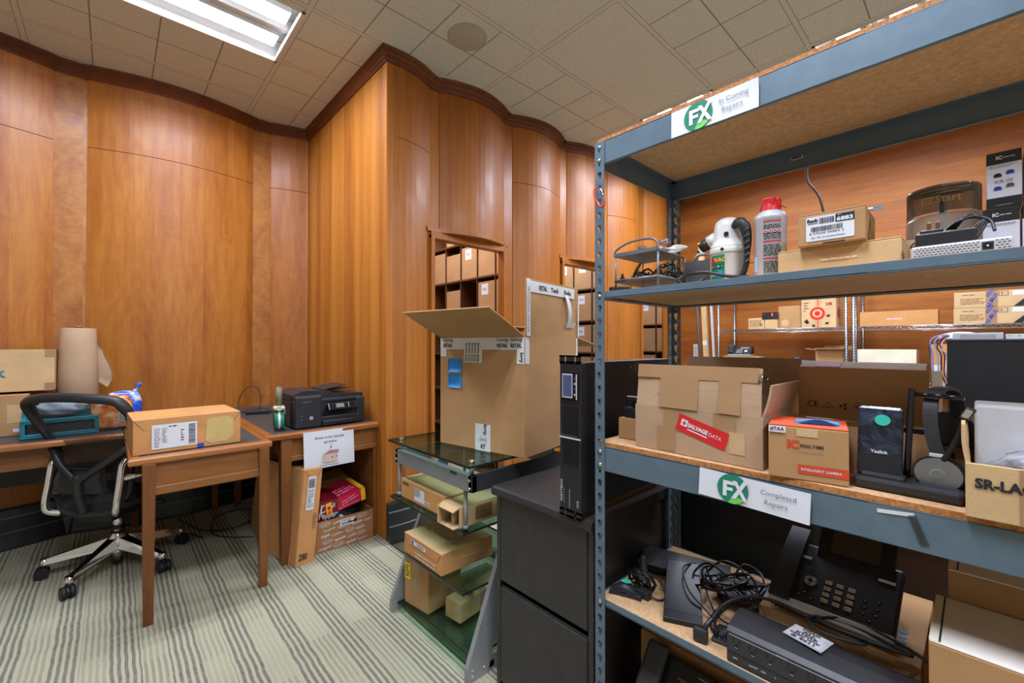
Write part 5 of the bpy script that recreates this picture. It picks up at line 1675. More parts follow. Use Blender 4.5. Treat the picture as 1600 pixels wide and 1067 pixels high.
m.tube(smooth_path([(1.205, 0.545, Z + 0.088), (1.20, 0.53, Z + 0.098), (1.20, 0.505, Z + 0.097), (1.205, 0.49, Z + 0.085), (1.22, 0.49, Z + 0.05)], 5), 0.003, GREY, 6)
m.tube(smooth_path([(1.22, 0.55, Z + 0.088), (1.215, 0.535, Z + 0.105), (1.21, 0.515, Z + 0.10)], 5), 0.005, WHITE, 6)
solo('cable_bundle', m, 'grey and white cable ends standing in the organizer side bin', 'cable')

# handheld vacuum
t = thing('hand_vacuum', 'white handheld vacuum with black grip and nozzle on the upper deck', 'vacuum', (1.150, 0.432, Z), R90 - 0.05)
m = MB()
m.lathe([(0.0, 0.0), (0.040, 0.0), (0.0415, 0.004), (0.0415, 0.078), (0.043, 0.080), (0.043, 0.094), (0.0415, 0.096), (0.0405, 0.102), (0.034, 0.112), (0.032, 0.118), (0.0325, 0.145), (0.029, 0.161), (0.018, 0.170), (0.0, 0.172)], WHITE, 32)
m.build('body', t)
m = MB()
for z in (0.079, 0.095):
    m.lathe([(0.0417, z - 0.0006), (0.0434, z), (0.0417, z + 0.0006)], GREY, 32)
m.cyl((0.010, -0.0325, 0.125), (0.010, -0.0345, 0.125), 0.006, BLACK, n=14); m.cyl((0.004, -0.042, 0.087), (0.004, -0.044, 0.087), 0.004, BLACK, n=14)
m.build('trim', t)
m = MB()
m.cyl((-0.026, -0.006, 0.125), (-0.046, -0.008, 0.116), 0.017, WHITE, 0.017, n=18); m.cyl((-0.046, -0.008, 0.116), (-0.066, -0.010, 0.104), 0.016, BLACK, 0.0125, n=18)
m.cyl((-0.07, -0.01, 0.098), (-0.074, -0.01, 0.096), 0.004, BLACK, n=10)
m.build('nozzle', t)
m = MB()
path = smooth_path([(0.022, -0.020, 0.142), (0.036, -0.026, 0.150), (0.050, -0.030, 0.140), (0.057, -0.030, 0.110), (0.057, -0.030, 0.070), (0.053, -0.030, 0.035), (0.040, -0.028, 0.012), (0.030, -0.026, 0.004)], 5)
m.tube(path, [0.007 + 0.006 * math.sin(PI * min(1, i / 20)) for i in range(len(path))], BLACK2, 10, flat=1.0)
for k in range(6):
    m.cyl((0.0555, -0.043, 0.046 + 0.015 * k), (0.0665, -0.038, 0.054 + 0.015 * k), 0.0026, CHAR, n=6)
m.build('handle', t)
def cylpatch(m, R, a0, a1, z0, z1, mat, lift=0.0006, n=10):
    m.grid(lambda u, v: ((R + lift) * math.cos(a0 + (a1 - a0) * u), (R + lift) * math.sin(a0 + (a1 - a0) * u), z0 + (z1 - z0) * v), n, 1, mat)
def cylword(m, txt, R, a0, z, size, mat, bold=0.0):
    vs, fs, (x0, x1, y0, y1) = text_mesh(txt, bold)
    out = []
    for v in vs:
        a = a0 + (v.x - (x0 + x1) / 2) * size / R
        out.append((R * math.cos(a), R * math.sin(a), z + (v.y - (y0 + y1) / 2) * size))
    m.add(out, fs, mat)
m = MB()
cylpatch(m, 0.0415, -2.30, -1.35, 0.008, 0.074, GREEN); cylpatch(m, 0.0415, -2.25, -1.86, 0.055, 0.068, RED, 0.001); cylpatch(m, 0.0415, -2.2, -1.42, 0.040, 0.051, plain('deep_green', S(12, 70, 48), 0.5), 0.001)
def cyltext(m, txt, R, a, z, size, mat, bold=0.02, lift=0.0014):
    r = Vector((-math.sin(a), math.cos(a), 0)); n_ = Vector((math.cos(a), math.sin(a), 0))
    m.text(txt, n_ * (R + lift) + Vector((0, 0, z)), size, mat, r, (0, 0, 1), bold=bold)
cyltext(m, 'VAC', 0.0415, -1.60, 0.0615, 0.015, plain('logo_yellow', S(240, 180, 30), 0.5))
for k, c in enumerate('31N1'):
    cyltext(m, c, 0.0415, -2.1 + 0.2 * k, 0.0455, 0.008, PAPER)
cyltext(m, 'VAC', 0.0415, -1.98, 0.025, 0.008, PAPER)
m.disc(Vector((0.0428 * math.cos(-1.62), 0.0428 * math.sin(-1.62), 0.026)), 0.008, BLUE, r=(0.999, 0.05, 0))
m.build('label', t)
m = MB(); m.tube(smooth_path([(1.112, 0.37, Z + 0.012), (1.095, 0.41, Z + 0.016), (1.088, 0.46, Z + 0.030), (1.10, 0.515, Z + 0.032), (1.09, 0.535, Z + 0.018), (1.10, 0.51, Z + 0.004), (1.12, 0.48, Z + 0.02)], 6), 0.0042, BLACK, 8)
solo('vacuum_hose', m, 'black cord curling in front of the handheld vacuum', 'cord')

# air duster can
t = thing('spray_can', 'white aerosol can with red trigger cap beside the handheld vacuum', 'spray can', (1.13, 0.330, Z), R90)
m = MB(); m.lathe([(0.0, 0.0), (0.031, 0.0), (0.0335, 0.003), (0.0335, 0.142), (0.0345, 0.144), (0.0335, 0.147), (0.030, 0.154), (0.024, 0.158), (0.024, 0.160), (0.0, 0.160)], plain('can_white', S(206, 210, 220), 0.3, 0.2, var=0.02), 36); m.build('can', t)
m = MB(); m.lathe([(0.0225, 0.158), (0.022, 0.164), (0.017, 0.182), (0.0165, 0.186), (0.0, 0.187)], RED, 24); m.box(-0.013, 0.013, -0.018, 0.014, 0.168, 0.192, RED, 0.004); m.box(0.010, 0.022, -0.006, 0.006, 0.164, 0.190, RED, 0.003); m.cyl((0.018, -0.004, 0.176), (0.034, -0.006, 0.162), 0.0014, RED, n=6); m.build('cap', t)
m = MB()
cylpatch(m, 0.0335, -1.72, -0.62, 0.012, 0.140, GREY, 0.0004)
for z in (0.131, 0.085, 0.046):
    cylpatch(m, 0.0335, -1.72, -0.62, z, z + 0.0028, RED, 0.0008)
rnd = random.Random(3)
for k in range(30):
    z = 0.016 + 0.0038 * k
    if any(abs(z - q) < 0.006 for q in (0.132, 0.086, 0.047)): continue
    a = -1.68
    while a < -0.72:
        L = rnd.uniform(0.05, 0.3); cylpatch(m, 0.0335, a, min(a + L, -0.66), z, z + 0.0016, INK, 0.0010, 3); a += L + 0.05
for k in range(4):
    aa = -1.55 + 0.26 * k
    m.disc(Vector((0.0348 * math.cos(aa), 0.0348 * math.sin(aa), 0.110)), 0.004, PAPER, r=(-math.sin(aa), math.cos(aa), 0)); m.disc(Vector((0.0351 * math.cos(aa), 0.0351 * math.sin(aa), 0.110)), 0.0026, RED, r=(-math.sin(aa), math.cos(aa), 0))
cylpatch(m, 0.0335, -2.6, -2.1, 0.02, 0.055, plain('faded_blue', S(176, 196, 220), 0.4, var=0.1), 0.0006)
m.build('label', t)

# the 6883 carton on its flat carton
t = closed_carton('flat_box', 'flat pale carton under the smaller one labelled 6883', (1.08, 0.301, Z), R90, 0.205, 0.13, 0.054, CB_LIGHT, style='lid', seam=False)
part(t, 'print', lambda m: m.scribble((0.11, 0, 0.026), 0.06, 0.006, 1, plain('pale_print', S(222, 196, 156), 0.8), lift=0.003))
t = closed_carton('small_carton', 'small carton with white label reading 6883 on the flat pale carton', (1.062, 0.2585, Z + 0.0545), R90 + 0.02, 0.112, 0.135, 0.067, CB, style='rsc')
def f(m):
    m.rect((0.055, 0, 0.034), 0.080, 0.050, PAPER, lift=0.001, round_=0.003)
    m.text('Rack', (0.027, 0, 0.0515), 0.0095, INK, bold=0.05, lift=0.0016); m.text('Solutions', (0.027, 0, 0.0455), 0.0042, INK, bold=0.03, lift=0.0016, width=0.017)
    m.barcode((0.050, 0, 0.049), 0.024, 0.012, INK, lift=0.0016, n=14)
    m.rect((0.080, 0, 0.050), 0.030, 0.016, INK, lift=0.0016)
    m.text('6883', (0.080, 0, 0.0475), 0.0105, PAPER, bold=0.04, lift=0.0022, width=0.026); m.text('SKU', (0.071, 0, 0.0555), 0.003, PAPER, lift=0.0022)
    m.barcode((0.050, 0, 0.033), 0.052, 0.010, INK, lift=0.0016, n=30)
    m.text('8 07648 06883 2', (0.050, 0, 0.0245), 0.0058, INK, lift=0.0016, width=0.058)
    m.text('Qty: 1 Pair, 2U, Conversion Brackets', (0.052, 0, 0.0155), 0.0038, INK, bold=0.02, lift=0.0016, width=0.056)
part(t, 'label', f)
part(t, 'slot', lambda m: m.rect((0.062, 0, 0.0025), 0.036, 0.003, INK, lift=0.0012))
def f(m):
    m.poly([(0.112, 0.02, 0.006), (0.112, 0.125, 0.006), (0.112, 0.06, 0.05)], CB_DARK, X=Matrix.Translation((0.0012, 0, 0)))
part(t, 'torn_end', f)
part(t, 'metal_tab', lambda m: (m.box(0.09, 0.128, 0.05, 0.062, 0.067, 0.071, WHITE, 0.001), m.box(0.118, 0.132, 0.05, 0.052, 0.062, 0.074, ALU)))
t = open_carton('small_carton', 'small pale open carton behind the flat pale one', (1.185, 0.135, Z), R90, 0.055, 0.10, 0.062, {'r': 10, 'b': 4}, CB_LIGHT, lens={'r': 0.015, 'b': 0.018})
m = MB(); m.tube(smooth_path([(1.475, 0.335, 1.766), (1.47, 0.332, 1.72), (1.455, 0.30, 1.66), (1.45, 0.285, 1.56), (1.45, 0.28, 1.40)], 5), 0.0035, GREY, 8)
solo('grey_cable', m, 'thin grey cable hanging from the top rear beam behind the 6883 carton', 'cable')
m = MB(); m.box(0, 0.03, 0, 0.004, 0, 0.010, LGREY, 0.001); m.box(0.003, 0.027, -0.001, 0.002, 0.0018, 0.0046, INK)
m.box(0.003, 0.027, -0.001, 0.002, 0.0056, 0.0084, INK)
solo('slot_clip', m, 'small metal slotted clip on the top rear beam', 'clip', (1.4725, 0.375, 1.795), R90)

# disc spindles
GOLD = plain('band_gold', S(196, 172, 118), 0.4)
t = thing('disc_spindle', 'clear plastic disc spindle case behind the black adapter', 'disc case', (1.31, 0.048, Z), R90)
m = MB(); m.lathe([(0.0, 0.004), (0.058, 0.004), (0.062, 0.006), (0.062, 0.115), (0.058, 0.122), (0.05, 0.124), (0.030, 0.121), (0.0, 0.121)], FROST, 44); m.build('cover', t)
m = MB(); m.lathe([(0, 0), (0.063, 0), (0.063, 0.010), (0, 0.010)], GREY, 36); m.cyl((0, 0, 0.01), (0, 0, 0.10), 0.0075, CHAR, n=16); m.build('base', t)
t = thing('disc_spindle', 'taller disc spindle with dark printed band near its top', 'disc case', (1.415, 0.055, Z), R90)
m = MB(); m.lathe([(0.0, 0.006), (0.061, 0.006), (0.0625, 0.008), (0.0625, 0.205), (0.060, 0.209), (0.0, 0.210)], CLEAR, 44); m.build('cover', t)
m = MB(); m.lathe([(0, 0), (0.064, 0), (0.064, 0.010), (0, 0.010)], BLACK, 36); m.cyl((0, 0, 0.01), (0, 0, 0.19), 0.0075, CHAR, n=16); m.build('base', t)
m = MB()
cylpatch(m, 0.0605, -PI + 0.05, -0.35, 0.148, 0.204, BANDM, 0.0, 20)
cylword(m, 'EZStart', 0.0632, -1.58, 0.176, 0.022, GOLD, 0.015)
m.build('band', t)

# perforated silver device, adapter on top
t = thing('silver_device', 'low silver box with perforated side and a round power socket', 'device', (1.038, 0.081, Z), R90)
SILV = plain('silver_white', S(200, 202, 206), 0.35, 0.3, var=0.03)
m = MB(); m.box(0, 0.120, 0, 0.12, 0, 0.0225, SILV, 0.004, seg=3); m.build('body', t)
m = MB()
for r_ in range(4):
    for k in range(22):
        x = 0.006 + 0.0052 * k + (0.0026 if r_ % 2 else 0)
        if 0.082 < x < 0.102 or x > 0.116: continue
        m.rect((x, 0, 0.0055 + 0.0042 * r_), 0.0032, 0.0012, INK, lift=0.0005)
m.build('perforation', t)
m = MB(); m.rect((0.092, 0, 0.0105), 0.013, 0.013, INK, lift=0.0008); m.disc((0.092, 0, 0.0105), 0.0045, GLOSS, lift=0.0012); m.disc((0.092, 0, 0.0105), 0.0016, LGREY, lift=0.0016); m.build('power_socket', t)
t = thing('power_adapter', 'black wall adapter with upright prongs on the silver perforated device', 'adapter', (1.062, 0.077, Z + 0.023), R90 + 0.02)
m = MB(); m.box(0, 0.076, 0, 0.042, 0, 0.026, BLACK, 0.003); m.box(0.006, 0.036, 0.004, 0.036, 0.024, 0.032, BLACK, 0.002); m.build('body', t)
for x in (0.018, 0.029):
    m = MB(); m.box(x - 0.003, x + 0.003, 0.012, 0.0135, 0.032, 0.046, plain('copper', S(150, 104, 72), 0.35, 0.9), 0.0006); m.build('prong', t)
def lead(pts, r):
    m = MB(); m.tube(smooth_path(pts, 5), r, BLACK, 6); m.build('lead', t)
lead([(0.0, 0.02, 0.008), (-0.006, 0.01, 0.004), (-0.004, -0.004, 0.006), (0.002, -0.004, 0.012)], 0.0016)
for k in range(4):
    lead([(0.036 + 0.004 * k, 0.03, 0.028), (0.05 + 0.006 * k, 0.02, 0.040 + 0.004 * k), (0.075 + 0.003 * k, 0.012, 0.046 - 0.003 * k), (0.088 - 0.002 * k, 0.010, 0.036), (0.078 - 0.006 * k, 0.004, 0.010), (0.070, 0.006, 0.002)], 0.0018)
lead([(0.08, 0.012, 0.044), (0.092, 0.006, 0.034), (0.096, -0.004, 0.014)], 0.0022)

# white boxed adapters at the right
ICW = plain('carton_white_gloss', S(212, 218, 232), 0.35, var=0.02); ICK = plain('carton_black_gloss', S(40, 42, 46), 0.25, var=0.1)
def ic_box(label, loc, rz=R90, grp='white and black retail boxes'):
    t = thing('retail_box', label, 'box', loc, rz, grp)
    w, d, h = 0.043, 0.075, 0.102
    m = MB(); m.box(0, w, 0, d, 0.018, h - 0.022, ICW, 0.001); m.box(0, w, 0, d, h - 0.022, h, ICK, 0.001); m.box(0, w, 0, d, 0, 0.018, ICK, 0.001); m.build('body', t)
    m = MB()
    m.text('IC', (0.016, 0, h - 0.011), 0.0085, ICW, bold=0.05, lift=0.001); m.scribble((0.028, 0, h - 0.0115), 0.014, 0.003, 1, ICW, lift=0.001)
    m.scribble((w / 2, 0, h - 0.027), 0.036, 0.005, 2, GREY, lift=0.001, seed=3)
    m.text('ICR OS', (w / 2, 0, 0.047), 0.0075, INK, lift=0.001, width=0.022)
    for (x, z, mt) in ((0.014, 0.058, INK), (0.029, 0.061, DBLUE), (0.014, 0.034, DBLUE), (0.029, 0.037, INKG)):
        m.rect((x, 0, z), 0.010, 0.005, mt, lift=0.001); m.rect((x, 0, z + 0.003), 0.007, 0.003, mt, lift=0.001)
    m.rect((w / 2, 0, 0.004), 0.02, 0.001, GREY, lift=0.001)
    m.build('print', t)
    return t
ic_box('white and black retail box stacked on top of a matching one at the right end', (1.195, -0.0115, Z + 0.1025))
def ic_low(label, loc):
    t = thing('retail_box', label, 'box', loc, R90, 'white and black retail boxes')
    w, d, h = 0.045, 0.075, 0.102
    m = MB(); m.box(0, w, 0, d, 0, h - 0.026, ICW, 0.001); m.box(0, w, 0, d, h - 0.026, h, ICK, 0.001); m.build('body', t)
    m = MB(); m.text('IC', (0.016, 0, h - 0.013), 0.0085, ICW, bold=0.05, lift=0.001); m.scribble((0.028, 0, h - 0.0135), 0.014, 0.003, 1, ICW, lift=0.001); m.scribble((w / 2, 0, h - 0.031), 0.036, 0.005, 2, GREY, lift=0.001); m.build('print', t)
ic_low('lower white and black retail box under the stacked one', (1.195, -0.0065, Z))
ic_low('white and black retail box at the right edge of the lower row', (1.195, -0.0545, Z))
ic_box('white and black retail box at the far right of the stack', (1.195, -0.0575, Z + 0.1025))

# ------------------------------------------------------------------ middle deck
Z = SH_M + 0.0005
t = closed_carton('small_carton', 'plain brown carton under the black cradle at the left end of the middle deck', (1.10, 0.725, Z), R90, 0.088, 0.20, 0.060, CB, TAPE_CLEAR)
t = thing('phone_cradle', 'small black charging cradle with a pale round disc on the brown carton', 'cradle', (1.112, 0.716, Z + 0.0605), R90)
m = MB(); m.box(0, 0.062, 0, 0.06, 0, 0.030, BLACK, 0.005); m.box(0.001, 0.056, 0.004, 0.05, 0.028, 0.058, GLOSS, 0.006, X=Matrix.Rotation(-0.12, 4, 'X')); m.box(0.006, 0.050, 0.010, 0.013, 0.060, 0.063, LGREY, 0.001); m.build('body', t)
m = MB(); m.scribble((0.026, 0, 0.033), 0.022, 0.004, 1, plain('gold_print', S(150, 130, 80), 0.4), lift=0.004); m.build('lettering', t)
m = MB(); m.cyl((0.066, 0.02, 0.055), (0.066, 0.035, 0.055), 0.019, plain('pale_mint', S(206, 222, 210), 0.4), n=24); m.build('disc', t)

t = open_carton('salvage_carton', 'open taped carton with a slanted red label on the middle deck', (1.046, 0.636, Z), R90 - 0.015, 0.316, 0.30, 0.113, {'f': -7, 'b': 1, 'r': 14, 'l': -60}, CB_GREY, CB_GREY, lens={'f': 0.110, 'b': 0.125, 'r': 0.075, 'l': 0.09}, th=0.006)
def f(m):
    a = -0.28
    r = (math.cos(a), 0, math.sin(a)); u = (-math.sin(a), 0, math.cos(a)); o = Vector((0.181, 0, 0.066))
    R_ = Vector(r); U_ = Vector(u)
    m.rect(o, 0.124, 0.042, RED, r, u, 0.0014)
    m.rect(o - R_ * 0.044 + U_ * 0.003, 0.017, 0.017, PAPER, r, u, 0.0020, round_=0.002)
    m.rect(o - R_ * 0.044 + U_ * 0.003, 0.011, 0.0026, RED, r, u, 0.0026); m.rect(o - R_ * 0.044 + U_ * 0.003, 0.0026, 0.011, RED, r, u, 0.0027)
    m.text('SALVAGE', o - R_ * 0.009 + U_ * 0.002, 0.0135, PAPER, r, u, bold=0.05, lift=0.0022, width=0.050)
    m.text('DATA', o + R_ * 0.034 + U_ * 0.001, 0.0135, PAPER, r, u, lift=0.0022, width=0.030)
    m.rect(o - R_ * 0.008 - U_ * 0.009, 0.050, 0.003, PAPER, r, u, 0.0022)
part(t, 'red_label', f)
def f(m):
    m.rect((0.105, 0, 0.085), 0.045, 0.055, TAPE_TAN, lift=0.0008); m.rect((0.090, 0, 0.035), 0.05, 0.06, TAPE_TAN, lift=0.0009); m.rect((0.235, 0, 0.09), 0.05, 0.045, TAPE_TAN, lift=0.0008); m.rect((0.262, 0, 0.05), 0.035, 0.05, TAPE_CLEAR, lift=0.0009)
    Xf = Matrix.Translation((0, 0.002, 0.113)) @ Matrix.Rotation(-0.122, 4, 'X')
    m.rect((0.155, -0.0035, 0.093), 0.30, 0.034, TAPE_TAN, lift=0.002, X=Xf); m.rect((0.122, -0.0035, 0.04), 0.10, 0.078, TAPE_TAN, lift=0.0022, X=Xf); m.rect((0.245, -0.0035, 0.04), 0.05, 0.078, TAPE_TAN, lift=0.0022, X=Xf)
    m.grid(lambda u, v: (0.305 + 0.022 * u, -0.004 + 0.004 * math.sin(9 * v), 0.055 + 0.05 * v + 0.006 * math.sin(7 * u)), 4, 6, FILM, X=Xf)
    m.grid(lambda u, v: (0.0 - 0.012 * u, -0.004, 0.088 + 0.024 * v), 3, 3, FILM, X=Xf)
part(t, 'tape', f, 'wide tan packing tape')

t = closed_carton('camera_carton', 'brown camera carton with orange lid topped by a blue notepad', (1.014, 0.3015, Z), math.radians(-78.5), 0.134, 0.125, 0.110, CB, style='lid', lidmat=ORANGE, seam=False)
part(t, 'tag', lambda m: (m.rect((0.016, 0, 0.1005), 0.030, 0.0135, PAPER, lift=0.003), m.text('#TAA', (0.016, 0, 0.1005), 0.010, plain('maroon', S(96, 20, 30), 0.6), bold=0.02, lift=0.0036, width=0.025)), 'white sticker with dark red lettering')
part(t, 'logo', lambda m: m.text('IC', (0.044, 0, 0.072), 0.022, ORANGE2, bold=0.06, lift=0.001, width=0.021))
part(t, 'lettering', lambda m: (m.text('REALTIME', (0.0755, 0, 0.0705), 0.0090, INK, bold=0.02, lift=0.001, width=0.039), m.text('Your Security is Our Business', (0.068, 0, 0.057), 0.0048, INKG, lift=0.001, width=0.052)))
part(t, 'orange_band', lambda m: (m.rect((0.093, 0, 0.0235), 0.082, 0.018, ORANGE2, lift=0.001), m.text('INTELLIGENT CAMERA', (0.090, 0, 0.0235), 0.0068, PAPER, bold=0.02, lift=0.0016, width=0.066)))
part(t, 'side_print', lambda m: (m.rect((0.134, 0.0085, 0.0235), 0.016, 0.018, ORANGE2, lift=0.001, **RT), m.text('IC', (0.134, 0.03, 0.07), 0.018, ORANGE2, lift=0.001, **RT)))
part(t, 'tuck_tab', lambda m: m.rect((0.067, 0, 0.098), 0.036, 0.018, CB_LIGHT, lift=0.001))
t = thing('notepad', 'blue pad of folded notes on the orange lid of the camera carton', 'notepad', (1.052, 0.262, Z + 0.1105), R90 + 0.25)
m = MB(); m.grid(lambda u, v: (0.075 * u, 0.035 * v, 0.004 + 0.007 * math.sin(PI * u) ** 1.5 * (1 - 0.6 * v)), 10, 4, plain('sky_blue', S(70, 160, 210), 0.6), thick=(0, 0, -0.005)); m.build('sheets', t)
m = MB(); m.grid(lambda u, v: (0.004 + 0.071 * u, -0.001, 0.010 * math.sin(PI * u) ** 1.5 * v + 0.001), 10, 2, plain('navy', S(20, 60, 120), 0.6)); m.build('edge', t)

t = thing('mailer_carton', 'large open mailer carton with regulatory marks on its raised lid behind the camera carton', 'box', (1.165, 0.318, Z), R90)
m = MB()
w, d, h = 0.252, 0.20, 0.098
m.box(0, w, 0, 0.004, 0, h, CB); m.box(0, 0.004, 0.004, d, 0, h, CB); m.box(w - 0.004, w, 0.004, d, 0, h, CB); m.box(0.004, w - 0.004, 0.004, d, 0, 0.004, CB); m.box(0.004, w - 0.004, 0.084, 0.088, 0.004, h, CB)
m.build('body', t)
m = MB(); m.box(0.014, w - 0.004, 0, 0.004, 0, 0.122, CB, 0.001, X=Matrix.Translation((0, 0.084, h + 0.001))); lid = m.build('lid', t)
m = MB(); m.box(0.016, w - 0.010, 0, 0.003, 0, 0.045, CB_WHITE, 0.0008, X=Matrix.Translation((0, 0.084, h + 0.122)) @ Matrix.Rotation(-1.25, 4, 'X')); m.rect((0.070, 0, 0.02), 0.05, 0.03, plain('pink_tape', S(206, 120, 160), 0.6), lift=0.0012, X=Matrix.Translation((0, 0.084, h + 0.122)) @ Matrix.Rotation(-1.25, 4, 'X')); m.build('lid_flap', lid)
m = MB(); m.box(0, 0.003, 0, 0.03, 0, 0.12, CB_WHITE, X=Matrix.Translation((w - 0.003, 0.087, h + 0.002)) @ Matrix.Rotation(-0.5, 4, 'Z')); m.build('lid_ear', lid)
def f(m):
    Xf = Matrix.Translation((0, 0.084, h))
    m.text('CE', (0.044, 0, 0.034), 0.020, INK, lift=0.001, X=Xf, bold=0.01)
    for k, (c, mt) in enumerate(((1.0, INK), (0.82, CB))):
        m.poly([(0.074 - 0.012 * c, -0.0008 - 0.0003 * k, 0.027 + 0.0015 * k), (0.074 + 0.012 * c, -0.0008 - 0.0003 * k, 0.027 + 0.0015 * k), (0.074, -0.0008 - 0.0003 * k, 0.027 + 0.015 * c + 0.0008 * k)], mt, X=Xf)
    m.text('c', (0.074, 0, 0.032), 0.010, INK, lift=0.0016, X=Xf)
    for (x, z) in ((0.099, 0.034), (0.107, 0.037), (0.107, 0.029)):
        m.disc((x, 0, z), 0.003, INK, lift=0.001, X=Xf)
    m.disc((0.129, 0, 0.037), 0.006, INKG, lift=0.001, X=Xf); m.disc((0.129, 0, 0.037), 0.005, CB, lift=0.0013, X=Xf)
    m.poly([(0.124, -0.002, 0.037), (0.128, -0.002, 0.033), (0.137, -0.002, 0.042), (0.128, -0.002, 0.0355)], INK, X=Xf)
    m.rect((0.153, 0, 0.036), 0.008, 0.006, INKG, lift=0.001, X=Xf); m.rect((0.153, 0, 0.0355), 0.0068, 0.0045, CB, lift=0.0014, X=Xf)
part(t, 'print', f)

# wireless headset on its stand
t = thing('headset_stand', 'black headset dock with upright screen and mint round sticker', 'headset dock', (1.068, 0.168, Z), R90 - 0.02)
m = MB(); m.box(0, 0.150, -0.010, 0.080, 0.0, 0.022, BLACK2, 0.006); m.box(0.01, 0.075, 0.0, 0.03, 0.018, 0.03, BLACK2, 0.004); m.build('base', t)
Xs = Matrix.Translation((0.002, 0.012, 0.022)) @ Matrix.Rotation(-0.18, 4, 'X')
SMUD = NT('smudged_glass'); _n = SMUD.noise(SMUD.coord(), 24, 4, 0.65, 1.0)
SMUD = SMUD.fin(SMUD.ramp(_n, [(0.42, S(20, 24, 32)), (0.60, S(46, 58, 78)), (0.75, S(76, 92, 116))]), 0.22)
m = MB(); m.box(0, 0.068, 0, 0.010, 0, 0.134, SMUD, 0.005, X=Xs); m.build('screen', t)
m = MB(); m.rect((0.034, 0, 0.022), 0.064, 0.036, BLACKM, lift=0.001, X=Xs); m.build('speaker_panel', t)
m = MB(); m.disc((0.038, 0, 0.108), 0.0118, MINT, lift=0.0012, X=Xs, ry=0.0105); m.build('sticker', t)
m = MB(); m.text('Yealink', (0.034, 0, 0.047), 0.0085, LGREY, lift=0.0014, X=Xs, bold=0.03); m.build('lettering', t)
m = MB(); m.box(0.066, 0.076, 0.045, 0.055, 0.018, 0.196, GLOSS, 0.002, X=Matrix.Rotation(0.05, 4, 'Y') @ Matrix.Translation((0, 0, 0))); m.build('post', t)
m = MB(); m.cyl((0.078, 0.050, 0.182), (0.150, 0.040, 0.180), 0.0042, GLOSS, n=12); m.build('hanger', t)
t = thing('headset', 'black headset with brushed round ear cup and boom microphone hanging on the dock', 'headset', (1.098, 0.050, Z + 0.006), R90 - 0.1)
t.scale = (1.18, 1.18, 1.06)
m = MB()
band = smooth_path([(0.0, 0.0, 0.062), (-0.008, 0.004, 0.10), (-0.011, 0.012, 0.14), (-0.009, 0.026, 0.166), (0.0, 0.045, 0.176), (0.009, 0.064, 0.166), (0.011, 0.078, 0.14), (0.008, 0.088, 0.11)], 5)
def strip(m, P, w, t_, mat, side=Vector((1, 0, 0))):
    vs = []; N = len(P)
    for i, p in enumerate(P):
        a = (P[min(i + 1, N - 1)] - P[max(i - 1, 0)]).normalized(); s_ = side; n_ = a.cross(s_).normalized()
        for (sx, sn) in ((-1, -1), (1, -1), (1, 1), (-1, 1)):
            vs.append(p + s_ * (w / 2 * sx) + n_ * (t_ / 2 * sn))
    fs = [(i * 4 + k, i * 4 + (k + 1) % 4, i * 4 + 4 + (k + 1) % 4, i * 4 + 4 + k) for i in range(N - 1) for k in range(4)]
    m.add(vs, fs + [(3, 2, 1, 0), tuple(4 * (N - 1) + k for k in range(4))], mat, False)
strip(m, band, 0.017, 0.006, BLACK2)
m.build('headband', t)
BRUSH = plain('brushed_disc', S(150, 154, 160), 0.3, 0.9, var=0.05)
for (y, front) in ((0.0, True), (0.088, False)):
    m = MB()
    z = 0.034 if front else 0.10
    m.cyl((0.0, y, z), (0.0, y + 0.022, z), 0.030, BLACK2, 0.027, n=32); m.cyl((0, y - 0.006, z), (0, y, z), 0.0285, BLACK, n=32)
    cup = m.build('ear_cup', t)
    if front:
        m = MB(); m.cyl((0, y - 0.008, z), (0, y - 0.006, z), 0.027, BRUSH, n=36); m.cyl((0, y - 0.0095, z), (0, y - 0.008, z), 0.009, GREY, n=24); m.cyl((0, y - 0.0100, z), (0, y - 0.0095, z), 0.0075, BRUSH, n=24); lab(m.build('cap', cup), 'brushed silver round cap')
        m = MB(); m.tube(smooth_path([(0.006, -0.004, 0.058), (0.018, -0.008, 0.090), (0.027, -0.016, 0.122), (0.032, -0.020, 0.140)], 4), [0.005, 0.0045, 0.004, 0.004, 0.004, 0.0035, 0.0035, 0.0035, 0.0035, 0.0035, 0.0035, 0.0035, 0.003], BLACK, 8)
        m.build('boom', t)
        m = MB(); m.box(-0.006, 0.006, -0.004, 0.004, 0, 0.022, BLACK, 0.003, X=Matrix.Translation((0.029, -0.020, 0.132)) @ Matrix.Rotation(0.4, 4, 'Y')); m.box(-0.004, 0.004, -0.005, -0.003, 0.004, 0.018, plain('mic_mesh', S(142, 138, 122), 0.7), 0.001, X=Matrix.Translation((0.029, -0.020, 0.132)) @ Matrix.Rotation(0.4, 4, 'Y')); m.build('microphone', t)
        m = MB(); m.box(-0.010, 0.010, -0.006, -0.001, 0.062, 0.068, LGREY, 0.001); m.text('Jabra', (-0.009, -0.003, 0.088), 0.007, GREY, (0, 0, 1), (-1, 0, 0), lift=0.004) if False else None; m.build('slider', t)
t = closed_carton('printed_carton', 'brown carton with black printed top band behind the headset dock', (1.215, 0.118, Z), R90, 0.115, 0.12, 0.102, CB, style='lid', seam=False)
part(t, 'band', lambda m: (m.rect((0.0575, 0, 0.088), 0.114, 0.028, ICK, lift=0.003), m.text('AS', (0.098, 0, 0.085), 0.014, PAPER, lift=0.0036), m.rect((0.06, 0, 0.055), 0.05, 0.016, ICK, lift=0.003)))

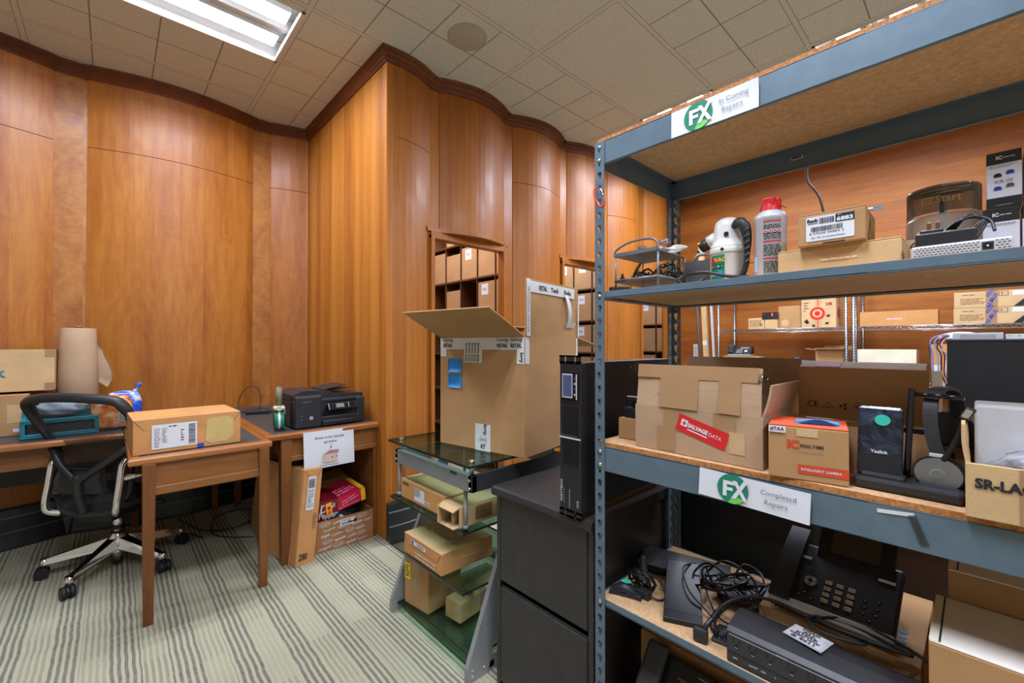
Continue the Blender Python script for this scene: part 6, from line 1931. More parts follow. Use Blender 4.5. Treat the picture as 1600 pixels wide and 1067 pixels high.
# open carton at the right front
t = open_carton('open_carton', 'torn open carton with bold black lettering at the right front of the middle deck', (1.006, 0.0155, Z), R90 + 0.02, 0.30, 0.26, 0.086, {'l': 4, 'b': 6}, CB_LIGHT, CB, lens={'l': 0.06, 'b': 0.06}, th=0.006)
part(t, 'lettering', lambda m: (m.text('SR-LACE', (0.046, 0, 0.056), 0.021, INK, bold=0.045, lift=0.0014, width=0.072)))
part(t, 'tape', lambda m: m.rect((0.082, 0, 0.043), 0.05, 0.085, TAPE_TAN, lift=0.0009))
m = MB()
m.box(0, 0.26, 0, 0.10, 0, 0.160, plain('white_foam', S(214, 216, 220), 0.9, var=0.05), 0.004)
solo('foam_block', m, 'white foam block standing in the torn open carton', 'foam', (1.140, 0.006, Z + 0.0065), R90)
bag('plastic_bag', 'crinkled clear plastic wrap filling the torn open carton', (1.085, -0.085, Z + 0.030), 0.15, 0.14, 0.075, plain('wrap_grey', S(150, 154, 160), 0.18, var=0.35, vs=40), 44)

# ------------------------------------------------------------------ lower deck
Z = SH_L + 0.0005
t = thing('phone_handset', 'black handset with a mint round sticker at the left end of the lower deck', 'handset', (1.055, 0.728, Z), R90 + 0.35)
m = MB(); m.grid(lambda u, v: (0.09 * u, 0.045 * v, 0.004 + 0.030 * math.sin(PI * u * 0.8 + 0.4) ** 2 * (0.5 + 0.5 * math.sin(PI * v))), 14, 6, BLACK2, thick=(0, 0, -0.004)); m.box(0, 0.09, 0.002, 0.043, 0, 0.012, BLACK2, 0.004); m.build('body', t)
m = MB(); m.disc((0.045, 0.022, 0.036), 0.014, MINT, r=(1, 0, 0), u=(0, 1, 0.1), ry=0.010); m.build('sticker', t)
m = MB()
rnd = random.Random(12)
for k in range(9):
    c = Vector((1.135, 0.672, Z + 0.030)); a0 = rnd.uniform(0, 6)
    tilt = Matrix.Rotation(rnd.uniform(-0.5, 0.5), 4, 'X') @ Matrix.Rotation(rnd.uniform(0.9, 1.5), 4, 'Y') @ Matrix.Rotation(rnd.uniform(0, 3), 4, 'Z')
    m.tube([c + (tilt @ Vector((0.030 * math.cos(2 * PI * j / 18) * rnd.uniform(0.95, 1.05), 0.026 * math.sin(2 * PI * j / 18), 0.005 * math.sin(a0 + j)))) + Vector((0.004 * (k % 3), 0.004 * (k - 4), 0)) for j in range(18)], 0.0028, BLACK, 6, True)
m.tube(smooth_path([(1.15, 0.66, Z + 0.05), (1.17, 0.63, Z + 0.03), (1.155, 0.605, Z + 0.004), (1.125, 0.61, Z + 0.004), (1.11, 0.64, Z + 0.012)], 6), 0.0028, BLACK, 6)
m.box(1.10, 1.125, 0.63, 0.665, Z, Z + 0.022, BLACK2, 0.003)
m.tube(smooth_path([(1.165, 0.69, Z + 0.02), (1.19, 0.70, Z + 0.05), (1.185, 0.695, Z + 0.075), (1.165, 0.68, Z + 0.062), (1.15, 0.665, Z + 0.045)], 5), 0.008, BLACK2, 8, flat=0.4)
solo('usb_cable', m, 'bundled coil of thin black USB cable beside the mint-stickered handset', 'cable')
t = thing('flat_console', 'thin black wedge-shaped console lying against the cabinet side on the lower deck', 'console', (1.235, 0.742, Z), R90 + 0.32)
m = MB(); m.prism([(0, 0.0), (0.26, 0.0), (0.26, 0.016), (0.0, 0.026)], 0.0, 0.13, BLACKM, Matrix(((1, 0, 0, 0), (0, 0, 1, 0), (0, 1, 0, 0), (0, 0, 0, 1)))); m.build('body', t)
m = MB(); m.rect((0.12, 0, 0.012), 0.20, 0.002, CHAR, lift=0.001); m.build('seam', t)
t = thing('set_top_box', 'flat black rectangular box leaning toward the front of the lower deck', 'device', (1.052, 0.560, Z), R90 + 0.45, rot=(0.13, 0.0, R90 + 0.44))
m = MB(); m.box(0, 0.094, 0, 0.255, 0, 0.014, BLACKM, 0.002); m.build('body', t)
m = MB(); m.rect((0.047, 0.03, 0.014), 0.09, 0.0012, GLOSS, lift=0.0006, **TP); m.build('seam', t)
m = MB()
m.tube(smooth_path([(1.33, 0.60, Z + 0.04), (1.25, 0.60, Z + 0.055), (1.17, 0.545, Z + 0.04), (1.14, 0.48, Z + 0.02), (1.12, 0.45, Z + 0.006)], 6), 0.0026, BLACK, 6)
m.tube(smooth_path([(1.32, 0.56, Z + 0.035), (1.24, 0.53, Z + 0.03), (1.17, 0.47, Z + 0.006), (1.16, 0.42, Z + 0.005)], 6), 0.0026, BLACK, 6)
solo('thin_cable', m, 'thin black cable running over the flat black box on the lower deck', 'cable')
bag('cable_pile', 'tangled heap of black cable at the back of the lower deck', (1.33, 0.46, Z), 0.16, 0.15, 0.032, RUBBER, 55)
m = MB()
rnd = random.Random(77)
for k in range(10):
    c = Vector((1.30 + rnd.uniform(-0.04, 0.06), 0.45 + rnd.uniform(-0.07, 0.07), Z + 0.05))
    m.tube(smooth_path([c + Vector((0.05 * math.cos(a + k), 0.06 * math.sin(a + k), 0.02 * math.sin(2 * a + k))) for a in [0, 0.9, 1.8, 2.7, 3.6, 4.5]], 5), 0.003, BLACK, 6)
solo('looped_cables', m, 'loops of black cable lying over the heap at the back of the lower deck', 'cable')
# coiled phone cord
def helix(path, R, turns, n=9):
    P = smooth_path(path, 14); out = []
    L = [0.0]
    for a, b in zip(P[:-1], P[1:]): L.append(L[-1] + (b - a).length)
    N = turns * n
    x = None
    for i in range(N + 1):
        s_ = L[-1] * i / N
        k = max(j for j in range(len(L)) if L[j] <= s_ + 1e-9); k = min(k, len(P) - 2)
        f_ = (s_ - L[k]) / max(1e-9, L[k + 1] - L[k]); p = P[k].lerp(P[k + 1], f_)
        t_ = (P[k + 1] - P[k]).normalized()
        if x is None: x = frame_from(t_)[0]
        x = (x - t_ * x.dot(t_)).normalized(); y = t_.cross(x); a = 2 * PI * i / n
        out.append(p + x * (R * math.cos(a)) + y * (R * math.sin(a)))
    return out
m = MB()
m.tube(helix([(1.20, 0.335, Z + 0.075), (1.215, 0.39, Z + 0.062), (1.19, 0.44, Z + 0.045), (1.13, 0.462, Z + 0.022), (1.095, 0.445, Z + 0.012), (1.10, 0.415, Z + 0.014), (1.14, 0.405, Z + 0.035), (1.19, 0.39, Z + 0.05), (1.21, 0.37, Z + 0.05)], 0.007, 46), 0.0022, BLACK, 6)
solo('phone_cord', m, 'coiled black phone cord beside the power strip unit', 'cord') if False else solo('coiled_cable', m, 'coiled black phone cord between the flat box and the battery unit', 'cable')
t = thing('power_plug', 'black angled mains plug lying at the front edge of the lower deck', 'plug', (1.035, 0.475, Z), R90 + 0.2)
m = MB(); m.box(0, 0.034, 0, 0.018, 0, 0.034, BLACK2, 0.006); m.build('body', t)
m = MB(); m.tube(smooth_path([(0.026, 0.010, 0.034), (0.032, 0.016, 0.046), (0.040, 0.03, 0.055)], 4), [0.006] * 4 + [0.005] * 5, BLACK, 8); m.build('strain_relief', t)
m = MB(); m.tube(smooth_path([(0.040, 0.03, 0.055), (0.06, 0.075, 0.075), (0.11, 0.10, 0.098), (0.17, 0.10, 0.103), (0.23, 0.085, 0.098), (0.29, 0.07, 0.10), (0.33, 0.05, 0.098), (0.30, 0.035, 0.10), (0.25, 0.04, 0.10), (0.23, 0.065, 0.103), (0.25, 0.09, 0.104), (0.31, 0.085, 0.106), (0.37, 0.06, 0.106), (0.40, 0.045, 0.104), (0.34, 0.045, 0.108), (0.27, 0.055, 0.11), (0.25, 0.075, 0.108), (0.30, 0.10, 0.11), (0.38, 0.07, 0.11), (0.46, 0.03, 0.09)], 6), 0.0036, BLACK2, 8); m.build('cord', t)
m = MB(); m.tube([(1.145, 0.425, Z + 0.004), (1.14, 0.35, Z + 0.004)], 0.003, BLACK); 
m = MB(); m.box(0, 0.05, 0, 0.075, 0, 0.006, BLACK2, 0.002)
solo('black_slab', m, 'small flat black slab under the coiled cord', 'device', (1.068, 0.444, Z), R90 + 0.15)

# battery backup strip
t = thing('battery_backup', 'black battery backup unit with a row of outlets and a handwritten note', 'battery backup', (1.028, 0.392, Z), R90)
APC = plain('apc_black', S(44, 45, 47), 0.45, var=0.12, vs=20)
m = MB()
prof = [(0.004, 0.0), (0.0, 0.006), (0.0, 0.070), (0.010, 0.078), (0.05, 0.088), (0.075, 0.089), (0.095, 0.082), (0.108, 0.060), (0.11, 0.0)]
m.prism(prof, 0.0, 0.345, APC, Matrix(((0, 0, 1, 0), (1, 0, 0, 0), (0, 1, 0, 0), (0, 0, 0, 1))))
m.build('body', t)
m = MB(); m.rect((0.17, 0, 0.0645), 0.33, 0.0014, LGREY, lift=0.001); m.scribble((0.11, 0, 0.0665), 0.02, 0.002, 1, LGREY, lift=0.0012); m.rect((0.17, 0, 0.026), 0.34, 0.0015, INK, lift=0.001); m.build('trim_line', t)
for k in range(7):
    m = MB(); x = 0.020 + 0.034 * k + (0.006 if k > 2 else 0)
    m.rect((x - 0.006, 0, 0.054), 0.003, 0.009, INK, lift=0.001); m.rect((x + 0.006, 0, 0.053), 0.003, 0.008, INK, lift=0.001); m.disc((x, 0, 0.043), 0.0042, INK, lift=0.001)
    m.rect((x, 0, 0.0395), 0.006, 0.0012, LGREY, lift=0.0012)
    m.build('outlet', t)
m = MB()
for (x, w) in ((0.018, 0.012), (0.055, 0.022), (0.075, 0.012), (0.098, 0.003)):
    m.rect((x, 0, 0.016), w * 0.8, 0.004, GREY, lift=0.001, r=(1, 0, 0.1))
m.build('port_marks', t)
t = thing('paper_note', 'white handwritten note lying on the battery backup unit', 'note', (1.075, 0.294, Z + 0.0905), R90 - 0.22)
m = MB(); m.grid(lambda u, v: (0.075 * u, 0.055 * v, 0.0005 + 0.0010 * u * v), 4, 4, PAPER, thick=(0, 0, 0.0003)); m.build('sheet', t)
m = MB()
for k, (txt, wd) in enumerate((('DEAD', 0.034), ('ALL', 0.026), ('KTEAR', 0.042), ('NEED WW', 0.056), ('# 4911', 0.045))):
    m.text(txt, (0.036, 0.048 - 0.0098 * k, 0.0022), 0.010, INK, (1, 0, 0), (0, 1, 0), bold=0.03, width=wd, lift=0.0008)
m.build('handwriting', t)

# desk phone on its carton
t = closed_carton('phone_carton', 'brown carton under the desk phone on the lower deck', (1.175, 0.372, Z), R90, 0.292, 0.33, 0.078, CB, style='lid')
part(t, 'barcode_label', lambda m: (m.rect((0.055, 0, 0.050), 0.075, 0.012, PAPER, lift=0.004), m.barcode((0.075, 0, 0.050), 0.02, 0.009, INK, lift=0.0046, n=10), m.scribble((0.045, 0, 0.050), 0.03, 0.009, 2, INK, lift=0.0046)))
part(t, 'yellow_sticker', lambda m: (m.rect((0.292, 0.18, 0.05), 0.07, 0.03, YELLOW, lift=0.001, **RT), m.scribble((0.292, 0.18, 0.05), 0.05, 0.02, 3, INK, lift=0.0016, **RT)))
part(t, 'blue_print', lambda m: [m.disc((0.255, 0.12 - 0.022 * k, 0.078), 0.008, plain('print_teal', S(70, 110, 130), 0.7), lift=0.001, **TP) for k in range(4)])
t = thing('desk_phone', 'black office desk phone with tilted screen resting on the brown carton', 'desk phone', (1.200, 0.352, Z + 0.0805), R90 - 0.02)
PH = Matrix.Rotation(0.50, 4, 'X')
m = MB()
m.box(0.0, 0.232, 0.0, 0.185, 0.010, 0.030, BLACKM, 0.006, X=PH); m.prism([(0.0, 0.0), (0.17, 0.0), (0.17, 0.05)], 0.01, 0.21, BLACK, Matrix(((0, 0, 1, 0), (1, 0, 0, 0), (0, 1, 0, 0), (0, 0, 0, 1)))); m.build('body', t)
m = MB(); m.box(0.0, 0.232, -0.012, 0.010, 0.018, 0.0335, LGREY, 0.003, X=PH); m.build('silver_edge', t)
m = MB()
KEY = plain('key_bronze', S(168, 158, 140), 0.4, 0.2)
for r_ in range(4):
    for c in range(3):
        m.box(0.098 + 0.022 * c, 0.112 + 0.022 * c, 0.030 + 0.017 * r_, 0.040 + 0.017 * r_, 0.029, 0.032, KEY, 0.001, X=PH)
m.build('keypad', t)
m = MB()
for r_ in range(4):
    for c in range(3):
        m.text('123456789*0#'[(3 - r_) * 3 + c], (0.103 + 0.022 * c, 0.035 + 0.017 * r_, 0.0325), 0.007, INK, (1, 0, 0), (0, 1, 0), X=PH)
m.build('key_print', t)
m = MB(); m.cyl((0.070, 0.075, 0.029), (0.070, 0.075, 0.0325), 0.013, KEY, n=20, X=PH); m.cyl((0.070, 0.075, 0.0325), (0.070, 0.075, 0.034), 0.005, BLACK, n=16, X=PH)
for (dx, dy) in ((0.011, 0), (-0.011, 0), (0, 0.011), (0, -0.011)):
    m.disc((0.070 + dx, 0.075 + dy, 0.0325), 0.0022, BLACK, (1, 0, 0), (0, 1, 0), 0.001, X=PH)
m.build('navigation_ring', t)
m = MB()
for (x, y) in ((0.175, 0.072), (0.197, 0.078), (0.175, 0.056), (0.197, 0.06), (0.175, 0.040), (0.197, 0.044), (0.188, 0.026), (0.055, 0.03), (0.065, 0.04), (0.08, 0.028)):
    m.disc((x, y, 0.030), 0.0042, GLOSS, (1, 0, 0), (0, 1, 0), 0.0006, X=PH); m.rect((x, y, 0.030), 0.004, 0.0015, LGREY, (1, 0, 0), (0, 1, 0), 0.0010, X=PH)
m.build('side_button', t)
SCR = Matrix.Translation((0.066, 0.125, 0.088)) @ Matrix.Rotation(0.85, 4, 'X')
m = MB(); m.box(0.0, 0.150, 0.0, 0.095, 0.0, 0.012, GLOSS, 0.005, X=SCR); scr = m.build('screen_panel', t)
m = MB(); m.rect((0.075, 0.055, 0.012), 0.095, 0.06, plain('lcd_brown', S(58, 50, 42), 0.2), (1, 0, 0), (0, 1, 0), 0.0006, X=SCR)
for k in range(4):
    m.rect((0.033 + 0.028 * k, 0.012, 0.012), 0.018, 0.005, INK, (1, 0, 0), (0, 1, 0), 0.0006, X=SCR)
    m.rect((0.139, 0.03 + 0.016 * k, 0.012), 0.012, 0.004, INK, (1, 0, 0), (0, 1, 0), 0.0006, X=SCR)
m.build('screen', scr)
m = MB(); m.rect((0.045, 0.138, 0.031), 0.03, 0.008, LGREY, (1, 0, 0), (0, 1, 0), 0.002, X=PH); m.rect((0.205, 0.138, 0.031), 0.03, 0.008, LGREY, (1, 0, 0), (0, 1, 0), 0.002, X=PH); m.build('silver_strip', t)
m = MB()
hs = [Vector((0.022, -0.002, 0.034)), Vector((0.022, 0.03, 0.040)), Vector((0.022, 0.10, 0.043)), Vector((0.022, 0.16, 0.042)), Vector((0.022, 0.215, 0.036))]
strip(m, [PH @ p for p in smooth_path(hs, 5)], 0.042, 0.020, BLACK2)
m.build('handset', t)
m = MB(); m.box(0.018, 0.030, -0.012, 0.004, 0.012, 0.026, CLEAR, 0.001, X=PH); m.build('cord_plug', t)

# pale mailer cartons at the right of the lower deck
def mailer(label, loc, rz, w, d, h):
    t = closed_carton('mailer_box', label, loc, rz, w, d, h, CB, style='lid', lidmat=CB_WHITE, seam=False)
    m = MB(); m.rect((0.006, d / 2, h), 0.012, d - 0.004, CB_CREAM, lift=0.0008, **TP); m.rect((0.0135, d / 2, h), 0.0025, d - 0.006, INK, lift=0.0010, **TP); m.build('side_fold', t)
    return t
mailer('pale-topped mailer carton in front at the right end of the lower deck', (1.045, 0.062, Z), R90, 0.30, 0.20, 0.205)
mailer('larger pale-topped mailer carton behind the front one on the lower deck', (1.250, 0.045, Z), R90, 0.30, 0.17, 0.262)

# ------------------------------------------------------------------ bottom deck
Z = SH_B + 0.0005
t = closed_carton('phone_carton', 'dim brown carton on the bottom deck behind the second phone', (1.205, 0.715, Z), R90, 0.42, 0.20, 0.258, CB, TAPE_TAN)
t = thing('desk_phone', 'second black desk phone with copper key grid tilted up on the bottom deck', 'desk phone', (1.042, 0.668, Z), R90)
Xp = Matrix.Translation((0, 0.002, 0.085)) @ Matrix.Rotation(0.85, 4, 'X')
m = MB(); m.box(0.075, 0.30, 0, 0.21, 0, 0.02, BLACKM, 0.005, X=Xp); m.prism([(0.02, 0.0), (0.148, 0.0), (0.140, 0.245), (0.02, 0.10)], 0.02, 0.29, BLACK, Matrix(((0, 0, 1, 0), (1, 0, 0, 0), (0, 1, 0, 0), (0, 0, 0, 1)))); m.build('body', t)
m = MB(); m.box(0.0, 0.062, -0.01, 0.225, 0.004, 0.030, CHAR, 0.010, X=Xp); m.build('handset', t)
m = MB()
COP = plain('copper_print', S(120, 84, 66), 0.45, 0.3)
for k in range(7):
    m.rect((0.115 + 0.017 * k, 0.10, 0.0205), 0.006, 0.13, COP, (1, 0, 0), (0, 1, 0), 0.0008, X=Xp)
m.rect((0.165, 0.168, 0.0205), 0.12, 0.005, COP, (1, 0, 0), (0, 1, 0), 0.0012, X=Xp)
m.scribble((0.17, 0.193, 0.0205), 0.03, 0.007, 1, GREY, (1, 0, 0), (0, 1, 0), 0.0010, X=Xp)
for k in range(5):
    m.rect((0.090, 0.06 + 0.024 * k, 0.0205), 0.012, 0.008, INK, (1, 0, 0), (0, 1, 0), 0.0010, X=Xp)
m.build('key_grid', t)

# ------------------------------------------------------------------ things on the wire racks
Z = 1.4115
XR = 4.915
t = closed_carton('small_carton', 'small printed pale carton at the left of the small group on the wire rack', (XR, 1.645, Z), R90, 0.150, 0.16, 0.115, CB_LIGHT)
part(t, 'print', lambda m: (m.scribble((0.075, 0, 0.06), 0.12, 0.07, 4, CB_DARK, lift=0.001), m.poly([(0.10, -0.001, 0.04), (0.115, -0.001, 0.06), (0.13, -0.001, 0.04)], INKG)))
t = closed_carton('small_carton', 'small plain carton under the black box on the wire rack', (XR, 1.490, Z), R90, 0.115, 0.16, 0.098, CB_LIGHT)
t = closed_carton('small_carton', 'small black box with orange tab on the plain small carton', (XR - 0.005, 1.515, Z + 0.0985), R90, 0.145, 0.15, 0.072, ICK, style='lid')
part(t, 'orange_tab', lambda m: m.rect((0.095, 0, 0.045), 0.016, 0.03, ORANGE, lift=0.003))
t = closed_carton('carton', 'plain carton with faint round stain left of the red-target carton', (XR + 0.03, 1.375, Z), R90, 0.205, 0.22, 0.225, CB, TAPE_CLEAR)
part(t, 'stain', lambda m: m.disc((0.06, 0, 0.055), 0.035, CB_LIGHT, lift=0.001))
t = closed_carton('carton', 'carton printed with a red bullseye on the wire rack', (XR, 1.168, Z), R90 - 0.02, 0.275, 0.26, 0.285, CB_LIGHT, TAPE_CLEAR)
def f(m):
    c = (0.130, 0, 0.135)
    for k, (r_, mt) in enumerate(((0.060, RED), (0.040, CB_LIGHT), (0.022, RED))):
        m.disc(c, r_, mt, lift=0.002 + 0.0005 * k)
    m.rect((0.135, 0, 0.14), 0.055, 0.275, TAPE_CLEAR, lift=0.001)
    for z in (0.24, 0.04):
        m.text('target', (0.135, 0, z), 0.03, RED, (0, 0, 1), (-1, 0, 0), lift=0.002)
    for (x, z) in ((0.045, 0.055), (0.10, 0.02), (0.215, 0.11), (0.205, 0.04)):
        m.rect((x, 0, z), 0.026, 0.02, INK, lift=0.001)
    m.poly([(0.02, -0.001, 0.06), (0.045, -0.001, 0.085), (0.065, -0.001, 0.05), (0.045, -0.001, 0.035)], INK)
    m.scribble((0.04, 0, 0.20), 0.04, 0.10, 4, INKG, lift=0.001); m.scribble((0.22, 0, 0.22), 0.05, 0.03, 2, INK, lift=0.001); m.rect((0.232, 0, 0.225), 0.02, 0.02, RED, lift=0.0014)
part(t, 'print', f)
part(t, 'side_print', lambda m: (m.disc((0.275, 0.10, 0.135), 0.055, RED, lift=0.001, **RT), m.disc((0.275, 0.10, 0.135), 0.036, CB_DARK, lift=0.0014, **RT), m.disc((0.275, 0.10, 0.135), 0.02, RED, lift=0.0018, **RT)))
t = closed_carton('flat_box', 'long low orange-tan carton on the right wire rack', (XR, 0.722, Z), R90, 0.500, 0.22, 0.128, CB_ORANGE)
part(t, 'print', lambda m: m.scribble((0.235, 0, 0.06), 0.11, 0.016, 1, PAPER, lift=0.001))
for k, lb in enumerate(('printed wide carton with blue tape, lower of two on the right wire rack', 'printed wide carton with blue tape, upper of two on the right wire rack')):
    t = closed_carton('wide_carton', lb, (XR, 0.134 - 0.003 * k, Z + 0.1255 * k), R90, 0.52, 0.30, 0.1245, CB_LIGHT)
    part(t, 'print', lambda m: m.scribble((0.10, 0, 0.05), 0.13, 0.05, 4, CB_DARK, lift=0.001))
    part(t, 'title_print', lambda m: m.scribble((0.08, 0, 0.10), 0.07, 0.014, 1, INKG, lift=0.001))
    part(t, 'logo', lambda m: (m.poly([(0.31, -0.001, 0.002), (0.36, -0.001, 0.055), (0.52, -0.001, 0.070), (0.52, -0.001, 0.002)], ICK), m.text('A', (0.37, 0, 0.02), 0.035, PAPER, bold=0.03, lift=0.002, shear=0.3)))
    part(t, 'symbol', lambda m: (m.rect((0.26, 0, 0.10), 0.05, 0.035, INKG, lift=0.001), m.rect((0.26, 0, 0.10), 0.042, 0.028, CB_LIGHT, lift=0.0014), m.text('3', (0.252, 0, 0.10), 0.022, INK, bold=0.02, lift=0.002)))
    part(t, 'label', lambda m: m.rect((0.335, 0, 0.10), 0.06, 0.035, PAPER, lift=0.001))
    part(t, 'tape', lambda m: (m.rect((0.20, 0, 0.062), 0.06, 0.123, TAPE_TAN, lift=0.0016), [m.text('ASUS', (0.19 + 0.02 * (q % 2), 0, 0.03 + 0.04 * q), 0.03, DBLUE, (0.4, 0, 0.9), (-0.9, 0, 0.4), bold=0.03, lift=0.0022) for q in range(3)]))

# shelf below: phone, laptop cradle, cartons
Z = 0.9335
t = closed_carton('carton', 'plain carton under the distant desk phone on the wire rack', (XR, 1.90, Z), R90, 0.36, 0.30, 0.195, CB, TAPE_TAN)
t = thing('desk_phone', 'distant blue-black desk phone on a carton on the left wire rack', 'desk phone', (XR + 0.01, 1.862, Z + 0.196), R90)
m = MB(); m.box(0, 0.225, 0, 0.14, 0, 0.02, plain('phone_grey_base', S(150, 160, 172), 0.5), 0.004); m.prism([(0.0, 0.02), (0.13, 0.02), (0.13, 0.10), (0.10, 0.10)], 0.0, 0.225, BLACK2, Matrix(((0, 0, 1, 0), (1, 0, 0, 0), (0, 1, 0, 0), (0, 0, 0, 1)))); m.build('body', t)
m = MB(); m.box(0.004, 0.055, -0.006, 0.12, 0.03, 0.118, CHAR, 0.012); m.build('handset', t)
m = MB(); m.rect((0.155, 0.072, 0.082), 0.09, 0.03, plain('lcd_blue_grey', S(118, 138, 142), 0.3), (1, 0, 0), (0, 0.78, 0.62), 0.004)
for r_ in range(3):
    for c in range(3):
        m.rect((0.090 + 0.020 * c, 0.022 + 0.018 * r_, 0.037 + 0.0145 * r_), 0.013, 0.009, LGREY, (1, 0, 0), (0, 0.78, 0.62), 0.003)
m.disc((0.175, 0.04, 0.052), 0.016, LGREY, (1, 0, 0), (0, 0.78, 0.62), 0.003)
m.build('keys', t)
t = thing('laptop_dock', 'blue-edged black laptop stand on the left wire rack', 'laptop', (XR, 1.225, Z), R90)
m = MB(); m.box(0, 0.012, 0, 0.2, 0, 0.19, BLUE, 0.002); m.build('blue_edge', t)
m = MB(); m.box(0.015, 0.17, 0, 0.14, 0.0, 0.012, BLACK, 0.003, X=Matrix.Translation((0, 0, 0.05)) @ Matrix.Rotation(0.9, 4, 'X')); m.box(0.012, 0.17, 0, 0.16, 0, 0.05, BLACK, 0.003); m.build('panel', t)
t = open_carton('carton', 'open carton with spread flaps at the right end of the left wire rack', (XR + 0.02, 1.06, Z), R90, 0.235, 0.28, 0.265, {'f': 75, 'l': 82, 'b': 60}, CB, lens={'f': 0.06, 'l': 0.09, 'b': 0.08})
for k, lb in enumerate(('cream box, lower of two stacked on the right wire rack', 'cream box, upper of two stacked on the right wire rack')):
    t = closed_carton('cream_box', lb, (XR, 0.742, Z + 0.1375 * k), R90, 0.39 + 0.0 * k, 0.26, 0.137, CB_CREAM, style='rsc', group='stacked cream boxes')
t = closed_carton('carton', 'orange-tan carton with pasted white slips behind the hanging cables', (XR, 0.265, Z), R90, 0.16, 0.25, 0.32, CB_ORANGE)
part(t, 'slip', lambda m: m.rect((0.035, 0, 0.10), 0.05, 0.10, PAPER, lift=0.001))
part(t, 'slip', lambda m: m.rect((0.115, 0, 0.12), 0.07, 0.14, PAPER, lift=0.001))
t = thing('white_printer', 'white device with black perforated side on the lower wire shelf', 'device', (XR, 1.22, 0.4535), R90)
m = MB(); m.box(0, 0.30, 0, 0.28, 0, 0.34, WHITE, 0.015); m.build('body', t)
m = MB(); m.rect((0.08, 0, 0.26), 0.12, 0.10, INK, lift=0.001); m.build('vent', t)

# tall slim packages leaning in the corner
CW = 5.0
m = MB(); m.box(-0.025, 0.025, 0, 0.05, 0, 2.42, CB_LIGHT, 0.002)
t = thing('long_carton', 'tall slim brown carton leaning in the corner beside the wire rack', 'box', (4.94, 2.055, 0.002), rot=(0.0, 0, 0)); t.rotation_euler = (-0.055, 0.012, R90)
o = m.build('body', t); 
part(t, 'tape', lambda m: m.rect((0, 0, 1.27), 0.05, 0.05, PAPER, lift=0.001))
t.rotation_euler = (0.0, -0.045, R90)
m = MB(); m.box(-0.012, 0.012, 0, 0.02, 0, 2.10, LGREY, 0.002)
solo('white_strip', m, 'long white plastic strip leaning beside the slim brown carton', 'strip', (4.93, 1.955, 0.002), rot=(0, -0.05, R90))
m = MB(); m.cyl((0, 0, 0), (0, 0, 2.15), 0.012, CHAR, n=12)
solo('grey_pole', m, 'dark grey pole leaning left of the slim brown carton', 'pole', (4.94, 2.125, 0.002), rot=(0, -0.045, R90))
t = thing('wall_phone_jack', 'white wall outlet box near the corner of the planked wall', 'outlet', (5.4495, 2.47, 1.10), R90)
m = MB(); m.box(0, 0.075, -0.02, 0, 0, 0.155, WHITE, 0.005); m.build('plate', t)
m = MB(); m.box(0.02, 0.055, -0.026, -0.018, 0.03, 0.13, LGREY, 0.003); m.build('socket', t)

# black network cabinet with gear on top
t = thing('network_cabinet', 'black metal network cabinet in front of the right wire rack', 'cabinet', (3.90, 0.137, 0.0), R90)
m = MB(); m.box(0, 0.60, 0, 0.55, 0.03, 1.270, plain('cabinet_black', S(30, 31, 33), 0.35, 0.2, var=0.12), 0.004); m.build('body', t)
m = MB(); m.box(-0.006, 0.606, -0.006, 0.556, 1.270, 1.283, BLACK, 0.003); m.build('top', t)
for (x, y) in ((0.05, 0.05), (0.55, 0.05), (0.05, 0.5), (0.55, 0.5)):
    m = MB(); m.cyl((x, y, 0), (x, y, 0.03), 0.02, BLACK); m.build('foot', t)
t = thing('network_switch', 'silver network router box at the left end of the network cabinet top', 'router', (3.93, 0.113, 1.2835), R90)
m = MB(); m.box(0, 0.215, 0, 0.16, 0, 0.040, plain('router_silver', S(176, 186, 192), 0.4, 0.3), 0.002); m.build('body', t)
m = MB(); m.rect((0.11, 0, 0.018), 0.15, 0.022, GREY, lift=0.001); m.build('grille', t)
t = thing('network_switch', 'slim switch with green lights right of the silver router', 'switch', (3.93, -0.112, 1.2835), R90)
m = MB(); m.box(0, 0.24, 0, 0.14, 0, 0.030, LGREY, 0.002); m.build('body', t)
m = MB()
for k in range(4):
    m.rect((0.012 + 0.04 * k, 0, 0.022), 0.010, 0.007, LIME, lift=0.001)
m.build('status_light', t)
m = MB(); m.lathe([(0.0, 0.052), (0.04, 0.050), (0.08, 0.040), (0.105, 0.022), (0.11, 0.010), (0.105, 0.0), (0, 0)], WHITE, 40)
solo('access_point', m, 'white domed wireless access point behind the silver router', 'access point', (4.17, 0.08, 1.284))
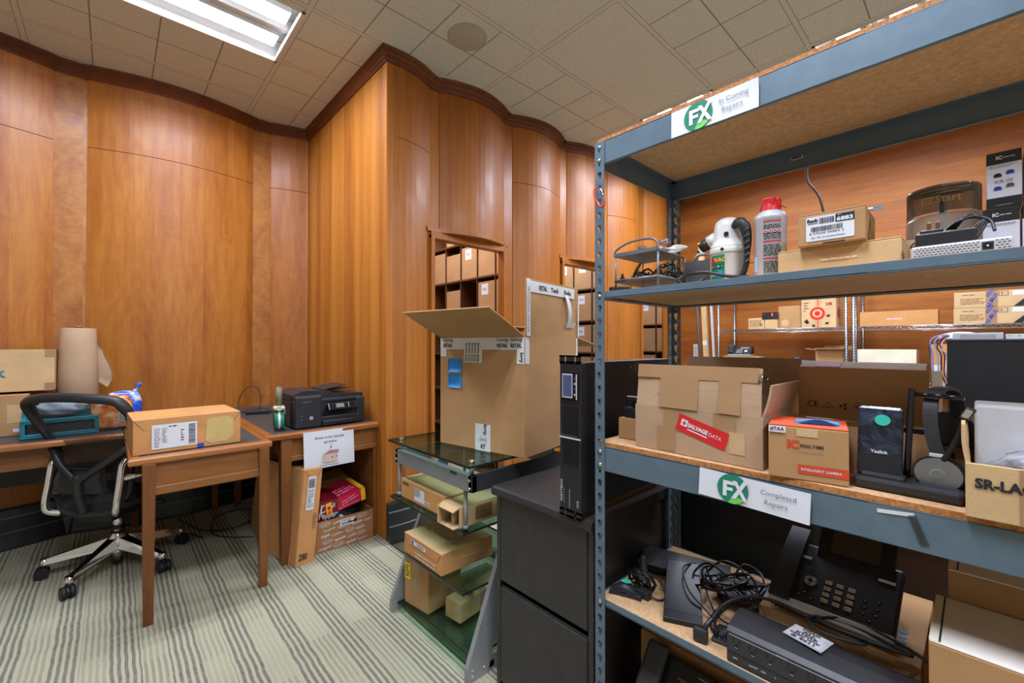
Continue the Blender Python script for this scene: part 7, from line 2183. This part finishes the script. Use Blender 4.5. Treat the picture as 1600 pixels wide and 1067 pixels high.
for k, (mt, nm, dx) in enumerate(((plain('purple_lead', S(132, 116, 190), 0.4), 'purple', 0.0), (plain('blue_grey_lead', S(132, 150, 176), 0.4), 'pale blue', 0.025), (plain('red_lead', S(150, 26, 44), 0.4), 'dark red', 0.055), (CHAR, 'dark grey', -0.012), (BLACK, 'black', 0.04), (LGREY, 'white', 0.065))):
    m = MB()
    y0 = 0.150 + 0.018 * (k % 3)
    amp = 0.07 - 0.5 * abs(dx) * 0.6
    m.tube(smooth_path([(3.96, 0.125, 1.305), (3.95, 0.15, 1.315 - 0.006 * k), (3.94, 0.185 + amp * 0.4 - dx * 0.6, 1.28 - 0.01 * k), (3.94, 0.205 - dx, 1.18), (3.94, 0.20 - dx * 0.9, 1.06), (3.95, 0.175 - dx * (0.3 if k % 2 else 0.9), 0.96), (3.95, 0.165 + 0.02 * (k % 3), 0.85), (3.97, 0.155, 0.70)], 5), 0.0042, mt, 6)
    solo('network_cable', m, nm + ' cable hanging down the left side of the network cabinet', 'cable')

# dark furniture glimpsed through the shelf
t = thing('low_cabinet', 'black low cabinet standing behind the steel shelf', 'cabinet', (1.66, 0.84, 0.0), R90)
BPAN = plain('black_panel', S(34, 35, 38), 0.35, var=0.08)
m = MB(); m.box(0, 0.48, 0.003, 0.50, 0.0, 0.80, BPAN, 0.004); m.build('body', t)
m = MB(); m.box(-0.008, 0.488, -0.006, 0.51, 0.80, 0.822, BPAN, 0.006); m.build('top', t)
m = MB(); m.box(0.006, 0.474, -0.004, 0.004, 0.05, 0.78, BPAN, 0.002); m.build('door', t)
t = thing('low_credenza', 'dark red-brown wooden credenza behind the right half of the steel shelf', 'cabinet', (1.80, 0.345, 0.0), R90)
m = MB(); m.box(0, 0.95, 0.004, 0.46, 0.02, 0.86, M['dark_wood'], 0.003); m.build('body', t)
m = MB(); m.box(-0.01, 0.96, -0.012, 0.47, 0.86, 0.885, M['dark_wood'], 0.005); m.build('top', t)
for k in range(2):
    m = MB(); m.box(0.01 + 0.47 * k, 0.47 + 0.47 * k, -0.006, 0.006, 0.06, 0.84, M['dark_wood'], 0.003); m.build('door', t)
